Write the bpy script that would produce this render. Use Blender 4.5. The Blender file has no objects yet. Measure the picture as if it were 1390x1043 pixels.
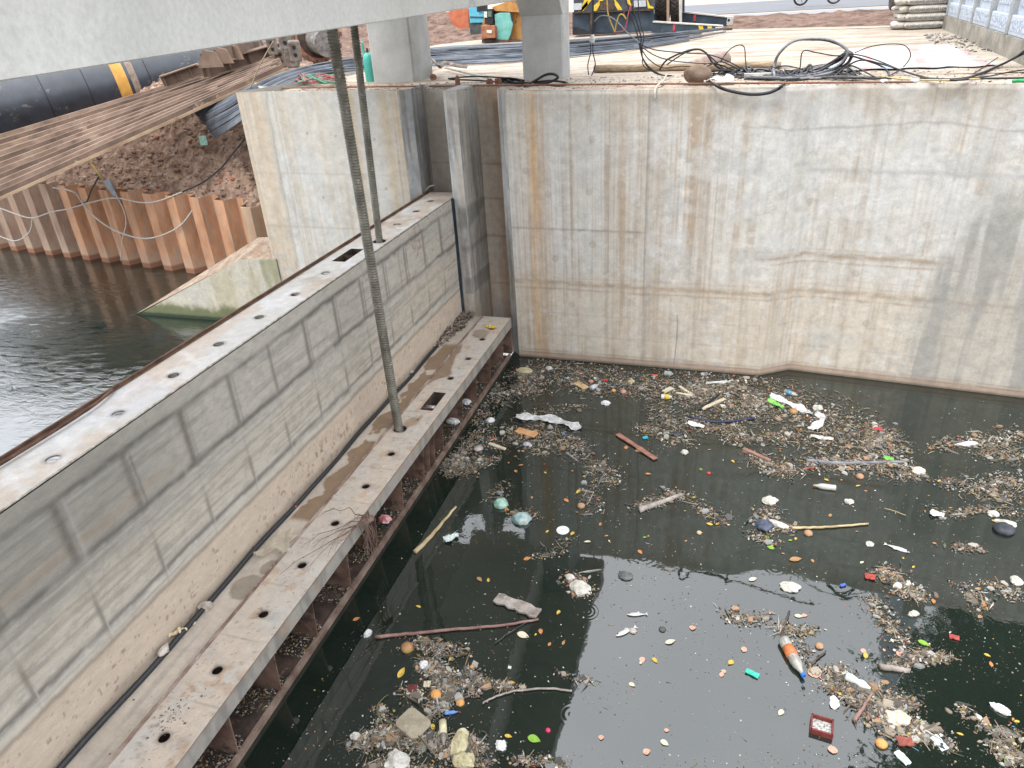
import bpy, bmesh, math, random
import numpy as np
from mathutils import Vector, Matrix
random.seed(7)
rng = np.random.default_rng(11)
C = bpy.context.scene.collection
S = bpy.context.scene
PI = math.pi
# ------------------------------------------------------------------ camera (solved from the vanishing points)
EYE = np.array([0.0, 0.0, 6.4]); FPX = 971.0; PP = np.array([695.0, 521.5])
def _d(x, y):
    v = np.array([x-PP[0], -(y-PP[1]), -FPX]); return v/np.linalg.norm(v)
_up = -_d(812, 2330); _g = _d(1032, -22)
_Y = _g-np.dot(_g, _up)*_up; _Y /= np.linalg.norm(_Y); _X = np.cross(_Y, _up)
ROT = np.array([_X, _Y, _up])
def ray(x, y): return ROT @ _d(x, y)
def onz(x, y, z=0.0): r = ray(x, y); return EYE+r*(z-EYE[2])/r[2]
def ony(x, y, Y): r = ray(x, y); return EYE+r*Y/r[1]
def onx(x, y, X): r = ray(x, y); return EYE+r*X/r[0]
cam_d = bpy.data.cameras.new('camera'); cam = bpy.data.objects.new('camera', cam_d); C.objects.link(cam)
cam_d.sensor_width = 36; cam_d.lens = FPX/1390*36; cam_d.clip_start = 0.05; cam_d.clip_end = 3000
M4 = Matrix([[*ROT[0], EYE[0]], [*ROT[1], EYE[1]], [*ROT[2], EYE[2]], [0, 0, 0, 1]])
cam.matrix_world = M4
S.camera = cam
# ------------------------------------------------------------------ light: bright overcast
SUN_EL, SUN_AZ = math.radians(58), math.radians(200)
W = bpy.data.worlds.new('World'); S.world = W; W.use_nodes = True
nt = W.node_tree; nt.nodes.clear()
o_ = nt.nodes.new('ShaderNodeOutputWorld'); b_ = nt.nodes.new('ShaderNodeBackground')
sk = nt.nodes.new('ShaderNodeTexSky'); sk.sky_type = 'NISHITA'; sk.sun_disc = False
sk.sun_elevation = SUN_EL; sk.sun_rotation = SUN_AZ; sk.dust_density = 4; sk.air_density = 1.2
hs = nt.nodes.new('ShaderNodeHueSaturation'); hs.inputs['Saturation'].default_value = 0.35
mx = nt.nodes.new('ShaderNodeMixRGB'); mx.inputs['Fac'].default_value = 0.72   # cloud cover over the blue
tc = nt.nodes.new('ShaderNodeTexCoord'); cn = nt.nodes.new('ShaderNodeTexNoise'); cn.inputs['Scale'].default_value = 2.2; cn.inputs['Detail'].default_value = 4
cr = nt.nodes.new('ShaderNodeValToRGB'); cr.color_ramp.elements[0].position = .3; cr.color_ramp.elements[1].position = .72
cr.color_ramp.elements[0].color = (15.6, 16.2, 17.4, 1); cr.color_ramp.elements[1].color = (20.6, 20.9, 22.0, 1)
nt.links.new(tc.outputs['Generated'], cn.inputs['Vector']); nt.links.new(cn.outputs['Fac'], cr.inputs['Fac'])
nt.links.new(sk.outputs[0], hs.inputs['Color']); nt.links.new(hs.outputs[0], mx.inputs[1])
sp_ = nt.nodes.new('ShaderNodeSeparateXYZ'); nt.links.new(tc.outputs['Generated'], sp_.inputs[0])
zr = nt.nodes.new('ShaderNodeMapRange'); zr.inputs['From Min'].default_value = 0.0; zr.inputs['From Max'].default_value = 1.0; zr.inputs['To Min'].default_value = 0.5; zr.inputs['To Max'].default_value = 2.1
nt.links.new(sp_.outputs[2], zr.inputs['Value']); vm = nt.nodes.new('ShaderNodeVectorMath'); vm.operation = 'SCALE'   # overcast: zenith about three times the horizon
nt.links.new(cr.outputs[0], vm.inputs[0]); nt.links.new(zr.outputs[0], vm.inputs['Scale']); nt.links.new(vm.outputs[0], mx.inputs[2])
nt.links.new(mx.outputs[0], b_.inputs['Color']); b_.inputs['Strength'].default_value = 0.12
nt.links.new(b_.outputs[0], o_.inputs['Surface'])
sd = bpy.data.lights.new('sun', 'SUN'); sd.energy = 1.5; sd.angle = math.radians(20); sd.color = (1, .94, .85)
sun = bpy.data.objects.new('sun', sd); C.objects.link(sun)
sun.rotation_euler = (PI/2-SUN_EL, 0, PI-SUN_AZ) # light travels from the sun's azimuth
_dir = Vector((math.sin(SUN_AZ)*math.cos(SUN_EL), math.cos(SUN_AZ)*math.cos(SUN_EL), math.sin(SUN_EL)))
sun.rotation_euler = _dir.to_track_quat('Z', 'Y').to_euler()
S.view_settings.view_transform = 'Standard'; S.view_settings.look = 'None'; S.view_settings.gamma = 1
S.view_settings.exposure = 0.20
# ------------------------------------------------------------------ numpy noise
def _hash(ix, iy, s):
    ix = np.asarray(ix); iy = np.asarray(iy); s = int(s)
    h = (ix.astype(np.int64)*374761393+iy.astype(np.int64)*668265263+s*974634777) & 0xffffffff
    h = ((h ^ (h >> 13))*1274126177) & 0xffffffff
    return ((h ^ (h >> 16)) & 0xffff)/65535.0
def vn(x, y, s=0):
    x = np.asarray(x, float); y = np.asarray(y, float)
    ix = np.floor(x); iy = np.floor(y); fx = x-ix; fy = y-iy
    fx = fx*fx*(3-2*fx); fy = fy*fy*(3-2*fy)
    a = _hash(ix, iy, s); b = _hash(ix+1, iy, s); c = _hash(ix, iy+1, s); d = _hash(ix+1, iy+1, s)
    return (a*(1-fx)+b*fx)*(1-fy)+(c*(1-fx)+d*fx)*fy
def fbm(x, y, s=0, o=4):
    r = 0; a = .5; t = 0
    for i in range(o):
        r = r+a*vn(x*2**i, y*2**i, s+i*17); t += a; a *= .55
    return r/t
def sm(a, b, x): t = np.clip((x-a)/(b-a), 0, 1); return t*t*(3-2*t)
def band(x, c, w): return np.exp(-((x-c)/w)**2)
def mixc(a, b, m):
    m = np.asarray(m)[..., None]; return a*(1-m)+np.asarray(b)*m
# ------------------------------------------------------------------ materials
def NT(name):
    m = bpy.data.materials.new(name); m.use_nodes = True; t = m.node_tree; t.nodes.clear()
    o = t.nodes.new('ShaderNodeOutputMaterial'); p = t.nodes.new('ShaderNodeBsdfPrincipled')
    t.links.new(p.outputs[0], o.inputs[0]); return m, t, p
def nz(t, scale, detail=4, stretch=None, rough=.55, coord='Object', dist=0):
    tc = t.nodes.new('ShaderNodeTexCoord'); n = t.nodes.new('ShaderNodeTexNoise')
    n.inputs['Scale'].default_value = scale; n.inputs['Detail'].default_value = detail; n.inputs['Roughness'].default_value = rough
    n.inputs['Distortion'].default_value = dist
    if stretch:
        mp = t.nodes.new('ShaderNodeMapping'); mp.inputs['Scale'].default_value = stretch
        t.links.new(tc.outputs[coord], mp.inputs[0]); t.links.new(mp.outputs[0], n.inputs['Vector'])
    else: t.links.new(tc.outputs[coord], n.inputs['Vector'])
    return n.outputs['Fac']
def ramp(t, fac, stops):
    r = t.nodes.new('ShaderNodeValToRGB'); e = r.color_ramp.elements
    while len(e) < len(stops): e.new(.5)
    for k, (p, c) in enumerate(stops):
        e[k].position = p; e[k].color = (*c, 1) if len(c) == 3 else c
    t.links.new(fac, r.inputs[0]); return r.outputs[0]
def mul(t, a, b, mode='MULTIPLY', fac=1.0):
    m = t.nodes.new('ShaderNodeMixRGB'); m.blend_type = mode
    if isinstance(fac, float): m.inputs[0].default_value = fac
    else: t.links.new(fac, m.inputs[0])
    for i, v in ((1, a), (2, b)):
        if isinstance(v, tuple): m.inputs[i].default_value = (*v, 1)
        else: t.links.new(v, m.inputs[i])
    return m.outputs[0]
def bump(t, p, h, st=.3, dist=.01, prev=None):
    b = t.nodes.new('ShaderNodeBump'); b.inputs['Strength'].default_value = st; b.inputs['Distance'].default_value = dist
    t.links.new(h, b.inputs['Height'])
    if prev is not None: t.links.new(prev, b.inputs['Normal'])
    t.links.new(b.outputs[0], p.inputs['Normal']); return b.outputs[0]
def g(v): return (v, v, v)
def pm(name, a, b, scale=6, rough=.8, stretch=None, metal=0, bst=.3, bsc=40, spots=None, fine=.25, spec=.3, dist=0, bd=.01, lo=.35, hi=.68):
    """two-tone noisy surface with fine grain, optional third tone in spots=(colour, scale, threshold)"""
    m, t, p = NT(name)
    c = ramp(t, nz(t, scale, 5, stretch, dist=dist), [(lo, a), (hi, b)])
    if spots:
        sc, ss, th = spots
        c = mul(t, c, sc, 'MIX', ramp(t, nz(t, ss, 5, stretch, .65), [(th, g(0)), (th+.08, g(1))]))
    c = mul(t, c, ramp(t, nz(t, bsc*1.7, 3, rough=.7), [(.3, g(1-fine)), (.7, g(1+fine*.3))]))
    t.links.new(c, p.inputs['Base Color'])
    p.inputs['Roughness'].default_value = rough; p.inputs['Metallic'].default_value = metal; p.inputs['Specular IOR Level'].default_value = spec
    bump(t, p, nz(t, bsc, 5, rough=.65), bst, bd)
    return m
def paintmat(name, rough=.8, fine=.22, bsc=30, bst=.3, stretch=None, spec=.3, metal=0, bd=.008, rvar=None):
    """colour painted per vertex (stains and wear with their own shape) under fine procedural grain"""
    m, t, p = NT(name)
    at = t.nodes.new('ShaderNodeAttribute'); at.attribute_name = 'paint'
    c = mul(t, at.outputs['Color'], ramp(t, nz(t, bsc*2, 4, rough=.75), [(.28, g(1-fine)), (.72, g(1+fine*.35))]))
    c = mul(t, c, ramp(t, nz(t, 7, 8, stretch, .78), [(.34, g(1-fine*1.1)), (.62, g(1+fine*.3))]))
    t.links.new(c, p.inputs['Base Color']); p.inputs['Metallic'].default_value = metal
    p.inputs['Roughness'].default_value = rough; p.inputs['Specular IOR Level'].default_value = spec
    if rvar:
        t.links.new(ramp(t, at.outputs['Alpha'], [(0, g(rvar)), (1, g(rough))]), p.inputs['Roughness'])
    bump(t, p, nz(t, bsc, 6, stretch, .7), bst, bd)
    return m
def flat(name, c, rough=.6, spec=.4, metal=0, var=.3, sc=25):
    return pm(name, tuple(x*(1-var) for x in c), tuple(min(1, x*(1+var*.4)) for x in c), sc, rough, bst=.15, bsc=60, fine=.12, spec=spec, metal=metal)
# ------------------------------------------------------------------ mesh builder
class MB:
    def __init__(s): s.v = []; s.f = []; s.mi = []; s.col = []
    def add(s, vs, fs, mi=0, col=None):
        n = len(s.v); s.v += [tuple(float(q) for q in v) for v in vs]
        s.f += [tuple(i+n for i in f) for f in fs]; s.mi += [mi]*len(fs)
        s.col += [col]*len(fs); return s
    def box(s, x0, x1, y0, y1, z0, z1, mi=0, col=None):
        v = [(x0, y0, z0), (x1, y0, z0), (x1, y1, z0), (x0, y1, z0), (x0, y0, z1), (x1, y0, z1), (x1, y1, z1), (x0, y1, z1)]
        return s.add(v, [(0, 3, 2, 1), (4, 5, 6, 7), (0, 1, 5, 4), (1, 2, 6, 5), (2, 3, 7, 6), (3, 0, 4, 7)], mi, col)
    def obox(s, c, dx, dy, dz, R=None, mi=0, col=None):
        """box centred at c with half sizes, rotated by 3x3 R"""
        R = np.eye(3) if R is None else R
        v = [np.array(c)+R @ np.array([a*dx, b*dy, d*dz]) for d in (-1, 1) for a, b in ((-1, -1), (1, -1), (1, 1), (-1, 1))]
        return s.add(v, [(0, 3, 2, 1), (4, 5, 6, 7), (0, 1, 5, 4), (1, 2, 6, 5), (2, 3, 7, 6), (3, 0, 4, 7)], mi, col)
    def prism(s, pts, ext, mi=0, col=None, cap=True):
        """closed 3-D polygon swept along vector ext"""
        n = len(pts); e = np.array(ext); v = [np.array(p) for p in pts]+[np.array(p)+e for p in pts]
        f = [(i, (i+1) % n, (i+1) % n+n, i+n) for i in range(n)]
        if cap: f += [tuple(range(n-1, -1, -1)), tuple(range(n, 2*n))]
        return s.add(v, f, mi, col)
    def strip(s, pts, ext, mi=0):
        n = len(pts); e = np.array(ext); v = [np.array(p) for p in pts]+[np.array(p)+e for p in pts]
        return s.add(v, [(i, i+1, i+1+n, i+n) for i in range(n-1)], mi)
    def tube(s, pts, r, n=8, mi=0, cap=True, col=None, flatn=1.0):
        P = [np.array(p, float) for p in pts]; R = r if hasattr(r, '__len__') else [r]*len(P)
        vs = []; fs = []; u = None
        for i, p in enumerate(P):
            t = P[min(i+1, len(P)-1)]-P[max(i-1, 0)]; t = t/(np.linalg.norm(t)+1e-9)
            if u is None:
                u = np.cross(t, [0, 0, 1.0])
                if np.linalg.norm(u) < .1: u = np.cross(t, [0, 1.0, 0])
            u = u-np.dot(u, t)*t; u /= np.linalg.norm(u)+1e-9; w = np.cross(t, u)
            for k in range(n):
                a = 2*PI*k/n; vs.append(p+R[i]*(math.cos(a)*u+flatn*math.sin(a)*w))
        for i in range(len(P)-1):
            for k in range(n):
                fs.append((i*n+k, i*n+(k+1) % n, (i+1)*n+(k+1) % n, (i+1)*n+k))
        if cap: fs += [tuple(range(n-1, -1, -1)), tuple((len(P)-1)*n+k for k in range(n))]
        return s.add(vs, fs, mi, col)
    def lathe(s, prof, origin, axis=(0, 0, 1), n=20, mi=0, col=None):
        o = np.array(origin, float); a = np.array(axis, float); a /= np.linalg.norm(a)
        return s.tube([o+a*h for h, r in prof], [max(r, 1e-4) for h, r in prof], n, mi, True, col)
    def blob(s, c, rx, ry, rz, rough=.15, seed=0, sub=2, mi=0, R=None, col=None, fs_=2.3):
        bm = bmesh.new(); bmesh.ops.create_icosphere(bm, subdivisions=sub, radius=1); R = np.eye(3) if R is None else R
        V = np.array([v.co[:] for v in bm.verts])
        k = 1+rough*2*(fbm(V[:, 0]*fs_+V[:, 2]*1.7+seed*5.1+20, V[:, 1]*fs_-V[:, 2]*1.3+30, seed, 3)-.5)
        V = V*k[:, None]*np.array([rx, ry, rz]); V = V @ R.T+np.array(c)
        F = [tuple(v.index for v in f.verts) for f in bm.faces]; bm.free()
        return s.add(V, F, mi, col)
    def build(s, name, mats, parent=None, smooth=False, loc=None, bevel=0, auto=None):
        me = bpy.data.meshes.new(name); org = np.zeros(3)
        if parent is not None:
            q = parent
            while q is not None: org += np.array(q.location); q = q.parent
        l = np.zeros(3) if loc is None else np.array(loc, float)
        vs = [tuple(np.array(v)-org-l) for v in s.v] if (org.any() or l.any()) else s.v
        me.from_pydata(vs, [], s.f); me.validate(clean_customdata=False)
        if not isinstance(mats, (list, tuple)): mats = [mats]
        for m in mats: me.materials.append(m)
        if len(mats) > 1 and len(me.polygons) == len(s.mi): me.polygons.foreach_set('material_index', s.mi)
        if s.col and s.col[0] is not None and len(me.polygons) == len(s.f):
            ca = me.color_attributes.new('paint', 'FLOAT_COLOR', 'CORNER'); arr = []
            for f, c in zip(s.f, s.col): arr += [*(c or (.5, .5, .5)), 1]*len(f)
            ca.data.foreach_set('color', arr)
        if smooth: me.polygons.foreach_set('use_smooth', [True]*len(me.polygons))
        me.update(); o = bpy.data.objects.new(name, me); C.objects.link(o); o.location = l
        if parent is not None: o.parent = parent
        if bevel:
            b = o.modifiers.new('bevel', 'BEVEL'); b.width = bevel; b.segments = 2; b.limit_method = 'ANGLE'
        return o
def tag(o, label=None, cat=None, group=None, kind=None):
    if label: o['label'] = label
    if cat: o['category'] = cat
    if group: o['group'] = group
    if kind: o['kind'] = kind
    return o
def thing(name, label, cat, loc, group=None):
    o = bpy.data.objects.new(name, None); C.objects.link(o); o.location = [float(q) for q in loc]; o.empty_display_size = .1
    return tag(o, label, cat, group)
def copy_tree(o, parent=None, loc=None):
    c = o.copy(); C.objects.link(c); c.parent = parent
    if loc is not None: c.location = loc
    for ch in list(o.children): copy_tree(ch, c)
    return c
def sheet(name, fn, nu, nv, u0, u1, v0, v1, colfn, mat, parent=None, cut=None, holes=None, smooth=True, uh=None):
    """grid sheet: fn(U,V)->xyz arrays; colfn(U,V)->rgb(a) arrays; holes: list of (iu,iv,k,radius) grid-aligned round holes"""
    U, V = np.meshgrid(np.linspace(u0, u1, nu+1), np.linspace(v0, v1, nv+1), indexing='ij')
    P = np.stack(fn(U, V), -1).reshape(-1, 3); col = colfn(U, V)
    if col.shape[-1] == 3: col = np.concatenate([col, np.ones(col.shape[:2]+(1,))], -1)
    col = col.reshape(-1, 4); idx = np.arange((nu+1)*(nv+1)).reshape(nu+1, nv+1)
    keep = np.ones((nu, nv), bool)
    Ps = [P]; cols = [col]; F = []; nxt = len(P)
    for c in (cut or []): keep[c[0]:c[1], c[2]:c[3]] = False
    for (iu, iv, k, rad, dep) in (holes or []):
        keep[iu-k:iu+k, iv-k:iv+k] = False
        ring = [(iu+a, iv-k) for a in range(-k, k)]+[(iu+k, iv+a) for a in range(-k, k)]+[(iu-a, iv+k) for a in range(-k, k)]+[(iu-k, iv-a) for a in range(-k, k)]
        ctr = P[idx[iu, iv]]; R1 = []; R2 = []
        for (a, b) in ring:
            q = P[idx[a, b]]-ctr; q = q/np.linalg.norm(q)*rad; R1.append(ctr+q); R2.append(ctr+q+np.array([0, 0, -dep]))
        n = len(ring); Ps += [np.array(R1), np.array(R2)]
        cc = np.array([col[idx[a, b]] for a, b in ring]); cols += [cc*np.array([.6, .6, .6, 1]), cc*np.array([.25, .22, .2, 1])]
        for i in range(n):
            j = (i+1) % n; A = idx[ring[i]]; B = idx[ring[j]]
            F.append((int(A), int(B), nxt+j, nxt+i)); F.append((nxt+i, nxt+j, nxt+n+j, nxt+n+i))
        nxt += 2*n
    ii, jj = np.nonzero(keep)
    q = np.stack([idx[ii, jj], idx[ii+1, jj], idx[ii+1, jj+1], idx[ii, jj+1]], -1)
    P = np.concatenate(Ps); col = np.concatenate(cols)
    me = bpy.data.meshes.new(name); org = np.array(parent.location) if parent is not None else np.zeros(3)
    me.from_pydata((P-org).tolist(), [], q.tolist()+F)
    ca = me.color_attributes.new('paint', 'FLOAT_COLOR', 'POINT'); ca.data.foreach_set('color', col.astype(np.float32).ravel())
    me.materials.append(mat)
    if smooth: me.polygons.foreach_set('use_smooth', [True]*len(me.polygons))
    me.update(); o = bpy.data.objects.new(name, me); C.objects.link(o)
    if parent is not None: o.parent = parent
    return o
def rotz(a): c, s = math.cos(a), math.sin(a); return np.array([[c, -s, 0], [s, c, 0], [0, 0, 1.0]])
def rotx(a): c, s = math.cos(a), math.sin(a); return np.array([[1.0, 0, 0], [0, c, -s], [0, s, c]])
def roty(a): c, s = math.cos(a), math.sin(a); return np.array([[c, 0, s], [0, 1.0, 0], [-s, 0, c]])
def spline(pts, n=8):
    P = [np.array(p, float) for p in pts]; P = [2*P[0]-P[1]]+P+[2*P[-1]-P[-2]]; out = []
    for i in range(1, len(P)-2):
        for k in range(n):
            t = k/n; a, b, c, d = P[i-1], P[i], P[i+1], P[i+2]
            out.append(.5*((2*b)+(-a+c)*t+(2*a-5*b+4*c-d)*t*t+(-a+3*b-3*c+d)*t**3))
    out.append(P[-2]); return out
# ================================================================== SETTING
ZL, ZU = 0.0, 0.30          # water below and above the gate
ZT = 5.03                   # top of the abutment
def water(name, rings, base, bstr, rg, bs=1.0, flow=False, ior=1.55, sp=.85):
    m, t, p = NT(name)
    c = ramp(t, nz(t, .35, 3), [(.3, base), (.7, tuple(x*1.5 for x in base))])
    t.links.new(c, p.inputs['Base Color']); p.inputs['Roughness'].default_value = rg
    p.inputs['IOR'].default_value = ior; p.inputs['Specular IOR Level'].default_value = sp
    tc = t.nodes.new('ShaderNodeTexCoord')
    h = None
    def madd(a, b):
        n = t.nodes.new('ShaderNodeMath'); n.operation = 'ADD'; t.links.new(a, n.inputs[0]); t.links.new(b, n.inputs[1]); return n.outputs[0]
    def mm(op, a, v):
        n = t.nodes.new('ShaderNodeMath'); n.operation = op
        if isinstance(a, (int, float)): n.inputs[0].default_value = a
        else: t.links.new(a, n.inputs[0])
        if v is not None:
            if isinstance(v, (int, float)): n.inputs[1].default_value = v
            else: t.links.new(v, n.inputs[1])
        return n.outputs[0]
    if flow:
        a = mm('MULTIPLY', nz(t, 2.6, 5, (1, 2.2, 1), .62, dist=.8), 1.0)
        msk = ramp(t, nz(t, .45, 3), [(.35, g(.15)), (.6, g(1))])
        h = mm('MULTIPLY', a, msk)
    else:
        a = mm('MULTIPLY', nz(t, 1.1, 2, None, .5), .5)
        b = mm('MULTIPLY', nz(t, 14, 2, None, .5), .025)
        msk = ramp(t, nz(t, .5, 3), [(.45, g(.2)), (.65, g(1))])
        c6 = mm('MULTIPLY', nz(t, 5.5, 3, None, .55, dist=.5), .10)
        h = madd(a, mm('MULTIPLY', madd(b, c6), msk))
    for (cx, cy, rad, lam) in rings:
        sb = t.nodes.new('ShaderNodeVectorMath'); sb.operation = 'DISTANCE'; sb.inputs[1].default_value = (cx, cy, 0)
        mp = t.nodes.new('ShaderNodeMapping'); mp.inputs['Scale'].default_value = (1, 1, 0)
        t.links.new(tc.outputs['Object'], mp.inputs[0]); t.links.new(mp.outputs[0], sb.inputs[0]); d = sb.outputs['Value']
        w = mm('SINE', mm('MULTIPLY', d, 2*PI/lam), None)
        fall = t.nodes.new('ShaderNodeMapRange'); fall.interpolation_type = 'SMOOTHSTEP'
        fall.inputs['From Min'].default_value = rad; fall.inputs['From Max'].default_value = rad*.55; fall.inputs['To Min'].default_value = 0; fall.inputs['To Max'].default_value = 1
        t.links.new(d, fall.inputs['Value'])
        h = madd(h, mm('MULTIPLY', mm('MULTIPLY', w, fall.outputs[0]), .007))
    bump(t, p, h, bstr, .1*bs)
    return m
rings = []
for (px, py, r, lam) in ((873, 756, .30, .070), (797, 830, .20, .045), (776, 970, .18, .055), (1052, 772, .16, .06), (1262, 878, .16, .06)):
    q = onz(px, py, 0); rings.append((q[0], q[1], r, lam))
M_waterD = water('canal_water', rings, (.0075, .0115, .0085), .10, .02, sp=.95)
M_waterU = water('river_water', [], (.006, .012, .010), .20, .03, flow=True, ior=2.3, sp=1.0)
wd = MB(); wd.add([(-4.19, -60, ZL), (140, -60, ZL), (140, 14, ZL), (-4.19, 14, ZL)], [(0, 1, 2, 3)])
tag(wd.build('water', M_waterD), 'dark green-black still canal water littered with rubbish below the gate', 'water', kind='structure')
wu = MB(); wu.add([(-200, -60, ZU), (-5.3, -60, ZU), (-5.3, 20, ZU), (-200, 20, ZU)], [(0, 1, 2, 3)])
tag(wu.build('river_water', M_waterU), 'rippled grey-green river water above the gate', 'water', kind='structure')

# ---- concrete paints
def conc_streaks(u, z, s=0):
    a = fbm(u*14, z*.35, s+1, 4); b = fbm(u*3.1, z*.22, s+9, 3); c = fbm(u*1.3, z*1.1, s+21, 5); return a, b, c
M_conc = paintmat('stained_concrete', .88, .16, 26, .35)
M_concp = pm('plain_concrete', (.36, .37, .36), (.47, .475, .46), 2.2, .88, bst=.3, bsc=22, spots=((.33, .29, .23), 1.6, .68), fine=.14)
M_beam = pm('pale_beam_concrete', (.58, .575, .53), (.73, .72, .675), 0.5, .85, bst=.25, bsc=14, spots=((.43, .44, .425), .9, .63), fine=.14, dist=.9)
base = thing('gate_abutment', 'tall stained concrete abutment wall with gate slots, rising from the canal to the yard', 'wall', (-4, 12.6, 0))
ang0 = [(-4.02, 12.5), (0.62, 12.5), (1.15, 12.84), (5.0, 12.46), (45.0, 9.0)]
seg = [math.dist(ang0[i], ang0[i+1]) for i in range(4)]; cum = np.concatenate([[0], np.cumsum(seg)])
def wallxy(u):
    return np.interp(u, cum, [p[0] for p in ang0]), np.interp(u, cum, [p[1] for p in ang0])
def wall_col(u, z):
    x = u-4.02
    a, b, c = conc_streaks(u, z, 3)
    col = np.ones(u.shape+(3,))*np.array([.56, .54, .49])
    left = sm(-1.52, -1.58, x)
    cool = np.array([.58, .575, .55]); warm = np.array([.57, .505, .41]); br = np.array([.34, .255, .175]); dk = np.array([.25, .235, .20])
    col = mixc(col, cool, sm(.38, .62, c)*.55)
    low = sm(2.05, 1.5, z+.25*(fbm(u*2, z*2, 5)-.5)); col = mixc(col, warm, low*.75)
    # vertical run-off streaks
    zoneA = band(x, -.75, .75)*sm(1.9, 2.9, z); st = sm(.46, .74, a)*np.clip(sm(.30, .62, b+.18*(z/5))+.9*zoneA, 0, 1); col = mixc(col, br, st*(.38+.22*left+.35*zoneA)); st = sm(.48, .60, fbm(u*38, z*.28, 79, 3))*sm(.36, .6, fbm(u*1.1, z*.4, 80, 3)+.25*zoneA); col = mixc(col, br*1.12, st*(.16+.3*zoneA+.14*left)); sc_ = sm(.56, .60, fbm(u*9, z*13, 83, 5))*sm(.42, .6, fbm(u*1.6, z*1.5, 84, 3))*(1-left); col = mixc(col, (.44, .425, .39), sc_*.6); col = mixc(col, (.62, .615, .59), sm(.58, .63, fbm(u*7+5, z*10, 85, 5))*sm(.4, .6, fbm(u*1.4+4, z*1.2, 86, 3))*.45)
    st2 = sm(.55, .8, fbm(u*30, z*.5, 77, 2))*sm(.35, .6, fbm(u*1.7, z*.3, 78, 2)); col = mixc(col, br*1.25, st2*.45)
    for cx, w, k, cc in ((-3.56, .10, .95, (.54, .35, .18)), (-3.78, .05, .5, (.49, .37, .25)), (-3.40, .10, .55, (.46, .35, .24)), (-2.02, .16, .6, (.40, .30, .20)), (-2.75, .05, .3, (.42, .33, .25)),
                         (-1.32, .18, .55, (.38, .31, .23)), (-.55, .22, .55, (.37, .31, .24)), (.0, .10, .45, (.42, .34, .25)), (1.5, .07, .35, (.38, .33, .27)), (.9, .12, .4, (.40, .345, .28)), (2.0, .06, .3, (.36, .33, .29)),
                         (2.9, .05, .3, (.37, .33, .29)), (3.7, .08, .35, (.36, .33, .29))):
        wob = .05*(fbm(z*.9, z*0+cx*3, 8)-.5)*2
        col = mixc(col, cc, band(x+wob, cx, w)*k*(.35+.65*sm(.35, .65, fbm(u*22, z*.6, 4, 3))))
    # top edge run-off
    tp = sm(4.35, 5.0, z+.5*(fbm(u*9, z*0, 12, 3)-.5)); col = mixc(col, (.36, .30, .225), tp*.55*(1-.6*left))
    # light washed patches on the right part
    pt = sm(.52, .60, fbm(u*1.9, z*1.6, 31, 5))*(1-left); col = mixc(col, (.60, .60, .585), pt*.38*sm(1.7, 2.3, z))
    gp = sm(.60, .66, fbm(u*1.2+9, z*1.3, 33, 5))*(1-left); col = mixc(col, (.42, .42, .40), gp*.38)
    # trowel line near the top, right half
    tl = band(z, 4.42+.05*np.sin(u*2.1)+.06*(fbm(u*3, u*0, 2)-.5), .018)*sm(-.5, .4, x); col = mixc(col, (.33, .32, .29), tl*.6)
    tl = band(z, 3.72+.04*(fbm(u*4, u*0, 6)-.5), .04)*sm(.9, 1.3, x)*.45; col = mixc(col, (.34, .345, .34), tl)
    # formwork joint, left part
    col = mixc(col, (.32, .28, .235), band(z, 2.66+.02*(fbm(u*6, u*0, 4)-.5), .02)*left*(.5+.5*vn(u*9, z*0, 3)))
    col = mixc(col, (.30, .275, .235), band(x+.015*(fbm(z*3, z*0, 14)-.5), -1.55, .016)*sm(1.0, 1.6, z)*.9)
    col = mixc(col, (.33, .31, .28), band(x, -1.52, .05)*.35)
    # tide lines
    for zc, wd_, k, x0, x1 in ((1.62, .05, .85, -9, 60), (1.50, .02, .7, -9, 60), (1.74, .015, .3, -9, 60), (1.0, .012, .35, -9, 60), (.55, .012, .3, -9, 60), (2.28, .05, .9, .2, 3.1), (2.16, .018, .75, .35, 4.2), (2.38, .015, .4, -.2, 9), (1.85, .012, .3, 1, 9)):
        wv = .03*(fbm(u*2.5, u*0, int(zc*10), 3)-.5)
        col = mixc(col, (.36, .28, .20), band(z+wv, zc, wd_)*k*sm(x0, x0+.5, x)*sm(x1+.6, x1, x)*(.45+.55*sm(.3, .6, fbm(u*7, z*30, 3, 3))))
    # wet grey run on the far right
    ww = sm(3.25, 3.5, x+.25*(4.2-z)*.32+.12*(fbm(z*1.3, u*0, 5)-.5))*sm(3.75, 3.0, z+.35*(3.6-x)*0+.9*sm(3.9, 3.3, x))
    col = mixc(col, (.325, .315, .285), ww*(.45+.5*sm(.42, .6, fbm(u*5, z*.35, 41, 3))))
    # crack
    cx = .02+.10*(fbm(z*2.2, z*0, 55)-.5); col = mixc(col, (.12, .11, .10), band(x, cx-.95, .008)*sm(1.25, 1.0, z)*.9)
    # waterline
    col = mixc(col, (.34, .24, .17), sm(.24, .05, z+.05*(fbm(u*4, u*0, 9)-.5))*.8)
    for zc in (.20, .13): col = mixc(col, (.20, .13, .09), band(z+.01*vn(u*5, u*0), zc, .008)*.6)
    col = mixc(col, (.10, .09, .07), sm(.055, .02, z)*.8)
    # tie holes and blow holes
    for hx, hz in ((-3.75, 4.3), (-3.7, 3.7), (-2.55, 4.75), (-2.5, 4.25), (-2.55, 3.35), (-2.5, 2.4), (-3.3, 3.3), (-2.0, 3.5), (-1.8, 2.5), (-3.2, 2.1), (-2.9, 1.2), (1.2, 3.2), (2.1, 2.0), (3.0, 2.9), (2.4, 1.1)):
        d = np.hypot(x-hx, (z-hz)); col = mixc(col, (.33, .27, .20), band(d, .045, .018)*.5+band(d, 0, .02)*.6)
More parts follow.
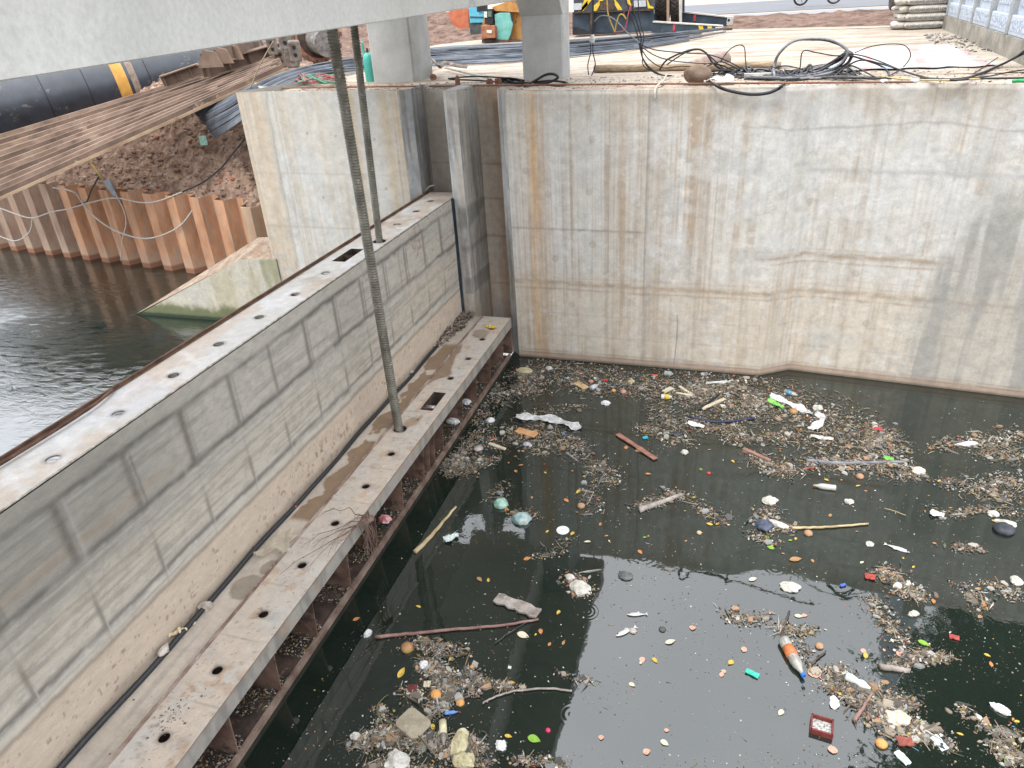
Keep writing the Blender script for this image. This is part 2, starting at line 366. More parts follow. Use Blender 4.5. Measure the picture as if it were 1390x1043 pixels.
    return np.clip(col, .02, .7)*(.90+.2*fbm(u*8, z*8, 61, 4))[..., None]
ztop = lambda x: np.interp(x, [-9.4, -5.9, -4.0, -1.5, .6, 3.7, 45], [5.15, 5.095, 5.045, 5.0, 4.985, 4.94, 4.5])
def zs(x, z): return -.4+(z+.4)*(ztop(x)+.4)/(ZT+.4)
def wall_fn(u, z):
    x, y = wallxy(u); zo = z; z = zs(x, z); r = .012*(fbm(u*3, z*2, 71)-.5)
    ch = .05*sm(4.96, 5.03, zo)*fbm(u*5, u*0, 72, 4)     # worn arris
    return x, y+r+ch, z
sheet('wall_face', wall_fn, 900, 250, 0, 13.0, -.4, ZT, wall_col, M_conc, base)
sheet('wall_extension', lambda u, z: (*wallxy(u), zs(wallxy(u)[0], z)), 60, 20, 13.0, cum[-1], -.4, ZT, wall_col, M_conc, base)
def block_col(u, z):
    a, b, c = conc_streaks(u+40, z, 5); x = u
    col = np.ones(u.shape+(3,))*np.array([.55, .53, .48]); col = mixc(col, (.53, .55, .55), sm(.35, .65, c)*.6)
    lf = sm(-8.75, -8.95, x); col = mixc(col, (.50, .39, .28), lf*sm(.38, .62, a+.1*b)*.8); col = mixc(col, (.52, .46, .37), lf*.5)
    col = mixc(col, (.47, .36, .24), sm(.5, .75, fbm(u*18, z*.3, 8, 3))*sm(.4, .6, b)*.6)
    for cx, w, k in ((-7.0, .09, .75), (-6.3, .12, .65), (-6.05, .05, .6), (-8.4, .05, .3), (-7.7, .04, .3)):
        col = mixc(col, (.50, .39, .24), band(x+.06*(fbm(z*1.1, z*0+cx, 2)-.5), cx, w)*k)
    col = mixc(col, (.36, .365, .35), band(x+.12*(fbm(z*1.5, z*0, 5)-.5), -8.8+.02*(z-3), .03)*.8)
    col = mixc(col, (.36, .33, .28), band(z, 3.55, .012)*.6*(.4+.6*vn(u*6, z*0))+band(z, 2.5, .02)*.5)
    gm = sm(.5, .62, fbm(u*2.3, z*2.2, 14, 5))*sm(3.6, 3.0, z); col = mixc(col, (.40, .40, .38), gm*.4); st = sm(.46, .60, fbm(u*34, z*.25, 87, 3))*sm(.3, .6, fbm(u*1.5, z*.3, 88, 3)); col = mixc(col, (.42, .35, .26), st*.4)
    for hx, hz in ((-8.0, 4.3), (-7.4, 4.25), (-6.6, 4.2), (-7.9, 3.1), (-6.7, 3.0), (-6.5, 3.3), (-7.2, 2.9), (-6.15, 3.8)):
        d = np.hypot(x-hx, z-hz); col = mixc(col, (.2, .18, .15), band(d, 0, .022)*.8)
    col = mixc(col, (.30, .24, .18), sm(.75, .4, z)*.6)
    return col*(.9+.2*fbm(u*8, z*8, 63, 4))[..., None]
sheet('block_face', lambda u, z: (u, 12.5+.01*(fbm(u*3, z*2, 5)-.5), zs(u, z)), 180, 210, -9.4, -6.02, -.4, ZT, block_col, M_conc, base)
def slot_col(s, dark=1.0, brown=0.0):
    def f(u, z):
        a, b, c = conc_streaks(u*1.0+s*7, z, s)
        col = np.ones(u.shape+(3,))*np.array([.52, .495, .44])*dark
        col = mixc(col, np.array([.46, .33, .235])*dark, np.clip(brown*(.35+.65*sm(.35, .65, fbm(u*4, z*.8, s+3, 4)))+.35*sm(.5, .75, a), 0, 1))
        for zc in (4.3, 3.62, 2.95, 2.2, 1.55, 1.2): col = mixc(col, (.25, .17, .12), band(z+.01*fbm(u*5, z*0), zc, .014)*.5*min(1, .4+brown))
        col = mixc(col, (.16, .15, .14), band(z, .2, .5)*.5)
        return col*(.88+.24*fbm(u*9, z*9, s+60, 4))[..., None]
    return f
def vwall(name, p, q, n, colf, z0=-.4, z1=ZT):
    L = math.dist(p, q); sheet(name, lambda u, z: (p[0]+(q[0]-p[0])*u/L, p[1]+(q[1]-p[1])*u/L, zs(p[0]+(q[0]-p[0])*u/L, z)), n, 130, 0, L, z0, z1, colf, M_conc, base)
def grey_col(u, z):
    a = fbm(u*16, z*.6, 91, 4); c = fbm(u*6, z*2, 92, 5)
    col = np.ones(u.shape+(3,))*np.array([.36, .37, .37]); col = mixc(col, (.50, .50, .48), sm(.5, .7, c)*.7); col = mixc(col, (.24, .21, .18), sm(.52, .7, a)*.7)
    col = mixc(col, (.33, .22, .14), sm(.7, .85, fbm(u*20, z*.4, 96, 3))*.8)
    return col*(.85+.3*fbm(u*12, z*9, 93, 4))[..., None]
vwall('slot_chamfer', (-6.02, 12.5), (-5.86, 12.72), 10, grey_col)
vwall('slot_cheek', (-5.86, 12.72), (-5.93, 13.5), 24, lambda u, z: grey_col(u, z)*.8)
vwall('slot_back', (-6.0, 13.45), (-4.95, 13.45), 40, slot_col(4, .95, .3))
vwall('slot_back', (-4.95, 13.45), (-4.05, 13.45), 36, slot_col(5, .95, .9))
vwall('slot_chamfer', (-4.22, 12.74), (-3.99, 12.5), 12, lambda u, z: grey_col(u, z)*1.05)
vwall('slot_cheek', (-4.22, 13.5), (-4.22, 12.74), 24, grey_col)
def pier_col(u, z):
    col = grey_col(u, z)*1.12; col = mixc(col, (.56, .54, .48), sm(.45, .62, fbm(u*7, z*1.4, 97, 4))*.6*sm(2.4, 3, z))
    col = mixc(col, (.44, .33, .22), sm(.5, .65, fbm(u*13, z*.5, 98, 3))*.4)
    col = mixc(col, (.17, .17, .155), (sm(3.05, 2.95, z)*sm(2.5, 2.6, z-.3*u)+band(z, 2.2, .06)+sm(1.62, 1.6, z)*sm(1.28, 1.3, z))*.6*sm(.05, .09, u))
    col = mixc(col, (.36, .28, .20), sm(1.6, .9, z)*.55); return col
pier = MB()
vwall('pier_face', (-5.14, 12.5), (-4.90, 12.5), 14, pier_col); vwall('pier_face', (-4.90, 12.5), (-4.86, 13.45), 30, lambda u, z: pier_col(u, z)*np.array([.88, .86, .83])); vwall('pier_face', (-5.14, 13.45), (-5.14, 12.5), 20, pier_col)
top = MB(); top.add([(-5.14, 12.5, 5.07), (-4.9, 12.5, 5.065), (-4.86, 13.45, 5.06), (-5.14, 13.45, 5.07)], [(0, 1, 2, 3)]).build('pier_top', M_concp, base)
# block left return, tops
MB().add([(-9.4, 12.5, -.4), (-9.4, 12.5, 5.15), (-9.4, 20, 5.0), (-9.4, 20, -.4)], [(0, 1, 2, 3)]).build('block_side', M_concp, base)
M_yard = None
cap = MB(); cap.add([(-9.4, 12.5, 5.15), (-6.02, 12.5, 5.097), (-5.86, 12.72, 5.09), (-5.93, 13.8, 5.004), (-9.4, 13.8, 5.004)], [(0, 1, 2, 4), (2, 3, 4)]); cap.add([(-6.0, 13.45, 5.03), (-4.05, 13.45, 5.0), (-4.05, 13.8, 5.004), (-6.0, 13.8, 5.004)], [(0, 1, 2, 3)])
cf = [(-4.22, 12.74), (-3.99, 12.52), (-2.8, 12.525), (-1.5, 12.53), (.62, 12.54), (1.15, 12.88), (3.7, 12.63), (5, 12.5), (45, 9.04)]
for (xa, ya), (xb, yb) in zip(cf[:-1], cf[1:]): cap.add([(xa, ya, ztop(xa)), (xb, yb, ztop(xb)), (xb, 13.8, 5.004), (xa, 13.8, 5.004)], [(0, 1, 2, 3)])
M_cap = pm('dusty_cement', (.36, .29, .225), (.52, .45, .37), 3, .9, bst=.6, bsc=18, spots=((.28, .19, .135), 4, .56), fine=.25)
cap.build('coping', M_cap, base)
# wing wall with green algae
M_wing = paintmat('algae_concrete', .85, .2, 20, .4)
def wing_col(u, z):
    c = fbm(u*2, z*2, 6, 5); col = np.ones(u.shape+(3,))*np.array([.44, .425, .37]); col = mixc(col, (.50, .46, .37), sm(.4, .6, c)*.7)
    gr = sm(.55, .74, fbm(u*5, z*.5, 7, 3))*sm(-11.3, -9.9, u); col = mixc(col, (.21, .215, .10), gr*.65)
    col = mixc(col, (.33, .30, .17), sm(.45, .7, fbm(u*3, z*1.1, 9, 4))*.4)
    col = mixc(col, (.105, .12, .05), sm(.66, .46, z+.30*(fbm(u*4, z*4, 10, 5)-.5)-.02*(u+13))*.9); col = mixc(col, (.03, .045, .025), sm(.42, .34, z)); return col
wg = base
def wing_fn(u, z):
    zt = np.interp(u, [-13.5, -10.2, -9.3], [.30, 1.80, 1.83]); zz = -.3+(zt+.3)*z
    return u, 12.47+0*u, zz
sheet('wing_wall', wing_fn, 160, 60, -13.6, -9.3, 0, 1, lambda u, v: wing_col(u, -.3+(np.interp(u, [-13.5, -10.2, -9.3], [.30, 1.80, 1.83])+.3)*v), M_wing, base)
wt = MB(); wt.add([(-13.6, 12.47, .28), (-10.2, 12.47, 1.80), (-9.3, 12.47, 1.83), (-9.3, 13.1, 2.15), (-10.1, 13.1, 2.1), (-13.3, 13.0, .35)], [(0, 1, 4, 5), (1, 2, 3, 4)])
wt.add([(-13.6, 12.47, .28), (-13.3, 13.0, .35), (-13.3, 13.0, -.3), (-13.6, 12.47, -.3)], [(0, 1, 2, 3)])
wt.build('wing_wall_top', pm('muddy_concrete', (.21, .15, .11), (.37, .30, .225), 5, .9, bst=.8, bsc=14, spots=((.26, .17, .12), 7, .55)), base)

# ---- yard, soil, road
M_yard = pm('dusty_yard', (.34, .28, .215), (.50, .445, .37), .9, .92, stretch=(.7, 2.4, 1), bst=.6, bsc=9, spots=((.30, .215, .155), 1.1, .52), fine=.3, dist=.6)
yd = MB(); yd.add([(-9.4, 13.5, 5.0), (45, 13.5, 5.0), (45, 12.5, 5.0), (8, 25.9, 5.0), (-.7, 30.2, 5.0), (-3.0, 30.6, 5.0)]+[tuple(onz(x_, y_, 5.0)) for x_, y_ in ((655, 54), (600, 60), (520, 75), (450, 90), (400, 102), (345, 113))], [tuple(range(12))])
c_ = [tuple(onz(x_, y_, 5.0)) for x_, y_ in ((450, 90), (400, 102), (345, 113))]+[(-9.4, 13.5, 5.0)]
for i_ in range(3): yd.add([c_[i_], c_[i_+1], (*c_[i_+1][:2], 4.3), (*c_[i_][:2], 4.3)], [(0, 1, 2, 3)])
tag(yd.build('yard_paving', M_yard), 'pale dusty concrete yard behind the abutment edge', 'ground', kind='structure')
M_soil = pm('churned_red_soil', (.19, .12, .088), (.42, .295, .22), 3.2, .95, bst=1.0, bsc=7, spots=((.46, .37, .30), 4, .62), fine=.3, bd=.05)
M_soil2 = pm('dark_red_soil', (.10, .06, .045), (.25, .165, .125), 2.2, .95, bst=1.0, bsc=6, spots=((.34, .26, .20), 2.5, .64), fine=.35, bd=.08)
def soil_sheet(name, x0, x1, y0, y1, zf, nx, ny, label):
    X, Y = np.meshgrid(np.linspace(x0, x1, nx+1), np.linspace(y0, y1, ny+1), indexing='ij'); Z = zf(X, Y)
    idx = np.arange((nx+1)*(ny+1)).reshape(nx+1, ny+1)
    F = np.stack([idx[:-1, :-1], idx[1:, :-1], idx[1:, 1:], idx[:-1, 1:]], -1).reshape(-1, 4)
    m = MB(); m.v = np.stack([X, Y, Z], -1).reshape(-1, 3).tolist(); m.f = [tuple(int(i) for i in f) for f in F]; m.mi = [0]*len(F); m.col = [None]*len(F)
    return tag(m.build(name, M_soil if name == 'earth_bank' else M_soil2, smooth=False), label, 'ground', kind='structure')
PA, PB = np.array([-24.5, 16.95]), np.array([-9.4, 14.75])      # sheet pile line
def pl(x): return PA[1]+(x-PA[0])*(PB[1]-PA[1])/(PB[0]-PA[0])
def bankz(X, Y):
    d = np.maximum(Y-pl(X)-.25, 0); lump = fbm(X*1.1, Y*1.1, 3, 5)-.5; clod = fbm(X*3.3, Y*3.3, 5, 3)-.5
    rise = np.where(X > -15.5, .80, .62)
    z = 1.95+np.minimum(d*rise, 2.95)+lump*.7+clod*.42+.16*(fbm(X*9, Y*9, 6, 2)-.5)
    z = np.minimum(z, 4.85+.15*lump); z = np.where(d <= 0, -1.0, z)
    return z
soil_sheet('earth_bank', -30, -9.42, 14.6, 24, bankz, 460, 210, 'steep churned red-brown earth bank behind the rusty piles')
soil_sheet('ground', -150, 150, 23.8, 47.5, lambda X, Y: 4.9+.35*(fbm(X*.9, Y*.9, 8, 4)-.5)+.9*sm(-17, -26, X)*fbm(X*.3, Y*.3, 4)*sm(26, 31, Y)-.12+1.1*sm(-7, -13, X)*sm(36, 44, Y)+.25*(fbm(X*2.5, Y*2.5, 18, 3)-.5), 520, 100, 'rough brown earth strip between the yard and the road')
M_road = pm('asphalt', (.13, .135, .145), (.19, .195, .205), .8, .9, bst=.2, bsc=30, stretch=(.3, 1.5, 1))
MB().add([(-400, 47.4, 4.95), (400, 47.4, 4.95), (400, 1500, 4.95), (-400, 1500, 4.95)], [(0, 1, 2, 3)]).build('far_ground', M_yard)
tag(bpy.data.objects['far_ground'], 'flat pale ground beyond the road', 'ground', kind='structure')
rd = MB(); rd.add([(-300, 55.6, 4.97), (300, 41.5, 4.97), (300, 70, 4.97), (-300, 88, 4.97)], [(0, 1, 2, 3)])
tag(rd.build('road', M_road), 'grey asphalt road at the top of the picture', 'road', kind='structure')
# ================================================================== GATES, BEAM, COLUMNS
XG, ZG, XD, ZD, XS = -5.15, 3.20, -4.13, 0.86, -4.72
M_gface = paintmat('painted_gate_steel', .62, .15, 34, .16, spec=.35, stretch=(1, .45, 1.6))
M_gtop = paintmat('gate_top_plate', .6, .14, 24, .15, spec=.4)
M_rust = pm('brown_rust', (.085, .045, .03), (.20, .115, .075), 6, .8, bst=.4, bsc=40, spots=((.30, .22, .16), 5, .66))
M_dark = pm('dark_rusty_steel', (.035, .026, .022), (.10, .065, .05), 5, .8, bst=.3, spots=((.16, .10, .07), 6, .6))
M_rubber = flat('black_rubber', (.022, .024, .027), .45, .5)
up_g = thing('upper_gate', 'upper steel gate leaf, smooth grey-beige face below a plate with drain holes', 'sluice gate', (XG, 6, ZG))
def gface_col(y, z):
    w = .012*(fbm(y*3, z*6, 2, 3)-.5)
    up = sm(2.0, 2.9, z)
    gy = np.array([.48, .45, .39]); be = np.array([.53, .465, .375]); tan = np.array([.55, .46, .365])
    c = fbm(y*1.2, z*3, 4, 4); col = np.ones(y.shape+(3,))*gy
    col = mixc(col, be, sm(2.25, 1.9, z+.5*(c-.5))*.65+sm(7, 10.5, y)*.3*sm(2.9, 2.4, z))
    col = mixc(col, gy*1.12, band(z, 1.55, .16)*.8)
    col = mixc(col, tan, sm(1.47, 1.38, z+w)*1.0)
    # brushed lengthwise dirt
    br = fbm(y*.9, z*26, 5, 4); col = mixc(col, (.24, .225, .20), sm(.48, .72, br)*.42*sm(1.4, 1.5, z)*sm(3.1, 3.0, z))
    near = sm(6.0, 3.5, y)*sm(1.9, 2.5, z); col = col*(1-.30*near)[..., None]  # shading painted into the colour: upper face darkens toward the near end
    mud = band(z-.12*(fbm(y*1.4, y*0, 8)-.5), 2.52, .06)*sm(4.9, 4.2, y); col = mixc(col, (.36, .30, .23), mud*.7)
    def dl(m, k, cc=(.15, .14, .125)):
        nonlocal col; col = mixc(col, cc, np.clip(m, 0, 1)*k)
    jit = fbm(y*9, z*0, 11, 3)
    for zc, wd, k in ((3.0, .034, .95), (2.36, .040, .92), (1.60, .034, .85)):
        ph = ((y-3.33)/.765) % 1
        brk = .55+.45*sm(.3, .5, fbm(y*1.6, y*0, int(zc*7), 3))
        zz = z+.03*(jit-.5)+.05*(fbm(y*1.3, y*0, int(zc*3))-.5)
        dl(band(zz, zc, wd*(.6+.8*jit)), k*brk)
        col = mixc(col, (.50, .49, .45), band(z, zc-.075, .02)*.25)
    dl(band(z+.02*(jit-.5)+w, 2.06, .011), .5, (.25, .23, .20)); dl(band(z+.03*(jit-.5), 1.42, .028), .75, (.27, .225, .18)); dl(band(z, 2.18, .006), .3, (.6, .6, .55))
    for zc in (1.86, 1.72): col = mixc(col, (.52, .52, .48), band(z+w*.5, zc, .006)*.45)
    k_ = np.round((y-3.33)/.765); yc = 3.33+k_*.765; r1 = _hash(k_, k_*0, 5); r2 = _hash(k_, k_*0, 9)
    yy = y+.012*(fbm(z*9, k_, 6)-.5)+(z-2.6)*.0
    dl(band(yy, yc, .030+.020*r1)*sm(2.30, 2.42, z)*sm(3.03, 2.97, z), .68+.3*r1, (.17, .15, .13))
    dl(band(yy, yc+.075, .014)*sm(2.32, 2.4, z)*sm(3.0, 2.9, z), .75*r2)
    dl(band(yy, yc, .026)*sm(1.55, 1.64, z)*sm(2.0, 1.86, z), .65+.3*r2, (.23, .205, .175)); dl(band(yy, yc, .018)*sm(1.40, 1.46, z)*sm(2.36, 2.2, z), .3, (.26, .235, .20)); col = mixc(col, (.53, .52, .48), band(yy, yc+.02, .008)*sm(1.42, 1.5, z)*sm(1.75, 1.6, z)*.6)
    ph2 = yc+.38; ye = np.where(y > yc, yc+.3825, yc-.3825)
    for yw in (4.72, 3.42, 10.0, 10.2): dl(band(y+.03*(fbm(z*6, z*0, 3)-.5), yw, .028)*sm(2.2, 2.4, z)*sm(3.02, 2.9, z), .45, (.46, .44, .40) if yw < 5 else (.2, .16, .13))
    # rust specks and splashes near the foot
    sp = sm(.66, .74, fbm(y*22, z*16, 44, 2))*band(z, 1.12, .16)*sm(5.8, 6.6, y)*sm(8.2, 7.6, y); dl(sp, .8, (.25, .17, .115))
    sp = sm(.74, .8, fbm(y*26, z*22, 45, 2))*sm(1.4, 1.3, z); dl(sp, .6, (.2, .13, .09))
    sp = sm(.70, .76, fbm(y*7, z*7, 46, 3))*sm(2.0, 2.4, z)*sm(9.5, 11, y); dl(sp, .5, (.30, .15, .10))
    dl(sm(12.2, 12.6, y)*sm(2.9, 2.3, z)*0+band(z, .9, .05), .35, (.22, .17, .13))
    gx = sm(.54, .6, fbm(y*11, z*20, 72, 4)); col = mixc(col, (.27, .26, .235), gx*.28*sm(1.45, 1.6, z))
    return np.clip(col, .02, .7)*(.93+.14*fbm(y*13, z*17, 66, 5))[..., None]
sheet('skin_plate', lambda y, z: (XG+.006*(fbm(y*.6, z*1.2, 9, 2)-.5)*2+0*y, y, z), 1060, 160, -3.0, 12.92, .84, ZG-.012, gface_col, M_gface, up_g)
MB().box(XG-.03, XG-.012, -3, 12.92, -.8, ZG-.02).build('skin_back', M_dark, up_g)
holesY = [(71, 623), (160, 561), (234, 510), (298, 467), (352, 431), (400, 400), (441, 371), (515, 328), (539, 305), (565, 287), (585, 273)]
H_ = .02
def gtop_col(x, y):
    c = fbm(x*3, y*1.3, 3, 5); col = np.ones(x.shape+(3,))*np.array([.56, .54, .50])
    col = mixc(col, (.55, .45, .36), sm(.42, .62, c)*.8); col = mixc(col, (.66, .66, .65), sm(.55, .7, fbm(x*4, y*2.2, 5, 4))*.6)
    for yc, w, k in ((12.25, .22, .7), (11.1, .18, .5), (10.6, .3, .5), (8.0, .25, .5)): col = mixc(col, (.36, .28, .19), band(y+.3*x, yc-1.6, w)*k*sm(.35, .5, fbm(x*6, y*6, 7))*1.0)
    for yc in (3.4, 4.3, 5.6, 7.2, 9.4): col = mixc(col, (.66, .65, .63), band(y+.5*(x+5.5)+.1*fbm(x*9, y*3), yc, .05)*.6)
    col = mixc(col, (.58, .57, .58), sm(4.35, 4.4, y+1.2*(x+5.3)*-1)*sm(4.95, 4.9, y+.5*(x+5.3))*.5)
    for (a_, b_) in holesY:
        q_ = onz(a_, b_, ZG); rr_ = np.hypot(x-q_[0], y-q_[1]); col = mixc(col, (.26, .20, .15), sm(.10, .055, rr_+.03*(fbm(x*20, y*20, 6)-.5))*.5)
    col = mixc(col, (.20, .12, .08), sm(XG-.02, XG-.005, x)*.8*vn(y*8, y*0)); col = mixc(col, (.30, .18, .11), sm(-5.76, -5.80, x)*.6)
    return col*(.92+.16*fbm(x*14, y*14, 67, 3))[..., None]
x0g, x1g = -5.79, XG; nxg = 32; hx = (x1g-x0g)/nxg; nyg = 796; hy = 15.92/nyg
hl = []
for (px, py) in holesY:
    q = onz(px, py, ZG); big = (px == 515); hl.append((int(round((q[0]-x0g)/hx)), int(round((q[1]+3)/hy)), 6 if big else 4, .105 if big else .058, .015))
for yy in (2.25, 1.45, .6): hl.append((16, int(round((yy+3)/hy)), 4, .058, .015))
q0, q1 = onz(457, 356, ZG), onz(490, 338, ZG)
iy0, iy1 = int(round((q0[1]+.02+3)/hy)), int(round((q1[1]+3)/hy)); cut = [(9, 20, iy0, iy1)]
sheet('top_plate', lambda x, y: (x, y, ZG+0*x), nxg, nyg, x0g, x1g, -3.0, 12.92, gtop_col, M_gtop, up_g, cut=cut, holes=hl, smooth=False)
m = MB(); cx0, cx1, cy0, cy1 = x0g+9*hx, x0g+20*hx, -3+iy0*hy, -3+iy1*hy
m.box(cx0-.004, cx0+.012, cy0, cy1, ZG-.14, ZG-.003); m.box(cx1-.012, cx1+.004, cy0, cy1, ZG-.14, ZG-.003); m.box(cx0+.012, cx1-.012, cy0-.012, cy0+.004, ZG-.14, ZG-.003); m.box(cx0+.012, cx1-.012, cy1-.004, cy1+.012, ZG-.14, ZG-.003)
m.box(cx0+.012, cx1-.012, cy0+.004, cy1-.004, ZG-.42, ZG-.40)
m.build('slot_frame', M_dark, up_g)
MB().tube([(cx0+.02, cy0+.2, ZG-.13), (cx1-.02, cy0+.2, ZG-.13)], .05, 14).build('shackle_pin', pm('greased_steel', (.3, .3, .29), (.5, .5, .48), 9, .35, metal=.7), up_g, smooth=True)
m = MB(); m.box(-5.815, -5.795, -3, 12.92, ZG-.10, ZG+.035); m.box(-5.795, -5.77, -3, 12.92, ZG+.004, ZG+.014); m.build('edge_angle', M_rust, up_g)
MB().box(XG-.012, XG+.004, -3, 12.92, ZG+.001, ZG+.012).build('edge_weld', pm('weld_line', (.25, .2, .16), (.6, .57, .5), 12, .7), up_g)
m = MB().box(-5.79, -5.2, -3, 12.92, 1.6, 1.62); m.build('stiffener', M_dark, up_g)
rib0 = None
for k in range(20):
    y = -2.75+k*.79
    rb = MB().box(-5.60, -5.19, y-.006, y+.006, -.3, ZG-.02).build('rib', M_dark, up_g)
MB().tube(spline([(-5.78, 3.05, ZG+.02), (-5.72, 3.4, ZG+.025), (-5.70, 4.35, ZG+.03), (-5.775, 4.75, ZG+.03)], 6), .014, 6).build('loose_bar', M_rust, up_g)
# vertical rubber seal beside the pier
m = MB(); m.box(XG-.005, XG+.03, 12.42, 12.50, .87, ZG-.01); m.box(XG+.03, XG+.045, 12.445, 12.475, .87, ZG-.02); m.build('side_seal', pm('blue_black_rubber', (.012, .02, .03), (.04, .06, .085), 3, .4, spec=.5), up_g)
# ---- lower leaf
lo_g = thing('lower_gate', 'lower steel gate leaf, a ledge with drain holes above ribs and rusty rim', 'sluice gate', (XD, 6, ZD))
DH = [tuple(onz(px, py, ZD)[:2]) for (px, py) in [(223, 1002), (296, 910), (357, 833), (410, 767), (456, 710), (497, 660), (531, 616), (612, 514), (635, 487), (655, 461)]]
def deck_col(x, y):
    c = fbm(x*3, y*1.5, 13, 5); col = np.ones(x.shape+(3,))*np.array([.50, .45, .39])
    col = mixc(col, (.56, .45, .35), sm(.42, .65, c)*.5); col = mixc(col, (.50, .48, .44), sm(.55, .7, fbm(x*4, y*2.5, 15, 4))*.6)
    col = mixc(col, (.42, .27, .16), sm(.66, .76, fbm(x*6, y*6, 17, 3))*.5)
    for k in range(-2, 18):
        col = mixc(col, (.27, .235, .20), band(y-.04*(x+4.4)+.01*fbm(x*12, y*0+k), 3.3+.765*k, .008)*.55)
    # fan shaped drip marks from the holes toward the edge
    for k in range(-6, 14):
        yh = 2.92+.75*k; ang = (y-yh)/(x+4.36+1e-3); rr = np.hypot(x+4.40, y-yh)
        fan = sm(.05, .10, x+4.40)*(np.abs(y-yh+.03) < (x+4.40)*.55)*sm(.30, .1, rr)
        col = mixc(col, (.52, .51, .49) if k % 2 else (.31, .30, .29), fan*(.25+.35*vn(ang*14, y*0+k)))
    for (hx_, hy_) in DH:
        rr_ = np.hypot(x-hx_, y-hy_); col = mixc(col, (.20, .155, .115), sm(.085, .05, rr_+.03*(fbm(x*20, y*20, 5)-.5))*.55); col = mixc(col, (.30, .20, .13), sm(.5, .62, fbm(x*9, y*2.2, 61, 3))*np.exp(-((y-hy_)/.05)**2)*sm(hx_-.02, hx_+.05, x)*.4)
    wet = (.215, .14, .085)
    edge = -4.70+.10*(fbm(y*2.6, y*0, 21, 4)-.3)+.16*band(y, 10.15, .5)+.12*band(y, 9.9, .15)+.07*band(y, 10.9, .25)
    col = mixc(col, wet, sm(.012, -.012, x-edge)*sm(4.9, 5.1, y)*sm(11.3, 11.1, y)*.0+sm(.02, -.02, x-edge)*(sm(9.45, 9.6, y)*sm(11.25, 11.0, y))*.85)
    d = np.hypot((x+4.42)/1.2, (y-11.62))+.10*(fbm(x*8, y*8, 23)-.5); col = mixc(col, (.24, .175, .125), sm(.21, .18, d)*sm(-4.3, -4.36, x)*.7)
    d = np.hypot((x+4.45)/.8, y-8.35)+.06*(fbm(x*9, y*9, 24)-.5); col = mixc(col, (.30, .19, .11), sm(.2, .1, d)*.7)
    sp = sm(.70, .76, fbm(x*30, y*30, 31, 2))*band(y, 3.05, .35)*band(x, -4.5, .12); col = mixc(col, (.12, .11, .10), sp*.9)
    sp = sm(.76, .8, fbm(x*34, y*34, 33, 2)); col = mixc(col, (.2, .15, .11), sp*.5)
    return np.clip(col, .02, .7)*(.92+.16*fbm(x*14, y*14, 68, 3))[..., None]
x0d, x1d = XS+.02, XD; nxd = 29; hxd = (x1d-x0d)/nxd; nyd = 772; L_ = 12.44+3; hyd = L_/nyd
hl = []
for (px, py) in [(223, 1002), (296, 910), (357, 833), (410, 767), (456, 710), (497, 660), (531, 616), (542, 583), (612, 514), (635, 487), (655, 461), (667, 446)]:
    q = onz(px, py, ZD); big = (px == 542); hl.append((int(round((q[0]-x0d)/hxd)), int(round((q[1]+3)/hyd)), 6 if big else 4, .10 if big else .052, .02))
for yy in (2.17, 1.42, .67, -.1, -.85): hl.append((15, int(round((yy+3)/hyd)), 4, .052, .02))
q0, q1 = onz(575, 557, ZD), onz(600, 533, ZD); iy0, iy1 = int(round((q0[1]+3)/hyd)), int(round((q1[1]+3)/hyd)); ix0 = int(round((-4.485-x0d)/hxd)); ix1 = int(round((-4.275-x0d)/hxd))
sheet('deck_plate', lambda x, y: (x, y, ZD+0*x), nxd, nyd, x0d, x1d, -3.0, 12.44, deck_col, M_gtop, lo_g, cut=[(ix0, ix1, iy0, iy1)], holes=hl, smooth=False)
m = MB(); cx0, cx1, cy0, cy1 = x0d+ix0*hxd, x0d+ix1*hxd, -3+iy0*hyd, -3+iy1*hyd
m.box(cx0-.004, cx0+.012, cy0, cy1, ZD-.3, ZD-.003); m.box(cx1-.012, cx1+.004, cy0, cy1, ZD-.3, ZD-.003); m.box(cx0+.012, cx1-.012, cy0-.012, cy0+.004, ZD-.3, ZD-.003); m.box(cx0+.012, cx1-.012, cy1-.004, cy1+.012, ZD-.3, ZD-.003); m.build('slot_frame', M_dark, lo_g)
MB().tube([(cx0+.015, cy0+.18, ZD-.09), (cx1-.015, cy0+.18, ZD-.09)], .07, 16).build('shackle_pin', bpy.data.materials['greased_steel'], lo_g, smooth=True)
def strip_col(x, y):
    c = fbm(x*3, y*1.2, 43, 5); col = np.ones(x.shape+(3,))*np.array([.46, .40, .33]); col = mixc(col, (.55, .48, .40), sm(.4, .65, c)*.7)
    col = mixc(col, (.30, .27, .24), sm(.5, .7, fbm(x*14, y*.9, 44, 3))*.5*sm(6, 5, y))
    wet = np.array([.225, .145, .085]); e = -4.93+.16*(fbm(y*3.1, y*0, 47, 4)-.55)*1.6-.06*np.abs(np.sin(y*4.4))
    m_ = sm(-.008, .008, x-e)*(sm(5.85, 5.95, y)*sm(11.2, 11.0, y)); hole = sm(.66, .7, fbm(x*5, y*3, 48, 3)); col = mixc(col, wet, m_*(1-hole)*.9)
    d = np.hypot((x+4.84)/.9, y-4.72)+.06*(fbm(x*9, y*7, 49)-.5); col = mixc(col, (.25, .215, .165), sm(.20, .185, d)*.85)
    d = np.hypot((x+4.80)/.6, y-5.05)+.04*(fbm(x*9, y*7, 49)-.5); col = mixc(col, (.25, .215, .165), sm(.12, .105, d)*.85)
    return np.clip(col, .02, .7)*(.92+.16*fbm(x*14, y*14, 69, 3))[..., None]
sheet('seal_strip', lambda x, y: (x, y, ZD-.018+0*x), 22, 772, XG+.0, XS-.012, -3, 12.44, strip_col, M_gtop, lo_g)
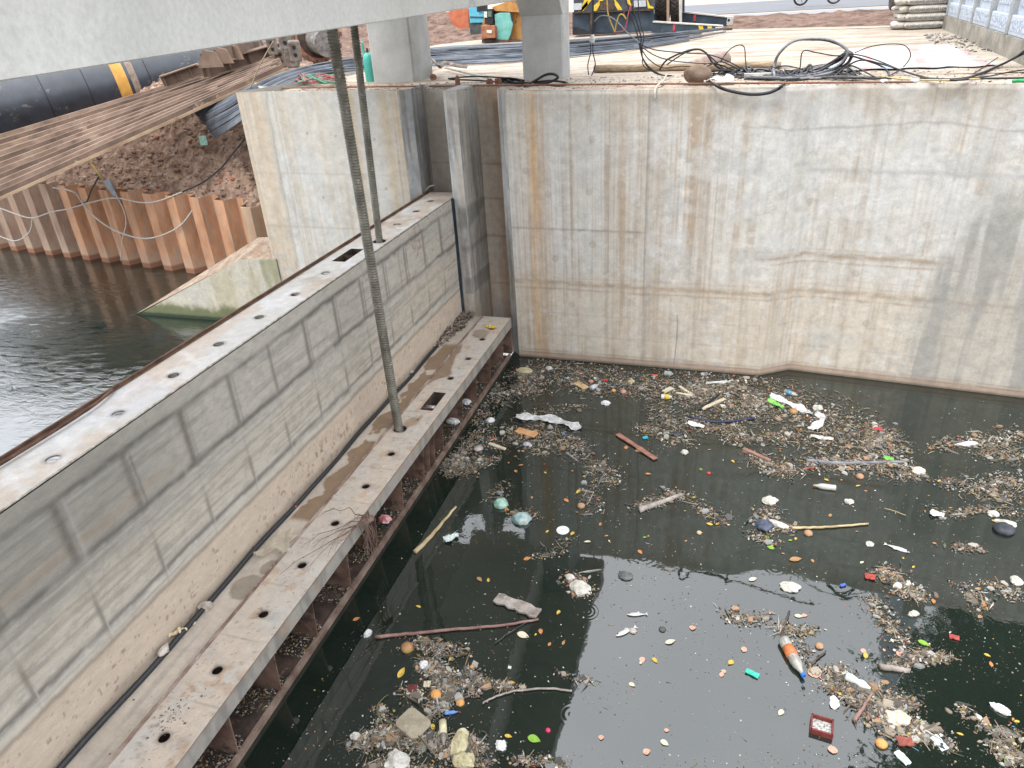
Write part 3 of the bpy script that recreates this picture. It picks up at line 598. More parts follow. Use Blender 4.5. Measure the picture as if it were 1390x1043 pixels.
m = MB(); m.box(XS-.012, XS+.004, -3, 12.44, ZD-.05, ZD+.020); m.box(XS+.004, XS+.022, -3, 12.44, ZD+.001, ZD+.009); m.build('seam_angle', pm('worn_red_angle', (.17, .10, .075), (.42, .34, .28), 4, .7, stretch=(4, 1, 4), spots=((.5, .47, .43), 6, .6)), lo_g)
def fas_col(y, z):
    col = np.ones(y.shape+(3,))*np.array([.33, .31, .275]); col = mixc(col, (.20, .19, .175), sm(.45, .65, fbm(y*9, z*1.5, 51, 4))*.7); col = mixc(col, (.40, .27, .17), sm(.6, .75, fbm(y*5, z*8, 52, 4))*.6)
    col = mixc(col, (.26, .165, .11), band(z, ZD, .018)*.7); return col*(.9+.2*fbm(y*14, z*14, 53, 3))[..., None]
sheet('fascia_plate', lambda y, z: (XD+.004+0*y, y, z), 500, 10, -3, 12.44, .665, ZD+.002, fas_col, M_gtop, lo_g)
m = MB(); m.box(XD-.015, XD-.001, -3, 12.44, .665, ZD-.004); m.build('fascia_back', M_dark, lo_g)
MB().box(-4.64, -4.62, -3, 12.44, -.4, ZD-.004).build('web_plate', M_dark, lo_g)
MB().box(-4.62, -4.20, -3, 12.44, .0, .02).build('bottom_flange', M_dark, lo_g)
m = MB(); m.box(-4.20, -4.178, -3, 12.44, -.25, .075); m.box(-4.225, -4.20, -3, 12.44, .05, .068); m.build('rim', pm('rusty_rim', (.12, .075, .055), (.27, .20, .16), 5, .75, bst=.4), lo_g)
M_rib = pm('rusty_rib', (.10, .055, .04), (.24, .155, .115), 4, .8, bst=.35, spots=((.07, .05, .04), 5, .55))
ribs = [3.39, 4.14, 4.89, 5.70, 6.45, 7.27, 8.04, 8.26, 8.46, 8.81, 9.71, 10.42, 11.22, 12.02, 2.6, 1.85, 1.1, .35, -.4, -1.1]
for y in ribs:
    MB().prism([(-4.62, y-.007, .021), (-4.205, y-.007, .021), (-4.205, y-.007, .10), (-4.15, y-.007, ZD-.01), (-4.62, y-.007, ZD-.01)], (0, .014, 0)).build('rib', M_rib, lo_g)
MB().box(-4.62, -4.14, 12.425, 12.44, .08, ZD-.006).build('end_plate', M_rib, lo_g)
# debris that fills the flange pockets
def col_pick(pal): return pal[int(rng.integers(len(pal)))]
PAL = [(.20, .17, .12)]*7+[(.33, .28, .20)]*6+[(.10, .085, .06)]*8+[(.45, .41, .33)]*5+[(.055, .05, .04)]*8+[(.62, .60, .54)]*3+[(.26, .25, .23)]*5+[(.42, .30, .12)]*3+[(.36, .15, .06)]*2+[(.10, .11, .06)]*4+[(.55, .42, .1)]*1
M_chip = paintmat('litter_chips', .75, .2, 60, .2)
def chips(mb, P, smin, smax, pal, lift=.01, tw=.15, flatness=.5):
    for p in P:
        s = smin+(smax-smin)*rng.random()**2.6; a = rng.random()*6.28; ti = (rng.random(2)-.5)*1.2*flatness; c = col_pick(pal); v = .58+.5*rng.random(); c = tuple(min(.85, x*v) for x in c)
        if rng.random() < tw: dx, dy = s*(1.6+1.6*rng.random()), s*.14
        else: dx, dy = s, s*(.35+.55*rng.random())
        R = rotz(a) @ rotx(ti[0]) @ roty(ti[1]); n = 4+int(rng.random()*2.5); h = max(.0015, s*.12)
        ring = [np.array([dx*.5*math.cos(2*PI*k/n)*(.7+.5*rng.random()), dy*.5*math.sin(2*PI*k/n)*(.7+.5*rng.random()), 0]) for k in range(n)]
        T = [R @ (q+np.array([0, 0, h])) for q in ring]; B = [R @ (q*1.1-np.array([0, 0, h])) for q in ring]
        z = p[2]+lift*rng.random(); vs = [t+np.array([p[0], p[1], z]) for t in T+B]
        mb.add(vs, [tuple(range(n))]+[(k+n, (k+1) % n+n, (k+1) % n, k) for k in range(n)], 0, c)
mb = MB(); N = 9000
ys = rng.uniform(1.5, 12.4, N); xs = rng.uniform(-4.6, -4.225, N)
P = np.stack([xs, ys, .025+.04*vn(xs*5, ys*4, 3)], 1); keep = (np.sin(ys*8.1)*.5+vn(xs*4, ys*2.5, 8) > .05)
chips(mb, P[keep], .008, .035, PAL, .02, .12)
tag(mb.build('leaf_litter', M_chip), 'mass of dark crumbly litter lying on the lower flange of the gate between the ribs', 'debris', kind='stuff')
# ---- rods
M_rod = pm('dusty_threaded_steel', (.13, .12, .095), (.27, .255, .21), 5, .5, metal=.35, bst=.2, spots=((.34, .32, .27), 8, .6))
def rod(px, py, z0, rad, ztop, label, lean=0.0):
    q = onz(px, py, z0); t = thing('threaded_rod', label, 'rod', (q[0], q[1], z0), 'lifting screws of the two gate leaves'); 
    pitch = .036; n = 20; z = z0-.25; vs = []; fs = []; rows = int((ztop-z)/(pitch/6))
    mbr = MB(); prof = [0, .35, 1, 1, .35, 0]
    for i in range(rows):
        for k in range(n):
            ph = (i/6.0+k/n) % 1.0; f = np.interp(ph*6, [0, 1.2, 2.2, 3.8, 4.8, 6], [0, 0, 1, 1, 0, 0]); r = rad*(.86+.14*f); a = 2*PI*k/n
            vs.append((q[0]+r*math.cos(a)+lean*(z+i*pitch/6-z0), q[1]+r*math.sin(a), z+i*pitch/6))
    for i in range(rows-1):
        for k in range(n): fs.append((i*n+k, i*n+(k+1) % n, (i+1)*n+(k+1) % n, (i+1)*n+k))
    mbr.add(vs, fs); mbr.build('screw_thread', M_rod, t)
    MB().lathe([(0, rad*.84), (ztop-z0+.2, rad*.84)], (q[0]-lean*.25, q[1], z0-.25), (lean, 0, 1), n=14).build('screw_core', M_rod, t)
rod(541, 581, ZD, .069, 6.35, 'front thick threaded steel rod standing in the big hole of the lower gate ledge', -.012)
rod(515, 326, ZG, .058, 6.45, 'rear thick threaded steel rod standing in the top plate of the upper gate', .032)
# ---- hoist beam and columns
A0 = onz(0, 111.5, 6.2); A1 = ony(707, 0, 14.5)
dirb = (A1-A0)/np.linalg.norm(A1-A0); st = A0-dirb*7.5; en = A1+dirb*.0
side = np.array([-dirb[1], dirb[0], 0]); side = side/np.linalg.norm(side)*2.0 if side[0] < 0 else -side/np.linalg.norm(side)*2.0
mb = MB(); nseg = 60
def ringb(p, w=0): return [p+np.array([-.008, 0, 0]), p+np.array([0, 0, .008]), p+np.array([0, 0, 1.5]), p+side+np.array([0, 0, 1.5]), p+side]
mb.prism(ringb(st), en-st).build('hoist_beam', M_beam, None)
tag(bpy.data.objects['hoist_beam'], 'pale concrete hoist beam running overhead across the top left of the picture', 'beam')
def column(fr, ri, back, haunch, label, xtop=None):
    """square column from its front-left / front-right base pixels on the yard"""
    a = onz(*fr, 5.0); b = onz(*ri, 5.0); y = (a[1]+b[1])/2; x0, x1 = a[0], b[0]
    t = thing('concrete_column', label, 'column', ((x0+x1)/2, y, 5.0), 'columns carrying the hoist beam'); m = MB(); d = back; c = .03
    zt = 6.12
    m.prism([(x0+c, y, 4.98), (x1-c, y, 4.98), (x1, y+c, 4.98), (x1, y+d, 4.98), (x0, y+d, 4.98), (x0, y+c, 4.98)], (0, 0, (zt if haunch else 6.35)-4.98)); m.build('shaft', M_concp, t, bevel=.008)
    if haunch:
        h = MB(); L0 = [(x0, y, zt), (x1, y, zt), (x1, y+d, zt), (x0, y+d, zt)]; L1 = [(x0, y-.55, zt+.6), (x1, y-.55, zt+.6), (x1, y+d, zt+.6), (x0, y+d, zt+.6)]; L2 = [(p[0], p[1], zt+2.2) for p in L1]
        h.add(L0+L1+L2, [(0, 1, 5, 4), (1, 2, 6, 5), (2, 3, 7, 6), (3, 0, 4, 7), (4, 5, 9, 8), (5, 6, 10, 9), (6, 7, 11, 10), (7, 4, 8, 11), (8, 9, 10, 11)]); h.build('haunch', M_concp, t, bevel=.01)
    return t
column((511, 112.5), (560, 112.5), 1.0, False, 'left square concrete column beside the green gas bottle, half hidden by the beam')
column((711, 109), (764.5, 108), .55, True, 'right square concrete column with a flared head and black hoses at its foot')
# ---- hose along the foot of the gate
hp = [(-5.085+.012*math.sin(y*2.1), y, ZD+.012+.006*math.sin(y*5)) for y in np.arange(-3, 11.3, .25)]
tag(MB().tube(hp, .030, 10).build('rubber_hose', M_rubber, smooth=True), 'long black rubber hose lying along the foot of the upper gate face', 'hose')
# ---- sheet piles
M_pile = None
def pilemat(name, a, b, top):
    m, t, p = NT(name)
    c = ramp(t, nz(t, 2.6, 6, (1, 1, .35), .65), [(.32, a), (.66, b)])
    tc = t.nodes.new('ShaderNodeTexCoord'); sx = t.nodes.new('ShaderNodeSeparateXYZ'); t.links.new(tc.outputs['Object'], sx.inputs[0])
    c = mul(t, c, (.30, .245, .195), 'MIX', ramp(t, nz(t, 7, 5, (1.3, 1.3, .22), .7), [(.52, g(0)), (.64, g(.8))]))
    mr = t.nodes.new('ShaderNodeMapRange'); mr.inputs['From Min'].default_value = .85; mr.inputs['From Max'].default_value = .35; t.links.new(sx.outputs[2], mr.inputs[0])
    c = mul(t, c, (.36, .29, .225), 'MIX', mul(t, ramp(t, mr.outputs[0], [(0, g(0)), (1, g(.85))]), ramp(t, nz(t, 5, 4), [(.3, g(.4)), (.6, g(1))])))
    mr2 = t.nodes.new('ShaderNodeMapRange'); mr2.inputs['From Min'].default_value = .47; mr2.inputs['From Max'].default_value = .41; t.links.new(sx.outputs[2], mr2.inputs[0])
    c = mul(t, c, (.20, .085, .045), 'MIX', ramp(t, mr2.outputs[0], [(0, g(0)), (1, g(.85))]))
    t.links.new(c, p.inputs['Base Color']); p.inputs['Roughness'].default_value = .8; p.inputs['Specular IOR Level'].default_value = .2
    bump(t, p, nz(t, 24, 5, rough=.7), .35, .01); return m
pm_o = pilemat('orange_rust_pile', (.27, .135, .075), (.48, .27, .16), 2.3); pm_b = pilemat('brown_mud_pile', (.20, .13, .095), (.35, .245, .185), 2.3); pm_s = pilemat('sandy_rust_pile', (.30, .19, .12), (.44, .31, .21), 2.3)
dv = (PB-PA)/np.linalg.norm(PB-PA); nv_ = np.array([dv[1], -dv[0]]); per = .86
kind_of = lambda k: ('brown mud-caked', pm_b) if k > 10 else (('orange rusty', pm_o) if k > 2 else ('sandy brown', pm_s))
for k in range(19):
    o0 = PB-dv*(per*(k+1)+.05); zt = 2.33+.03*random.random()-(.12 if k < 3 else 0)+.012*k
    pr = [(0, .02), (.06, .02), (.20, .34), (.52, .34), (.66, .02), (.80, .02), (.86, .02)]; th = .02
    def P2(a, b): q = o0+dv*a+nv_*(b-.18); return (q[0], q[1])
    front = [P2(a, b+th) for a, b in pr]; backp = [P2(a, b) for a, b in pr][::-1]
    poly = [(x, y, 0) for x, y in front+backp]; nfr = len(front)
    m = MB(); V0 = [(x, y, -.4) for x, y, _ in poly]; V1 = [(x, y, zt+(.02*random.random())) for x, y, _ in poly]; n = len(poly)
    F = [(i, (i+1) % n, (i+1) % n+n, i+n) for i in range(n)]+[(i+n, i+1+n, n-2-i+n, n-1-i+n) for i in range(nfr-1)]
    m.add(V0+V1, F); desc, mt_ = kind_of(k)
    lb = {'brown mud-caked': 'brown mud-caked steel sheet pile at the left end of the row, standing in the river', 'orange rusty': 'bright orange rusty steel sheet pile in the middle of the row, standing in the river', 'sandy brown': 'sandy brown steel sheet pile at the right end of the row'}[desc]
    tag(m.build('sheet_pile', mt_), lb, 'sheet pile', 'steel sheet piles standing in the river')
# ================================================================== YARD AND BANK OBJECTS
def pz(*pts): return [onz(*p) for p in pts]
def py_(Y, *pts): return [ony(x, y, Y) for x, y in pts]
def pc_(Y, *pts):   # like py_, but points that would sink below the yard lie on it instead
    r = [ony(x, y, Y) for x, y in pts]; return [q if q[2] > 5.012 else onz(x, y, 5.012+.02*abs(math.sin(x))) for q, (x, y) in zip(r, pts)]
M_wood = pm('weathered_wood', (.22, .16, .10), (.42, .33, .23), 5, .85, stretch=(1, 6, 6), bst=.4)
M_blk = flat('black_cable', (.018, .019, .022), .5, .4)
M_orange = pm('faded_orange_paint', (.42, .12, .055), (.58, .20, .11), 3, .7, spots=((.25, .10, .06), 6, .66))
M_ochre = pm('rusty_ochre_paint', (.36, .17, .05), (.50, .27, .09), 3, .75, spots=((.22, .10, .05), 4, .55))
M_cyan = pm('chipped_sky_blue_paint', (.08, .38, .52), (.14, .48, .62), 3, .6, spots=((.12, .07, .05), 5, .62))
M_turq = pm('chipped_turquoise_paint', (.11, .36, .32), (.20, .46, .42), 4, .7, spots=((.30, .17, .10), 6, .58))
M_redrust = pm('red_rust_box', (.24, .09, .05), (.38, .17, .10), 4, .8)
M_navy = pm('worn_dark_blue_steel', (.022, .034, .048), (.05, .075, .10), 2, .6, spots=((.14, .11, .09), 4, .66))
M_yel = pm('chipped_yellow_paint', (.55, .38, .03), (.68, .48, .05), 6, .6, spots=((.15, .11, .05), 8, .62))
M_cream = pm('dirty_cream_steel', (.42, .40, .36), (.58, .55, .50), 5, .7)
M_soilc = M_soil
# --- rusty steel sections lying on the bank
M_sec = pm('rusty_section', (.12, .078, .056), (.25, .175, .13), 1.6, .85, stretch=(1, 1, 1), bst=.4, bsc=20, spots=((.12, .075, .055), 1.8, .64))
M_secedge = pm('bright_rust_edge', (.28, .185, .115), (.46, .34, .225), 2.5, .75, spots=((.24, .15, .09), 2, .64))
nb = 11; M_secd = pm('dark_rusty_section', (.07, .045, .034), (.16, .105, .075), 1.6, .85, bst=.4, bsc=20, spots=((.26, .19, .14), 1.8, .6))
for i in range(nb):
    f = i/(nb-1)
    a = onz(-70, (302*(1-f)+212*f), 2.55+.85*f); b = onz(385-6*f, 96*(1-f)+77*f, 5.12+.10*f)
    b = a+(b-a)*(1.0-.04*((i*37) % 5)/5); a = a+(b-a)*.02*((i*53) % 4)
    d = (b-a)/np.linalg.norm(b-a); up_ = np.array([0, 0, 1.0]); s_ = np.cross(d, up_); s_ /= np.linalg.norm(s_); u_ = np.cross(s_, d)
    t = thing('steel_section', ['lowest rusty steel section of the stack, overhanging the piles', 'long rusty steel section in the middle of the sloping stack on the bank', 'topmost rusty steel section of the stack, lying against the black pipe'][0 if i == 0 else 2 if i == nb-1 else 1], 'steel beam', a, 'rusty steel sections stacked on the bank')
    w = .14; pr = [(-w, .0), (-w+.02, .0), (-w*.55, .13), (w*.55, .13), (w-.02, 0), (w, 0), (w, .02), (w*.62, .155), (-w*.62, .155), (-w, .02)]
    MB().prism([a+s_*p+u_*q for p, q in pr], b-a).build('web', M_sec if i % 3 else M_secd, t)
    for sg in (-1, 1): MB().prism([a+s_*(sg*(w+.012))+s_*k*.022+u_*q for k, q in ((-1, -.01), (1, -.01), (1, .055), (-1, .055))], b-a).build('interlock', M_secedge, t)
# girders on top of the stack
def girder(p, q, h, w, label, ztag=5.3, plates=3):
    d = (q-p)/np.linalg.norm(q-p); s_ = np.cross(d, [0, 0, 1.0]); s_ /= np.linalg.norm(s_); u_ = np.cross(s_, d); t = thing('steel_girder', label, 'steel girder', p)
    for nm, c0, hw, hh in (('flange', h, w, .015), ('web', h/2, .012, h/2-.015), ('flange', 0, w, .015)):
        MB().prism([p+s_*a+u_*(c0+b) for a, b in ((-hw, -hh), (hw, -hh), (hw, hh), (-hw, hh))], q-p).build(nm, M_sec, t)
    for k in range(plates):
        o = p+(q-p)*(k+.15)/plates; MB().prism([o+s_*a+u_*b for a, b in ((-w*.9, .016), (w*.9, .016), (w*.9, h-.016), (-w*.9, h-.016))], d*.015).build('stiffener', M_sec, t)
    return t
girder(onz(277, 106, 4.95), onz(383, 74, 5.3), .34, .17, 'rusty plate girder with white dusty edge lying on top of the stack', plates=4)
girder(onz(224, 119, 4.75), onz(276, 101, 5.0), .30, .15, 'shorter rusty girder lying end to end beside the black pipe', plates=3)
t = thing('steel_bracket', 'rusty tapered steel bracket with triangular plates behind the plate girder', 'steel bracket', onz(300, 92, 5.2))
for k in range(5):
    o = onz(285+15*k, 92-5.2*k, 5.35); MB().prism([o+np.array(v) for v in ((-.35, 0, 0), (.35, 0, 0), (.22, 0, .34), (-.1, 0, .40))], (.05, .03, 0)).build('gusset', M_sec, t)
o1, o2 = onz(275, 93, 5.33), onz(352, 66, 5.5); MB().prism([o1, o1+np.array([0, 0, .33]), o1+np.array([.02, 0, .33]), o1+np.array([.02, 0, 0])], o2-o1).build('side_plate', M_sec, t)
# --- the big black pipe
def pipemat():
    m, t, p = NT('bitumen_black_pipe')
    c = ramp(t, nz(t, 3, 4), [(.3, (.018, .022, .03)), (.7, (.035, .042, .055))])
    c = mul(t, c, (.26, .22, .17), 'MIX', ramp(t, nz(t, 2.4, 6, (1, .5, 1), .75), [(.60, g(0)), (.68, g(.6))]))
    t.links.new(c, p.inputs['Base Color']); p.inputs['Roughness'].default_value = .32; p.inputs['Specular IOR Level'].default_value = .7; bump(t, p, nz(t, 9, 3), .05); return m
M_pipe = pipemat()
a = onz(0, 148, 4.35); b = onz(350, 76, 5.15); dvec = (b-a)/np.linalg.norm(b-a); a = a-dvec*3; Lp = float(np.linalg.norm(onz(350, 76, 5.15)-a)); b = a+dvec*Lp
t = thing('steel_pipe', 'huge glossy black steel pipe with an orange band lying on the bank under the beam', 'pipe', a)
R_ = 1.02; ax = (b-a)/np.linalg.norm(b-a)
MB().tube([a+ax*Lp*k/27 for k in range(28)], R_, 40).build('barrel', M_pipe, t, smooth=True)
def nearest(px):  # distance along the axis where it crosses image column px
    best = None
    for k in np.arange(0, Lp, .05):
        q = a+ax*k; c = ROT.T @ (q-EYE); x = PP[0]+c[0]*FPX/-c[2]
        if best is None or abs(x-px) < best[0]: best = (abs(x-px), k)
    return best[1]
for px, w_, mt, nm in ((153, .16, M_yel if False else pm('orange_tape', (.50, .25, .05), (.62, .34, .08), 5, .6, spots=((.4, .3, .2), 6, .6)), 'orange_band'), (171, .09, pm('dried_mud_band', (.20, .15, .12), (.34, .27, .21), 6, .9), 'mud_band')):
    k = nearest(px); MB().tube([a+ax*k, a+ax*(k+w_*2.2)], R_+.006, 40, cap=False).build(nm, mt, t, smooth=True)
for px in (60, 115, 196): k = nearest(px); MB().tube([a+ax*k, a+ax*(k+.03)], R_+.008, 40, cap=False).build('weld_seam', M_blk, t, smooth=True)
# --- drill casing and ballast blocks at the end of the stack
oc = onz(418, 84, 5.0)
t = thing('drill_casing', 'orange-brown toothed drill casing ring with a grey core lying on the soil', 'drill casing', oc)
axd = np.array([.75, -.62, .05]); axd /= np.linalg.norm(axd)
c0 = oc+np.array([.1, .5, .72])
MB().tube([c0, c0+axd*.25], .80, 28).build('ring', pm('salmon_rust', (.30, .14, .09), (.46, .25, .18), 4, .8), t, bevel=.02)
MB().tube([c0+axd*.24, c0+axd*.27], .66, 28).build('inner_disc', M_dark, t)
for k in range(14):
    an = k*2*PI/14; u1 = np.cross(axd, [0, 0, 1]); u1 /= np.linalg.norm(u1); u2 = np.cross(axd, u1); q = c0+axd*.2+(u1*math.cos(an)+u2*math.sin(an))*.78
    MB().obox(q, .07, .07, .07, rotz(an)).build('tooth', M_sec, t)
MB().tube([c0+axd*.25-np.array([0, 0, .12]), c0+axd*1.1-np.array([0, 0, .25])], .42, 20).build('core', pm('grey_scraped_steel', (.12, .115, .11), (.30, .28, .26), 8, .6), t, smooth=False, bevel=.01)
M_bal = pm('muddy_cast_block', (.13, .10, .085), (.32, .28, .24), 3.5, .85, spots=((.42, .38, .33), 5, .6))
for (px, py, zz, s, lb) in ((399, 92, 5.02, .30, 'upright grey cast block with two holes, nearest the rusty stack'), (384, 92, 4.98, .26, 'dark cast block half hidden behind the stack end'), (403, 84, 5.4, .22, 'small cast block resting on top of the others'), (372, 75, 5.35, .24, 'muddy cast block lying under the beam by the casing'), (389, 68, 5.6, .25, 'upper cast block tucked under the beam')):
    o = onz(px, py, zz); t = thing('ballast_block', lb, 'metal block', o, 'cast blocks beside the drill casing')
    m = MB().obox(o+np.array([0, 0, s*1.05]), s*.62, s*.5, s*1.05, rotz(.5) @ rotx(.15)); m.build('body', M_bal, t, bevel=s*.22)
    f_ = rotz(.5) @ rotx(.15) @ np.array([0, -1, 0])
    for hz in (-.3, .45): q = o+np.array([0, 0, s*1.05])+rotz(.5) @ rotx(.15) @ np.array([0, -s*.5, s*hz]); MB().tube([q-f_*.005, q+f_*.012], s*.2, 12).build('socket', M_blk, t)
# --- long steel bars
M_bar = pm('blue_grey_steel_bar', (.05, .06, .075), (.16, .18, .21), 1.2, .42, metal=.5, stretch=(1, 1, 1), spec=.5)
low = [(292, 188, 3.75), (326, 166, 4.35), (370, 128, 4.9), (420, 104, 5.04), (480, 96, 5.04), (580, 90, 5.04), (700, 84, 5.04), (820, 72, 5.04), (900, 61, 5.04), (985, 46, 5.04)]
upp = [(262, 151, 4.3), (318, 128, 4.7), (350, 113, 4.95), (400, 99, 5.05), (470, 82, 5.08), (580, 66, 5.15), (700, 59, 5.15), (820, 52, 5.12), (900, 47, 5.1), (985, 40, 5.06)]
LW = [onz(*p) for p in low]; UP = [onz(*p) for p in upp]
for i in range(74):
    f = min(1, max(0, (i+.5)/74+.02*(random.random()-.5))); e = random.random(); h_ = .0+.16*abs(math.sin(i*1.7))*(1-abs(2*f-1))
    pts = []
    for k in range(10):
        ff = min(1, max(0, f+(.10*(random.random()-.5) if k > 3 else 0))); q = LW[k]*(1-ff)+UP[k]*ff; pts.append(q+np.array([0, 0, h_*(1 if k > 2 else 1)]))
    sx_ = 0 if i % 3 else 0
    path = spline(pts, 5); L0 = int(e*2); path = path[:len(path)-int(random.random()*9)]
    sk_ = 'steel_bar'; o = MB().tube(path, .018, 5).build(sk_, M_bar, smooth=True)
    tag(o, 'long thin blue-grey steel bar in the bundle stretched across the yard behind the columns', 'steel bar', 'long steel bars lying across the yard')
o = onz(276, 191, 3.55); MB().obox(o, .10, .01, .12, rotz(.2)).build('tag_card', flat('mint_card', (.35, .6, .5), .6)); tag(bpy.data.objects['tag_card'], 'small mint green tag card on the soil below the bar ends', 'tag')
# --- rusty edge strip, small wheels and post at the slot
M_redst = pm('red_rust_strip', (.16, .07, .045), (.28, .14, .09), 5, .8)
a, b = onz(380, 119.6, 5.05), onz(1240, 111.5, 5.05)
MB().tube([a, (a+b)/2+np.array([0, 0, .01]), b], .016, 6).build('edge_strip', M_redst); tag(bpy.data.objects['edge_strip'], 'long thin rusty iron strip lying along the yard edge above the slots', 'iron strip')
for (px, py, lb) in ((588.5, 105, 'lone small rusty wheel beside the left column'), (665, 112, 'left one of two small rusty wheels beside the black hoses'), (676.5, 111.5, 'right one of two small rusty wheels, touching the black hoses')):
    o = onz(px, py+4.5, 5.03); r = .062; t = thing('rusty_wheel', lb, 'wheel', o, 'small rusty iron wheels on the yard edge'); c = o+np.array([0, 0, r])
    MB().tube([c-np.array([0, .03, 0]), c-np.array([0, .008, 0]), c+np.array([0, .008, 0]), c+np.array([0, .03, 0])], [r, r*.75, r*.75, r], 18).build('rim', M_redst, t); MB().tube([c-np.array([0, .034, 0]), c+np.array([0, .034, 0])], r*.22, 8).build('hub', M_dark, t)
o = onz(621, 118.5, 5.03); MB().prism([o+np.array(v) for v in ((-.045, 0, 0), (.05, 0, 0), (.035, 0, .17), (.0, 0, .20), (-.03, 0, .17))], (0, .05, 0)).build('iron_lug', M_redst); tag(bpy.data.objects['iron_lug'], 'short rusty pointed lug standing above the narrow pier', 'iron lug')
# wooden handle / iron bar near the left column
MB().tube([onz(604, 92, 5.08), onz(662, 106, 5.06)], .026, 8).build('pale_bar', M_cream); tag(bpy.data.objects['pale_bar'], 'pale iron bar lying between the two columns', 'bar')
pts = spline([onz(583, 92, 5.1), onz(588, 82, 5.2), onz(596, 91, 5.25), onz(604, 85, 5.2), onz(618, 89, 5.12), onz(634, 91, 5.08)], 6); MB().tube(pts, .045, 7, flatn=.5).build('webbing_sling', pm('dirty_webbing', (.16, .13, .11), (.34, .29, .25), 9, .9)); tag(bpy.data.objects['webbing_sling'], 'crumpled dirty lifting sling at the end of the pale bar', 'sling')
# --- gas bottle
M_mint = pm('mint_green_enamel', (.05, .36, .30), (.08, .46, .38), 4, .45, spots=((.3, .35, .3), 6, .7), spec=.5)
o = onz(507, 111, 5.0)+np.array([-.05, .0, 0]); t = thing('gas_bottle', 'mint green gas bottle standing against the left concrete column', 'gas bottle', o)
MB().lathe([(0, .10), (.04, .115), (.46, .115), (.52, .10), (.56, .07), (.58, .03)], o, n=20).build('body', M_mint, t, smooth=True)
MB().lathe([(0, .11), (.03, .11)], o-np.array([0, 0, .005]), n=16).build('foot_ring', M_mint, t)
MB().prism([o+np.array([-.10, -.02, .50]), o+np.array([-.06, -.02, .50]), o+np.array([-.085, -.02, .78]), o+np.array([-.12, -.02, .80])], (0, .04, 0)).build('collar', M_mint, t)
MB().lathe([(0, .03), (.10, .02)], o+np.array([0, 0, .57]), n=10).build('valve', M_dark, t)
# --- red and green gas hoses
M_hg = flat('green_hose', (.04, .26, .15), .5); M_hr = flat('red_hose', (.42, .06, .07), .5)
for k, (mt, cx, lb, cn) in enumerate(((M_hg, 0, 'tangled thin green gas hose on the yard edge left of the rods', 'green'), (M_hr, 1, 'tangled thin red gas hose on the yard edge left of the rods', 'red'))):
    pts = [];  rr = random.Random(5+k)
    for j in range(26):
        x = 402+68*abs(((j*.37+k*.2) % 2)-1); y = 105+6*math.sin(j*2.1+k)+rr.random()*4; pts.append(onz(x, y, 5.04+.12*rr.random()))
    MB().tube(spline(pts, 6), .012, 5).build('gas_hose', mt, smooth=True); o = bpy.data.objects['gas_hose' if k == 0 else 'gas_hose.001']; tag(o, lb, 'hose')
# --- cables and hoses
def cable(pts, r, label, name='cable', mat=None, n=7, cat='cable', group=None):
    o = MB().tube(spline(pts, n), r, 6).build(name, mat or M_blk, smooth=True); return tag(o, label, cat, group)
Yc = 14.0
cable(pc_(13.7, (688, 109), (700, 113), (725, 112), (750, 110), (770, 113), (762, 117), (735, 117), (712, 118)), .022, 'black hose looped flat at the foot of the right column', 'hose', cat='hose')
cable(pc_(13.6, (690, 116), (705, 117), (722, 112), (740, 102), (752, 101), (757, 106), (745, 112), (728, 115), (712, 119)), .024, 'black hose with an upright kink in front of the right column', 'hose', cat='hose')
cable(pc_(13.9, (608, 107), (640, 104), (672, 105), (695, 107), (712, 110), (690, 113), (670, 111), (640, 109), (610, 108)), .015, 'thin black hose stretched between the two columns', 'hose', cat='hose')
for j in range(5): cable(pc_(13.8+.12*j, (672+3*j, 108+j), (690, 106+j*1.4), (706, 109+j*1.2), (700, 114), (684, 114+j*.5), (676, 112)), .016, 'short loop of black hose in the heap left of the right column', 'hose', cat='hose', group='hose loops heaped by the right column')
# hanging cables
for k, (x0, x1, r) in enumerate(((846, 880, .011), (852, 882, .013), (862, 876, .010))):
    tag_l = 'one of the three black cables hanging down in front of the crane'
    cable(pc_(14.2, (x0, -30), (x0+4, 0), (858+5*k, 25), (866+4*k, 50), (868+2*k, 62), (872, 78), (x1, 92), (893+k*5, 101+k), (912, 103)), r, tag_l, group='black cables hanging in front of the crane')
cable(pc_(14.15, (823, -25), (824, 5), (826, 22), (833, 40), (835, 43.5), (836, 35), (840, 22), (845, 20), (850, 26)), .012, 'yellow cable looped in front of the crane bumper', mat=flat('yellow_cable', (.55, .36, .07), .5))
cable(pc_(14.1, (858, 5), (853, 18), (850, 34), (846, 42), (835, 43.8)), .010, 'thin pink-red cable joined to the yellow loop', mat=flat('pink_cable', (.50, .08, .13), .5))
cable(pc_(14.1, (806, 30), (815, 22), (828, 23), (840, 32), (852, 45), (868, 58)), .011, 'grey cable arching from the junction box toward the hanging cables', mat=flat('grey_cable', (.22, .22, .23), .5))
cable(pc_(14.0, (805, -20), (805, 30), (804, 50)), .014, 'black cable hanging above the white junction box'); 
cable(pc_(14.0, (801, 58), (802, 70), (798, 88), (799, 102)), .010, 'blue-black wire dropping from the junction box, left of its pair', mat=flat('navy_wire', (.02, .02, .06), .5)); cable(pc_(14.0, (805, 58), (805, 72), (808, 88), (803, 103)), .010, 'blue-black wire dropping from the junction box, right of its pair', mat=bpy.data.materials['navy_wire'])
q = ony(804, 53, 14.0); MB().blob(q, .055, .045, .075, .25, 4, 2).build('junction_box', flat('dusty_white_plastic', (.55, .54, .50), .6)); tag(bpy.data.objects['junction_box'], 'small white taped junction box hanging in front of the bar bundle', 'junction box')
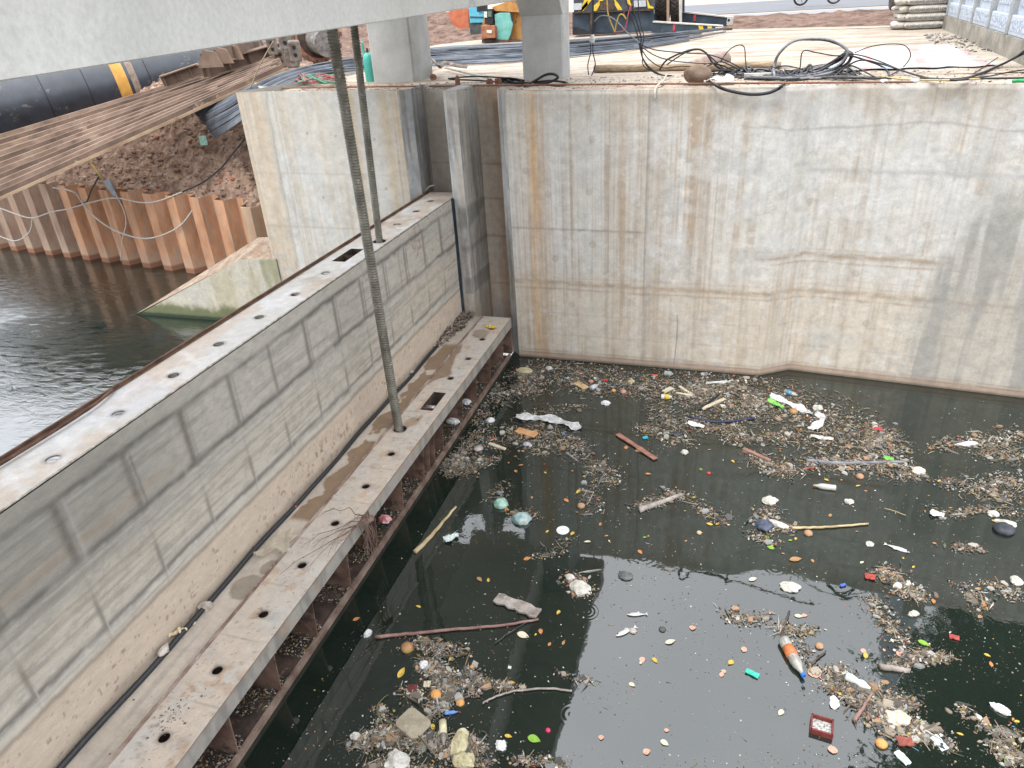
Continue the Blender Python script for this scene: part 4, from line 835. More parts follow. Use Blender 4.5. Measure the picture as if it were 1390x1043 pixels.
# arcs on the yard
arcs = [([(868, 62), (880, 80), (900, 92), (925, 90), (960, 92)], .010), ([(868, 60), (890, 68), (930, 72), (960, 74), (985, 82), (1010, 95)], .011), ([(868, 62), (890, 76), (915, 83), (945, 86), (975, 88), (1000, 97)], .010),
        ([(895, 95), (905, 82), (925, 72), (945, 67), (958, 72), (970, 88), (990, 98), (1020, 100), (1050, 103)], .018), ([(905, 88), (930, 72), (950, 68), (965, 78), (985, 95), (1010, 102), (1040, 100)], .013),
        ([(978, 84), (988, 70), (1000, 62), (1010, 64), (1012, 82), (1015, 96), (1030, 101)], .010), ([(960, 100), (1000, 101), (1050, 104), (1090, 107), (1150, 104), (1210, 107)], .013),
        ([(1080, 103), (1086, 92), (1090, 70), (1110, 72), (1135, 76), (1160, 74), (1190, 82), (1225, 96), (1260, 106)], .010), ([(1160, 72), (1180, 64), (1205, 60), (1228, 62), (1236, 76), (1225, 92), (1205, 104), (1195, 107)], .009),
        ([(1095, 105), (1110, 96), (1130, 84), (1150, 76), (1175, 82), (1200, 92), (1206, 104), (1185, 107), (1150, 104)], .015), ([(1130, 106), (1150, 90), (1170, 82), (1200, 88), (1250, 104), (1290, 109), (1330, 107), (1390, 106)], .014),
        ([(1250, 106), (1290, 108), (1320, 104), (1350, 92), (1375, 80), (1395, 66)], .018), ([(1260, 108), (1300, 109), (1330, 100), (1360, 88), (1380, 78), (1400, 68)], .014), ([(1290, 109), (1340, 104), (1370, 98), (1400, 94)], .010),
        ([(1320, 101), (1340, 88), (1355, 78)], .008), ([(940, 96), (960, 90), (976, 84), (990, 88), (1005, 96)], .012), ([(930, 98), (945, 92), (965, 86), (985, 90)], .009), ([(1030, 100), (1060, 90), (1080, 92), (1110, 100), (1140, 104)], .012)]
for k, (pp_, r) in enumerate(arcs):
    cable(pc_(14.25+.05*(k % 5), *pp_), r, 'loose thin black cable snaking over the yard edge right of the junction box', group='loose black cables on the yard edge')
# the heavy coil
rc = random.Random(3)
for k in range(20):
    y0 = 14.35+.03*k; j = lambda s: (rc.random()-.5)*s
    if k < 4: pts = [(1052+j(3), 104), (1050+j(3), 92), (1058+j(3), 72+j(2)), (1078, 56+j(2)), (1105, 53.5+j(2)), (1130, 57+j(3)), (1148, 66+j(3)), (1150+j(3), 75), (1140+j(5), 88), (1115+j(6), 98), (1085, 104), (1060, 107+j(2))]
    elif k < 14: pts = [(985+j(30), 100+j(6)), (1015+j(10), 98+j(8)), (1050, 100+j(9)), (1080, 99+j(9)), (1110, 94+j(9)), (1135+j(4), 82+j(6)), (1150+j(4), 72+j(4)), (1156+j(3), 76), (1146, 90+j(5)), (1120, 101+j(5)), (1085, 106+j(3)), (1045, 106+j(3)), (1010, 105+j(4))]
    else: pts = [(1000+j(40), 102+j(5)), (1040+j(20), 96+j(6)), (1065, 104+j(4)), (1100, 106+j(3)), (1140+j(20), 105+j(3)), (1175+j(20), 106)]
    cable(pc_(y0, *pts), .013+.008*rc.random(), 'thick black cable coiled in the big upright coil on the yard edge', 'cable', group='turns of the big black cable coil', mat=M_blk if k % 3 else bpy.data.materials['grey_cable'])
cable([ony(1066, 103, 14.0), ony(1068, 108, 13.6), ony(1063, 115, 12.42), ony(1056, 121, 12.38), ony(1040, 127, 12.38), ony(1015, 128, 12.38), ony(985, 122, 12.38), ony(970, 115, 12.40), ony(959, 108, 13.5), ony(960, 98, 14.1), ony(985, 96, 14.3), ony(1010, 101, 14.3)], .024, 'thick grey-black cable sagging over the lip of the wall below the coil')
cable([ony(905, 101, 13.5), ony(900, 110, 13.0), ony(892, 117, 12.6), ony(889, 124, 12.42), ony(888.5, 134, 12.40)], .016, 'short cream rope drooping over the wall lip left of the boulder', 'rope', mat=flat('cream_rope', (.55, .50, .40), .9), cat='rope')
cable([ony(575, 268, 13.0), ony(577, 260, 12.95), ony(582, 254, 12.95), ony(589, 251.5, 12.95)], .016, 'short white rope end poking up behind the far end of the upper gate', 'rope', mat=bpy.data.materials['cream_rope'], cat='rope')
cable(pc_(13.4, (1376, 110.5), (1384, 109.8), (1396, 110)), .028, 'bright green plastic plug on a cable at the right edge', 'plug', mat=flat('bright_green_plastic', (.02, .40, .12), .4), cat='plug')
cable([onz(1195, 104, 5.03), onz(1230, 108, 5.03), onz(1290, 109, 5.03), onz(1330, 107, 5.03)], .014, 'dull yellow flat strap lying among the cables on the right', 'strap', mat=flat('dull_yellow', (.50, .40, .18), .7), cat='strap')
# --- log, cylinder, boulder, cloth
a, b = onz(807, 94, 5.07), onz(1060, 88, 5.07); MB().tube([a+(b-a)*k/12+np.array([0, 0, .01*math.sin(k*2)]) for k in range(13)], [.075-.0015*k for k in range(13)], 12).build('log', M_wood, smooth=True); tag(bpy.data.objects['log'], 'long pale debarked log lying on the yard behind the hanging cables', 'log')
a, b = ony(934, 96.5, 15.3), ony(984, 81, 16.6); ax = (b-a)/np.linalg.norm(b-a); L = float(np.linalg.norm(b-a))
t = thing('gas_cylinder', 'rusty brown gas cylinder lying on its side beside the boulder', 'gas cylinder', a)
MB().lathe([(0, .05), (.03, .09), (.10, .145), (.2, .17), (L-.08, .17), (L-.02, .15), (L+.03, .10)], a, ax, 24).build('body', pm('rusty_brown_cylinder', (.22, .145, .115), (.36, .27, .23), 5, .75, spots=((.30, .33, .32), 4, .62)), t, smooth=True)
MB().lathe([(0, .045), (.07, .045)], a-ax*.07, ax, 12).build('valve_cap', M_redrust, t)
o = onz(946, 113, 5.03); MB().blob(o+np.array([0, 0, .13]), .23, .17, .15, .12, 6, 3).build('boulder', pm('brown_boulder', (.13, .09, .065), (.25, .18, .13), 7, .9, bst=.7, bsc=25), smooth=True); tag(bpy.data.objects['boulder'], 'round brown boulder at the yard edge in front of the rusty gas cylinder', 'boulder')
m = MB(); rr = random.Random(4); o = onz(976, 111, 5.04); pts = []
for i in range(9):
    for j_ in range(6): pts.append(o+np.array([(i-4)*.055+rr.uniform(-.02, .02), (j_-2.5)*.07+rr.uniform(-.02, .02), .02+.09*abs(math.sin(i*1.3+j_*1.9))*rr.random()]))
m.add(pts, [(i*6+k, i*6+k+1, i*6+k+7, i*6+k+6) for i in range(8) for k in range(5)]); m.build('rag', pm('white_red_rag', (.55, .5, .5), (.72, .70, .70), 9, .9, spots=((.38, .10, .09), 4, .66))); tag(bpy.data.objects['rag'], 'crumpled white rag with a red patch right of the boulder', 'rag')
for (x0, x1, y, w, h, lb) in ((1010, 1052, 103, .05, .04, 'short white plank under the cables left of the coil'), (1052, 1075, 90, .16, .03, 'grey flat board behind the cable coil')):
    a, b = onz(x0, y, 5.03), onz(x1, y, 5.03); MB().box(a[0], b[0], a[1]-w, a[1]+w, 5.005, 5.005+h*1.5).build('plank', M_cream); o = [q for q in bpy.data.objects if q.name.startswith('plank')][-1]; tag(o, lb, 'plank')
for (px, py, lb) in ((1199.5, 112.5, 'white crumpled scrap on the rusty strip, left of its pair'), (1241, 112, 'white crumpled scrap on the rusty strip, right of its pair')):
    o = onz(px, py, 5.04); MB().blob(o+np.array([0, 0, .02]), .055, .05, .03, .3, px, 2).build('paper_scrap', flat('white_scrap', (.7, .7, .7), .8)); tag([q for q in bpy.data.objects if q.name.startswith('paper_scrap')][-1], lb, 'scrap')
# grit over the yard edge
mb = MB(); N = 2600; xs = rng.uniform(-9, 5, N); ys = rng.uniform(12.6, 14.6, N)**1.0; chips(mb, np.stack([xs, ys, np.where(ys < 13.8, 5.004+(ztop(xs)-5.004)*(13.8-ys)/1.3, 5.0)+.003], 1), .012, .05, [(.30, .24, .19)]*5+[(.16, .12, .10)]*4+[(.55, .51, .46)]*3, .004, .08)
N = 700; xs = rng.uniform(2.6, 4.7, N); ys = rng.uniform(17, 23, N); kk = np.abs(xs-(3.9+.09*(ys-14.5))) < .55; chips(mb, np.stack([xs, ys, np.full(N, 5.004)], 1)[kk], .03, .12, [(.20, .19, .18), (.5, .48, .45), (.12, .11, .10)], .01, .05)
tag(mb.build('gravel', M_chip), 'loose grit and gravel scattered along the yard edge', 'gravel', kind='stuff')
# soil clods on the bank
mb = MB(); N = 4200; xs = rng.uniform(-22, -9.5, N); dd = rng.uniform(.3, 4.5, N); ys = pl(xs)+dd; zs = bankz(xs, ys)
for x, y, z in zip(xs, ys, zs):
    s = .02+.10*rng.random()**4; c = [(.28, .18, .13), (.36, .25, .185), (.24, .155, .115), (.42, .32, .25), (.44, .17, .10)][int(rng.choice(5, p=[.3, .33, .2, .14, .03]))]; mb.blob((x, y, z+s*.2), s, s*.8, s*.6, .35, int(rng.integers(999)), 1, col=c)
tag(mb.build('soil_clods', paintmat('clod_soil', .95, .3, 14, .8)), 'loose red-brown soil clods scattered over the bank', 'soil', kind='stuff')
# bank oddments
q = onz(210, 187, 3.0); MB().blob(q, .16, .14, .07, .25, 3, 2).build('green_bag', flat('green_plastic', (.10, .25, .12), .5)); tag(bpy.data.objects['green_bag'], 'small crumpled green bag on the soil under the steel stack', 'bag')
t = thing('trowel', 'long-bladed trowel with a yellow wooden handle stuck in the soil above the piles', 'trowel', ony(140, 244, 15.7))
MB().tube([ony(121, 219, 15.8), ony(141, 244, 15.7)], [.035, .03], 8).build('handle', pm('yellow_wood', (.42, .28, .10), (.55, .40, .18), 6, .7), t, smooth=True)
pa, pb, pc, pd = py_(15.65, (139, 246), (148, 243), (159, 266), (154, 267)); MB().prism([pa, pb, pc, pd], (0, .02, 0)).build('blade', pm('brushed_blade', (.20, .23, .26), (.34, .37, .40), 5, .4, metal=.6), t)
MB().tube(py_(15.7, (134, 240), (124, 258), (118, 274), (104, 278)), .02, 6).build('dark_stick', M_blk); tag(bpy.data.objects['dark_stick'], 'bent black stick leaning over the pile tops by the trowel', 'stick')
M_wc = flat('pale_cable', (.42, .40, .36), .7)
cable(py_(15.25, (-20, 280), (0, 283), (22, 291), (44, 296), (70, 288), (92, 284), (120, 276), (155, 269), (190, 275), (215, 273), (247, 261)), .018, 'pale cable draped along the tops of the sheet piles', mat=M_wc)
cable(py_(15.55, (247, 261), (275, 248), (300, 228), (318, 206), (332, 190)), .02, 'black cable climbing the soil bank toward the abutment', mat=M_blk)
cable(py_(15.2, (72, 255), (100, 261), (112, 276), (130, 296), (160, 315), (200, 324), (240, 310), (262, 285), (271, 268)), .022, 'pale cable hanging in one deep loop across the orange piles', mat=M_wc)
cable(py_(15.2, (158, 266), (168, 286), (171, 305), (166, 325), (164, 354)), .014, 'thin pale cord hanging straight down the piles to the water', mat=M_wc)
cable(py_(15.6, (-20, 312), (0, 321), (22, 327), (40, 315), (44, 297)), .016, 'pale cable sagging across the brown piles at the left edge', mat=M_wc)
cable(py_(16.2, (332, 90), (345, 112), (352, 100), (372, 55)), .012, 'thin brown rope rising from the block corner past the stack', 'rope', mat=flat('brown_rope', (.20, .15, .09), .9), cat='rope') if False else None
cable([ony(340, 120, 13.6), ony(352, 90, 14.2), ony(371, 56, 15)], .014, 'thin brown rope stretched up from the block corner to the beam', 'rope', mat=flat('brown_rope', (.20, .15, .09), .9), cat='rope')
# ================================================================== FAR MACHINES
def panel(parent, name, Y, pts, depth, mat, bev=0):
    P = py_(Y, *pts); return MB().prism(P, (0, depth, 0)).build(name, mat, parent, bevel=bev)
Yk = 28.6; t = thing('generator', 'battered ochre, turquoise and rust-red generator housing beside the right column', 'generator', ony(680, 57, Yk))
panel(t, 'housing', Yk+.3, [(668, 12), (700, -2), (704, -2), (709, 20), (709, 56), (654, 58), (655, 30), (660, 16)], 2.2, M_ochre)
panel(t, 'roof_panel', Yk+.02, [(668, 10), (703, -3), (706, 17), (672, 15)], .3, M_ochre)
panel(t, 'door', Yk, [(671, 20), (678, 17.5), (692, 17.5), (696, 34), (693, 47), (690, 55), (673, 56)], .06, M_turq, .02)
panel(t, 'battery_box', Yk-.3, [(652.5, 34.5), (671, 35), (672, 52), (653.5, 52)], .5, M_redrust, .02)
panel(t, 'label_plate', Yk-.33, [(660.5, 41), (668, 41), (667, 45.5), (660.5, 45)], .02, flat('dirty_white', (.6, .58, .5), .7))
panel(t, 'control_panel', Yk-.1, [(658, 13), (669, 12), (669, 33), (658, 33)], .35, M_blk)
panel(t, 'meter', Yk-.15, [(657, 16), (661, 16), (661, 24), (657, 24)], .05, flat('meter_white', (.6, .6, .58), .5)); panel(t, 'gauge', Yk-.15, [(662.5, 15), (667, 15), (667, 23), (662.5, 23)], .05, flat('meter_green', (.10, .16, .11), .4))
panel(t, 'louvre', Yk-.02, [(693, 19), (695, 18.5), (696, 29), (694.5, 29)], .03, M_blk); panel(t, 'skid', Yk-.1, [(654, 53), (709, 55.5), (709, 57.5), (654, 58.5)], 2.2, M_dark)
Yb = 33.0; t = thing('machine_cab', 'sky-blue painted machine with dark lower panel between the orange bucket and the generator', 'machine', ony(645, 47, Yb))
panel(t, 'upper_body', Yb, [(636, 11), (647, 8), (648, 17), (657, 17), (657, 31), (638, 32)], 1.4, M_cyan, .03); panel(t, 'grille', Yb-.05, [(647.5, 8), (659, 5), (659, 16), (649, 16.5)], .3, M_blk)
panel(t, 'lower_body', Yb+.05, [(637.5, 32), (655, 32), (655, 46), (638.5, 48)], 1.3, pm('slate_panel', (.05, .06, .06), (.11, .12, .115), 4, .8)); panel(t, 'panel_line', Yb-.03, [(638, 22.5), (657, 23), (657, 24.5), (638, 24)], .04, M_dark)
Yo = 34.0; t = thing('digger_bucket', 'faded orange curved digger bucket against the soil heap, left of the blue machine', 'bucket', ony(625, 38, Yo))
panel(t, 'side_plate', Yo, [(608.5, 16), (622, 12), (635.5, 11), (636.5, 38.5), (623, 40), (614, 32), (610, 25)], .06, M_orange); panel(t, 'shell', Yo+.06, [(609.5, 17), (635, 12), (636, 37.5), (623.5, 39), (615, 31.5), (611, 25)], 1.3, M_orange)
# crane
Yr = 30.2; t = thing('crane_truck', 'mobile crane with black and yellow striped bumper and dark blue chassis behind the hanging cables', 'crane', ony(830, 46, Yr))
panel(t, 'bumper', Yr, [(777, -40), (893, -40), (888, 12), (885, 13), (779, 16.5)], .5, pm('black_bumper', (.03, .033, .04), (.07, .075, .085), 3, .6, spots=((.2, .15, .1), 5, .68)))
for pts in ([(796, -6), (803, -10), (803, 0), (797.5, 7.5), (790, 15.5), (786, 15.5)], [(797.5, 1), (798, 7), (791, 15.5), (785, 15.8)], [(806, 8), (814, 1), (814, 7), (809.5, 15), (804, 15.3)], [(812, -1), (819, -5), (819, 1), (813, 2)], [(833.5, -2), (840, 6), (845, 13.8), (839, 14), (834.5, 7)], [(848, -10), (858, 4), (858, 10), (852, 5)], [(877, -5), (880, 2), (882, 8), (887, 9.5), (887, 12), (879.5, 11.5)]):
    panel(t, 'stripe', Yr-.02, pts, .02, M_yel)
for pts in ([(778, 5), (790, 4.2), (789, 13.5), (778, 14)], [(860, 1), (876.5, .5), (877, 9), (861, 10)]):
    o = panel(t, 'headlight', Yr-.05, pts, .08, flat('lamp_glass', (.45, .48, .50), .15, .8)); 
panel(t, 'tow_plate', Yr-.04, [(815, 2.5), (834, 2), (835, 13.5), (814, 14)], .05, M_dark)
panel(t, 'chassis', Yr+.15, [(777, 17.5), (886, 13.5), (889, 42), (840, 46), (777, 46.5)], 2.2, M_navy); panel(t, 'bumper_edge', Yr-.05, [(777, 16.5), (886, 12.8), (886, 14.3), (777, 18.3)], .2, M_dark)
panel(t, 'post', Yr-.05, [(801, 18), (804.5, 18), (805, 41), (801, 41)], .15, M_dark); panel(t, 'post', Yr-.05, [(846, 16), (848.5, 16), (848.5, 22), (846, 22)], .15, M_dark)
panel(t, 'under_plate', Yr-.1, [(778, 37), (785, 38.5), (797, 43.5), (835, 46), (778, 48)], .4, pm('black_underside', (.012, .012, .014), (.03, .03, .034), 3, .7))
M_tyre = pm('muddy_tyre', (.05, .045, .042), (.17, .15, .13), 9, .9, bst=.6, bsc=20)
def tyre(parent, xa, xb, yb, Y, rad, name='tyre'):
    p0, p1 = ony(xa, yb, Y), ony(xb, yb, Y); c0 = p0+np.array([0, rad, rad]); c1 = p1+np.array([0, rad, rad]); c1[2] = c0[2]; w = c1-c0
    o = MB().tube([c0, c0+w*.08, c0+w*.92, c1], [rad*.9, rad, rad, rad*.9], 36).build(name, M_tyre, parent)
    for k in range(44):
        an = 2*PI*k/44
        for sg in (0, 1):
            q0 = c0+w*(.06 if sg == 0 else .94)+rad*np.array([0, math.cos(an), math.sin(an)]); an2 = an+.16; q1 = c0+w*.5+rad*np.array([0, math.cos(an2), math.sin(an2)])
            MBt.tube([q0, q1], .035, 4)
MBt = MB(); tyre(t, 886, 904, 33, Yr+.9, .95); MBt.build('tread', M_tyre, t)
MBt = MB(); tyre(t, 908, 922, 33, Yr+.9, .95); MBt.build('tread', M_tyre, t)
panel(t, 'strut', Yr+.6, [(904.5, -40), (908.5, -40), (908, 30), (905, 30)], .2, pm('orange_streak_strut', (.30, .24, .2), (.5, .3, .14), 3, .7)); panel(t, 'strut', Yr+.6, [(921, -40), (926.5, -40), (925, 31), (922, 31)], .2, M_cream); panel(t, 'strut', Yr+1.2, [(926, -40), (929, -40), (928.5, 16), (926.5, 16)], .3, M_navy)
panel(t, 'lamp_bracket', Yr+.3, [(886, 13), (889, 13), (888.5, 19), (886.5, 19)], .04, M_cream)
for nm, lb, Yx, body, cap_, foot, st_ in (('outrigger', 'nearer low dark outrigger beam of the crane with two orange stripes', Yr-.6, [(886, 30), (980, 36), (981, 45), (884, 45)], [(886, 29), (981, 34.8), (981, 36.3), (886, 30.8)], [(971, 37), (981.5, 37), (981, 44.5), (970.5, 44.5)], (948, 960)),
                                     ('outrigger', 'farther dark outrigger beam of the crane reaching to the soil strip', Yr+1.6, [(926, 17), (988, 24), (987, 36), (926, 34)], [(926, 15.5), (996, 23.5), (996, 25), (926, 17.5)], [(987, 24.5), (996, 24.5), (994.5, 35), (986, 35)], ())):
    t2 = thing(nm, lb, 'outrigger', ony(*body[3], Yx)); panel(t2, 'box_beam', Yx, body, .35, M_navy); panel(t2, 'top_flange', Yx-.05, cap_, .45, M_cream); panel(t2, 'foot', Yx-.06, foot, .4, M_cream, .02)
    hx_ = foot[0][0]+2.2; hy_ = foot[0][1]+3.2; q = ony(hx_, hy_, Yx-.06); MB().tube([q-np.array([0, .01, 0]), q+np.array([0, .02, 0])], .05, 12).build('pin_hole', M_blk, t2)
    for sx in st_: panel(t2, 'stripe', Yx-.03, [(sx, 35.2), (sx+6, 35.6), (sx+8, 44.5), (sx+2, 44.5)], .02, M_yel)
    sx = 914 if st_ else 942; yy_ = 33 if st_ else 19.5; panel(t2, 'red_mark', Yx-.03, [(sx, yy_), (sx+3, yy_+.3), (sx+2, yy_+9), (sx-1, yy_+9)], .02, flat('red_mark', (.45, .05, .07), .6))
    if st_: MB().tube([ony(982, 40, Yx), ony(994, 40.5, Yx)], .06, 10).build('jack_rod', M_dark, t2)
# --- fence on the right
fl = lambda Y: 4.16+.078*(Y-14.34)
m_base = pm('mossy_concrete', (.20, .19, .16), (.40, .37, .31), 3, .9, stretch=(1, .6, .8), bst=.5, bsc=18, spots=((.44, .40, .30), 4, .6))
tf = thing('panel_fence', 'pale blue ornamental concrete panel fence on a mossy base, right side of the yard', 'fence', (fl(12.6), 12.6, 5.0))
def fbox(Y0, Y1, w0, w1, z0, z1, nm, mt, bev=0):
    MB().prism([(fl(Y0)+w0, Y0, z0), (fl(Y0)+w1, Y0, z0), (fl(Y0)+w1, Y0, z1), (fl(Y0)+w0, Y0, z1)], (fl(Y1)-fl(Y0), Y1-Y0, 0)).build(nm, mt, tf, bevel=bev)
fbox(12.6, 40, 0, .35, 4.9, 5.34, 'base_wall', m_base)
def orn():
    m, t, p = NT('floral_relief_panel'); v = t.nodes.new('ShaderNodeTexVoronoi'); tc = t.nodes.new('ShaderNodeTexCoord'); v.inputs['Scale'].default_value = 9; v.feature = 'DISTANCE_TO_EDGE'; t.links.new(tc.outputs['Object'], v.inputs['Vector'])
    c = ramp(t, v.outputs['Distance'], [(.04, (.26, .32, .40)), (.16, (.56, .60, .63))]); c = mul(t, c, ramp(t, nz(t, 12, 4), [(.35, (.72, .77, .84)), (.6, g(1))])); t.links.new(c, p.inputs['Base Color']); p.inputs['Roughness'].default_value = .7; bump(t, p, v.outputs['Distance'], .4, .02); return m
M_orn = orn(); M_fb = pm('pale_blue_render', (.42, .48, .55), (.56, .61, .67), 4, .8); M_fg = pm('grey_pilaster', (.26, .28, .29), (.38, .40, .40), 5, .8)
def hitY(px, pyy):
    r = ray(px, pyy); k = (4.16-.078*14.34)/(r[0]-.078*r[1]); return (EYE+r*k)[1]
Ys = [hitY(px, pyy) for px, pyy in ((1363, 50), (1338, 41), (1316, 35), (1298, 29))]
Yf = [12.6]+[Ys[0]-1.9]*0+Ys+[Ys[-1]+(Ys[-1]-Ys[-2])*k for k in (1, 2, 3, 4)]
for k in range(len(Yf)-1):
    y0_, y1_ = Yf[k]+.09, Yf[k+1]-.09
    fbox(y0_, y1_, .10, .26, 5.34, 8.0, 'panel', M_fb); fbox(y0_+.16, y1_-.16, .08, .10, 5.80, 7.4, 'relief', M_orn); fbox(y0_, y1_, .03, .10, 5.34, 5.66, 'plinth', M_fb, .02); fbox(y0_+.08, y1_-.08, .02, .03, 5.42, 5.6, 'plinth_relief', M_orn)
    if k: fbox(Yf[k]-.09, Yf[k]+.09, 0.0, .30, 5.34, 8.1, 'pilaster', M_fg, .015)
# --- tarpaulin
def tarpmat():
    m, t, p = NT('striped_tarpaulin'); tc = t.nodes.new('ShaderNodeTexCoord'); sx = t.nodes.new('ShaderNodeSeparateXYZ'); t.links.new(tc.outputs['Object'], sx.inputs[0])
    dp = t.nodes.new('ShaderNodeVectorMath'); dp.operation = 'DOT_PRODUCT'; e0, e1 = onz(1215, 70, 5), onz(1225, 97, 5); dd_ = (e1-e0)/np.linalg.norm(e1-e0); dp.inputs[1].default_value = (-dd_[1], dd_[0], 0); t.links.new(tc.outputs['Object'], dp.inputs[0]); mu = t.nodes.new('ShaderNodeMath'); mu.operation = 'MULTIPLY'; mu.inputs[1].default_value = 1.15; ad = t.nodes.new('ShaderNodeMath'); ad.operation = 'FRACT'; t.links.new(dp.outputs['Value'], mu.inputs[0]); t.links.new(mu.outputs[0], ad.inputs[0])
    r = t.nodes.new('ShaderNodeValToRGB'); r.color_ramp.interpolation = 'CONSTANT'; e = r.color_ramp.elements
    for _ in range(4): e.new(.5)
    for k, (q, c) in enumerate(((0, (.46, .44, .42)), (.16, (.52, .29, .27)), (.34, (.46, .44, .42)), (.50, (.33, .41, .47)), (.66, (.46, .44, .42)), (.99, (.66, .64, .62)))): e[k].position = q; e[k].color = (*c, 1)
    t.links.new(ad.outputs[0], r.inputs[0]); c = mul(t, r.outputs[0], ramp(t, nz(t, 1.6, 5), [(.45, g(1)), (.75, (.72, .62, .52))])); c = mul(t, c, (.66, .64, .61), 'MIX', ramp(t, nz(t, 2.4, 6, rough=.7), [(.5, g(0)), (.66, g(.6))]))
    t.links.new(c, p.inputs['Base Color']); p.inputs['Roughness'].default_value = .6; bump(t, p, nz(t, 5, 5), .6, .05); return m
cs = [onz(*q, 5.0) for q in ((1120, 99), (1150, 68), (1288, 62), (1352, 91))]; m = MB(); n_ = 30
for i in range(n_+1):
    for j in range(n_+1):
        u, v = i/n_, j/n_; q = (cs[0]*(1-u)+cs[3]*u)*(1-v)+(cs[1]*(1-u)+cs[2]*u)*v; q = q+np.array([.05*math.sin(j*1.3), .08*math.sin(i*.9), .012+.035*fbm(np.array(u*7), np.array(v*9), 3)]); m.v.append(tuple(map(float, q)))
m.f = [(i*(n_+1)+j, (i+1)*(n_+1)+j, (i+1)*(n_+1)+j+1, i*(n_+1)+j+1) for i in range(n_) for j in range(n_)]; m.mi = [0]*len(m.f); m.col = [None]*len(m.f)
tag(m.build('tarpaulin', tarpmat(), smooth=True), 'faded red, white and blue striped tarpaulin spread on the yard at the right', 'tarpaulin')
# --- cement bags
M_bag = pm('grey_paper_bag', (.46, .43, .38), (.60, .57, .51), 6, .85, bst=.4, bsc=12); M_ink = flat('dark_blue_ink', (.04, .06, .10), .7)
def bag(cx, cy, z, w, d, h, ang, label, text=None, seed=0):
    t = thing('cement_bag', label, 'cement bag', (cx, cy, z), 'cement bags stacked at the fence'); m = MB(); R = rotz(ang); NU, NV = 22, 14; vs = []
    for i in range(NU+1):
        u = -1+2*i/NU
        for j in range(NV):
            a_ = 2*PI*j/NV; e_ = (1-abs(u)**5)**.5 if abs(u) < 1 else 0; yy = math.copysign(abs(math.cos(a_))**.6, math.cos(a_))*d/2*(.86+.14*e_); zz = math.copysign(abs(math.sin(a_))**.75, math.sin(a_))*h/2*(.12+.88*e_)
            k_ = 1+.05*(vn(u*3+seed, j*.9)-.5); q = R @ np.array([u*w/2, yy*k_, zz*k_])+np.array([cx, cy, z+h/2]); vs.append(q)
    m.add(vs, [(i*NV+j, i*NV+(j+1) % NV, (i+1)*NV+(j+1) % NV, (i+1)*NV+j) for i in range(NU) for j in range(NV)]+[tuple(range(NV)), tuple(NU*NV+j for j in range(NV))[::-1]]); m.build('sack', M_bag, t, smooth=True)
    if text:
        cu = bpy.data.curves.new('lettering', 'FONT'); cu.body = text; cu.size = .095; cu.align_x = 'CENTER'; cu.align_y = 'CENTER'; cu.extrude = .002
        o = bpy.data.objects.new('lettering', cu); C.objects.link(o); bpy.context.view_layer.update(); dg = bpy.context.evaluated_depsgraph_get(); me = bpy.data.meshes.new_from_object(o.evaluated_get(dg)); bpy.data.objects.remove(o)
        me.materials.clear(); me.materials.append(M_ink); o = bpy.data.objects.new('lettering', me); C.objects.link(o); o.parent = t; o.rotation_euler = (PI/2-.15, 0, ang); o.location = (0, -d/2-.012, h*.42); o.scale = (.92, 1, 1)
    return t
bp = onz(1255, 40, 5.0); pos_w = ['bottom', 'second', 'third', 'fourth', 'fifth', 'sixth', 'seventh']
for k in range(7):
    bag(bp[0]+.02*((k*7) % 3-1), bp[1]+.2, 5.0+.205*k, 1.04+.06*(k % 2), .62, .225, -.04+.02*(k % 3), pos_w[k]+' bag up in the front pile of grey cement bags by the fence', 'XI MĂNG HOÀNG LONG', k)
    bag(bp[0]-.48+.04*((k*5) % 3), bp[1]+.75, 5.0+.205*k, .62, 1.1, .225, .1*((k % 3)-1), pos_w[k]+' bag up in the left rear pile of cement bags by the fence', None, k+20)
# --- wheel at the road edge
q = onz(1215.5, 14.5, 5.0); t = thing('wheel', 'dark truck wheel standing just left of the cement bags', 'wheel', q); MB().tube([q+np.array([-.28, 0, .62]), q+np.array([-.2, 0, .62]), q+np.array([.2, 0, .62]), q+np.array([.28, 0, .62])], [.52, .62, .62, .52], 26).build('tyre', M_tyre, t); MB().tube([q+np.array([-.29, 0, .62]), q+np.array([.29, 0, .62])], .3, 16).build('rim', M_dark, t)
# --- motorbike and rider
Ym = 53.5; sc = 1.45; o = ony(1086, 8, Ym); t = thing('motorbike', 'dark motorbike passing along the road at the top edge of the picture', 'motorbike', o)
def bpnt(x, y, z): return o+np.array([x, y, z])*sc
for nm, x in (('wheel', 0), ('wheel', 1.32)):
    c = bpnt(x, 0, .3); w = MB()
    for k in range(24): a1, a2 = 2*PI*k/24, 2*PI*(k+1)/24; w.tube([c+np.array([math.cos(a1), 0, math.sin(a1)])*.27*sc, c+np.array([math.cos(a2), 0, math.sin(a2)])*.27*sc], .045*sc, 6)
    wo = w.build('wheel', M_blk, t); r_ = MB()
    for k in range(5): a1 = 2*PI*k/5; r_.tube([c, c+np.array([math.cos(a1), 0, math.sin(a1)])*.25*sc], .02*sc, 5)
    r_.build('spokes', pm('alloy'+nm, (.5, .5, .5), (.65, .65, .65), 5, .4, metal=.5), wo)
m = MB(); m.prism([bpnt(*p) for p in ((.1, -.1, .32), (.9, -.1, .28), (1.0, -.1, .5), (1.15, -.1, .95), (1.0, -.1, 1.0), (.75, -.1, .6), (.55, -.1, .72), (-.15, -.1, .82), (-.3, -.1, .72))], (0, .2*sc, 0)); m.build('body', flat('bike_blue_black', (.02, .03, .06), .3, .6), t, bevel=.04)
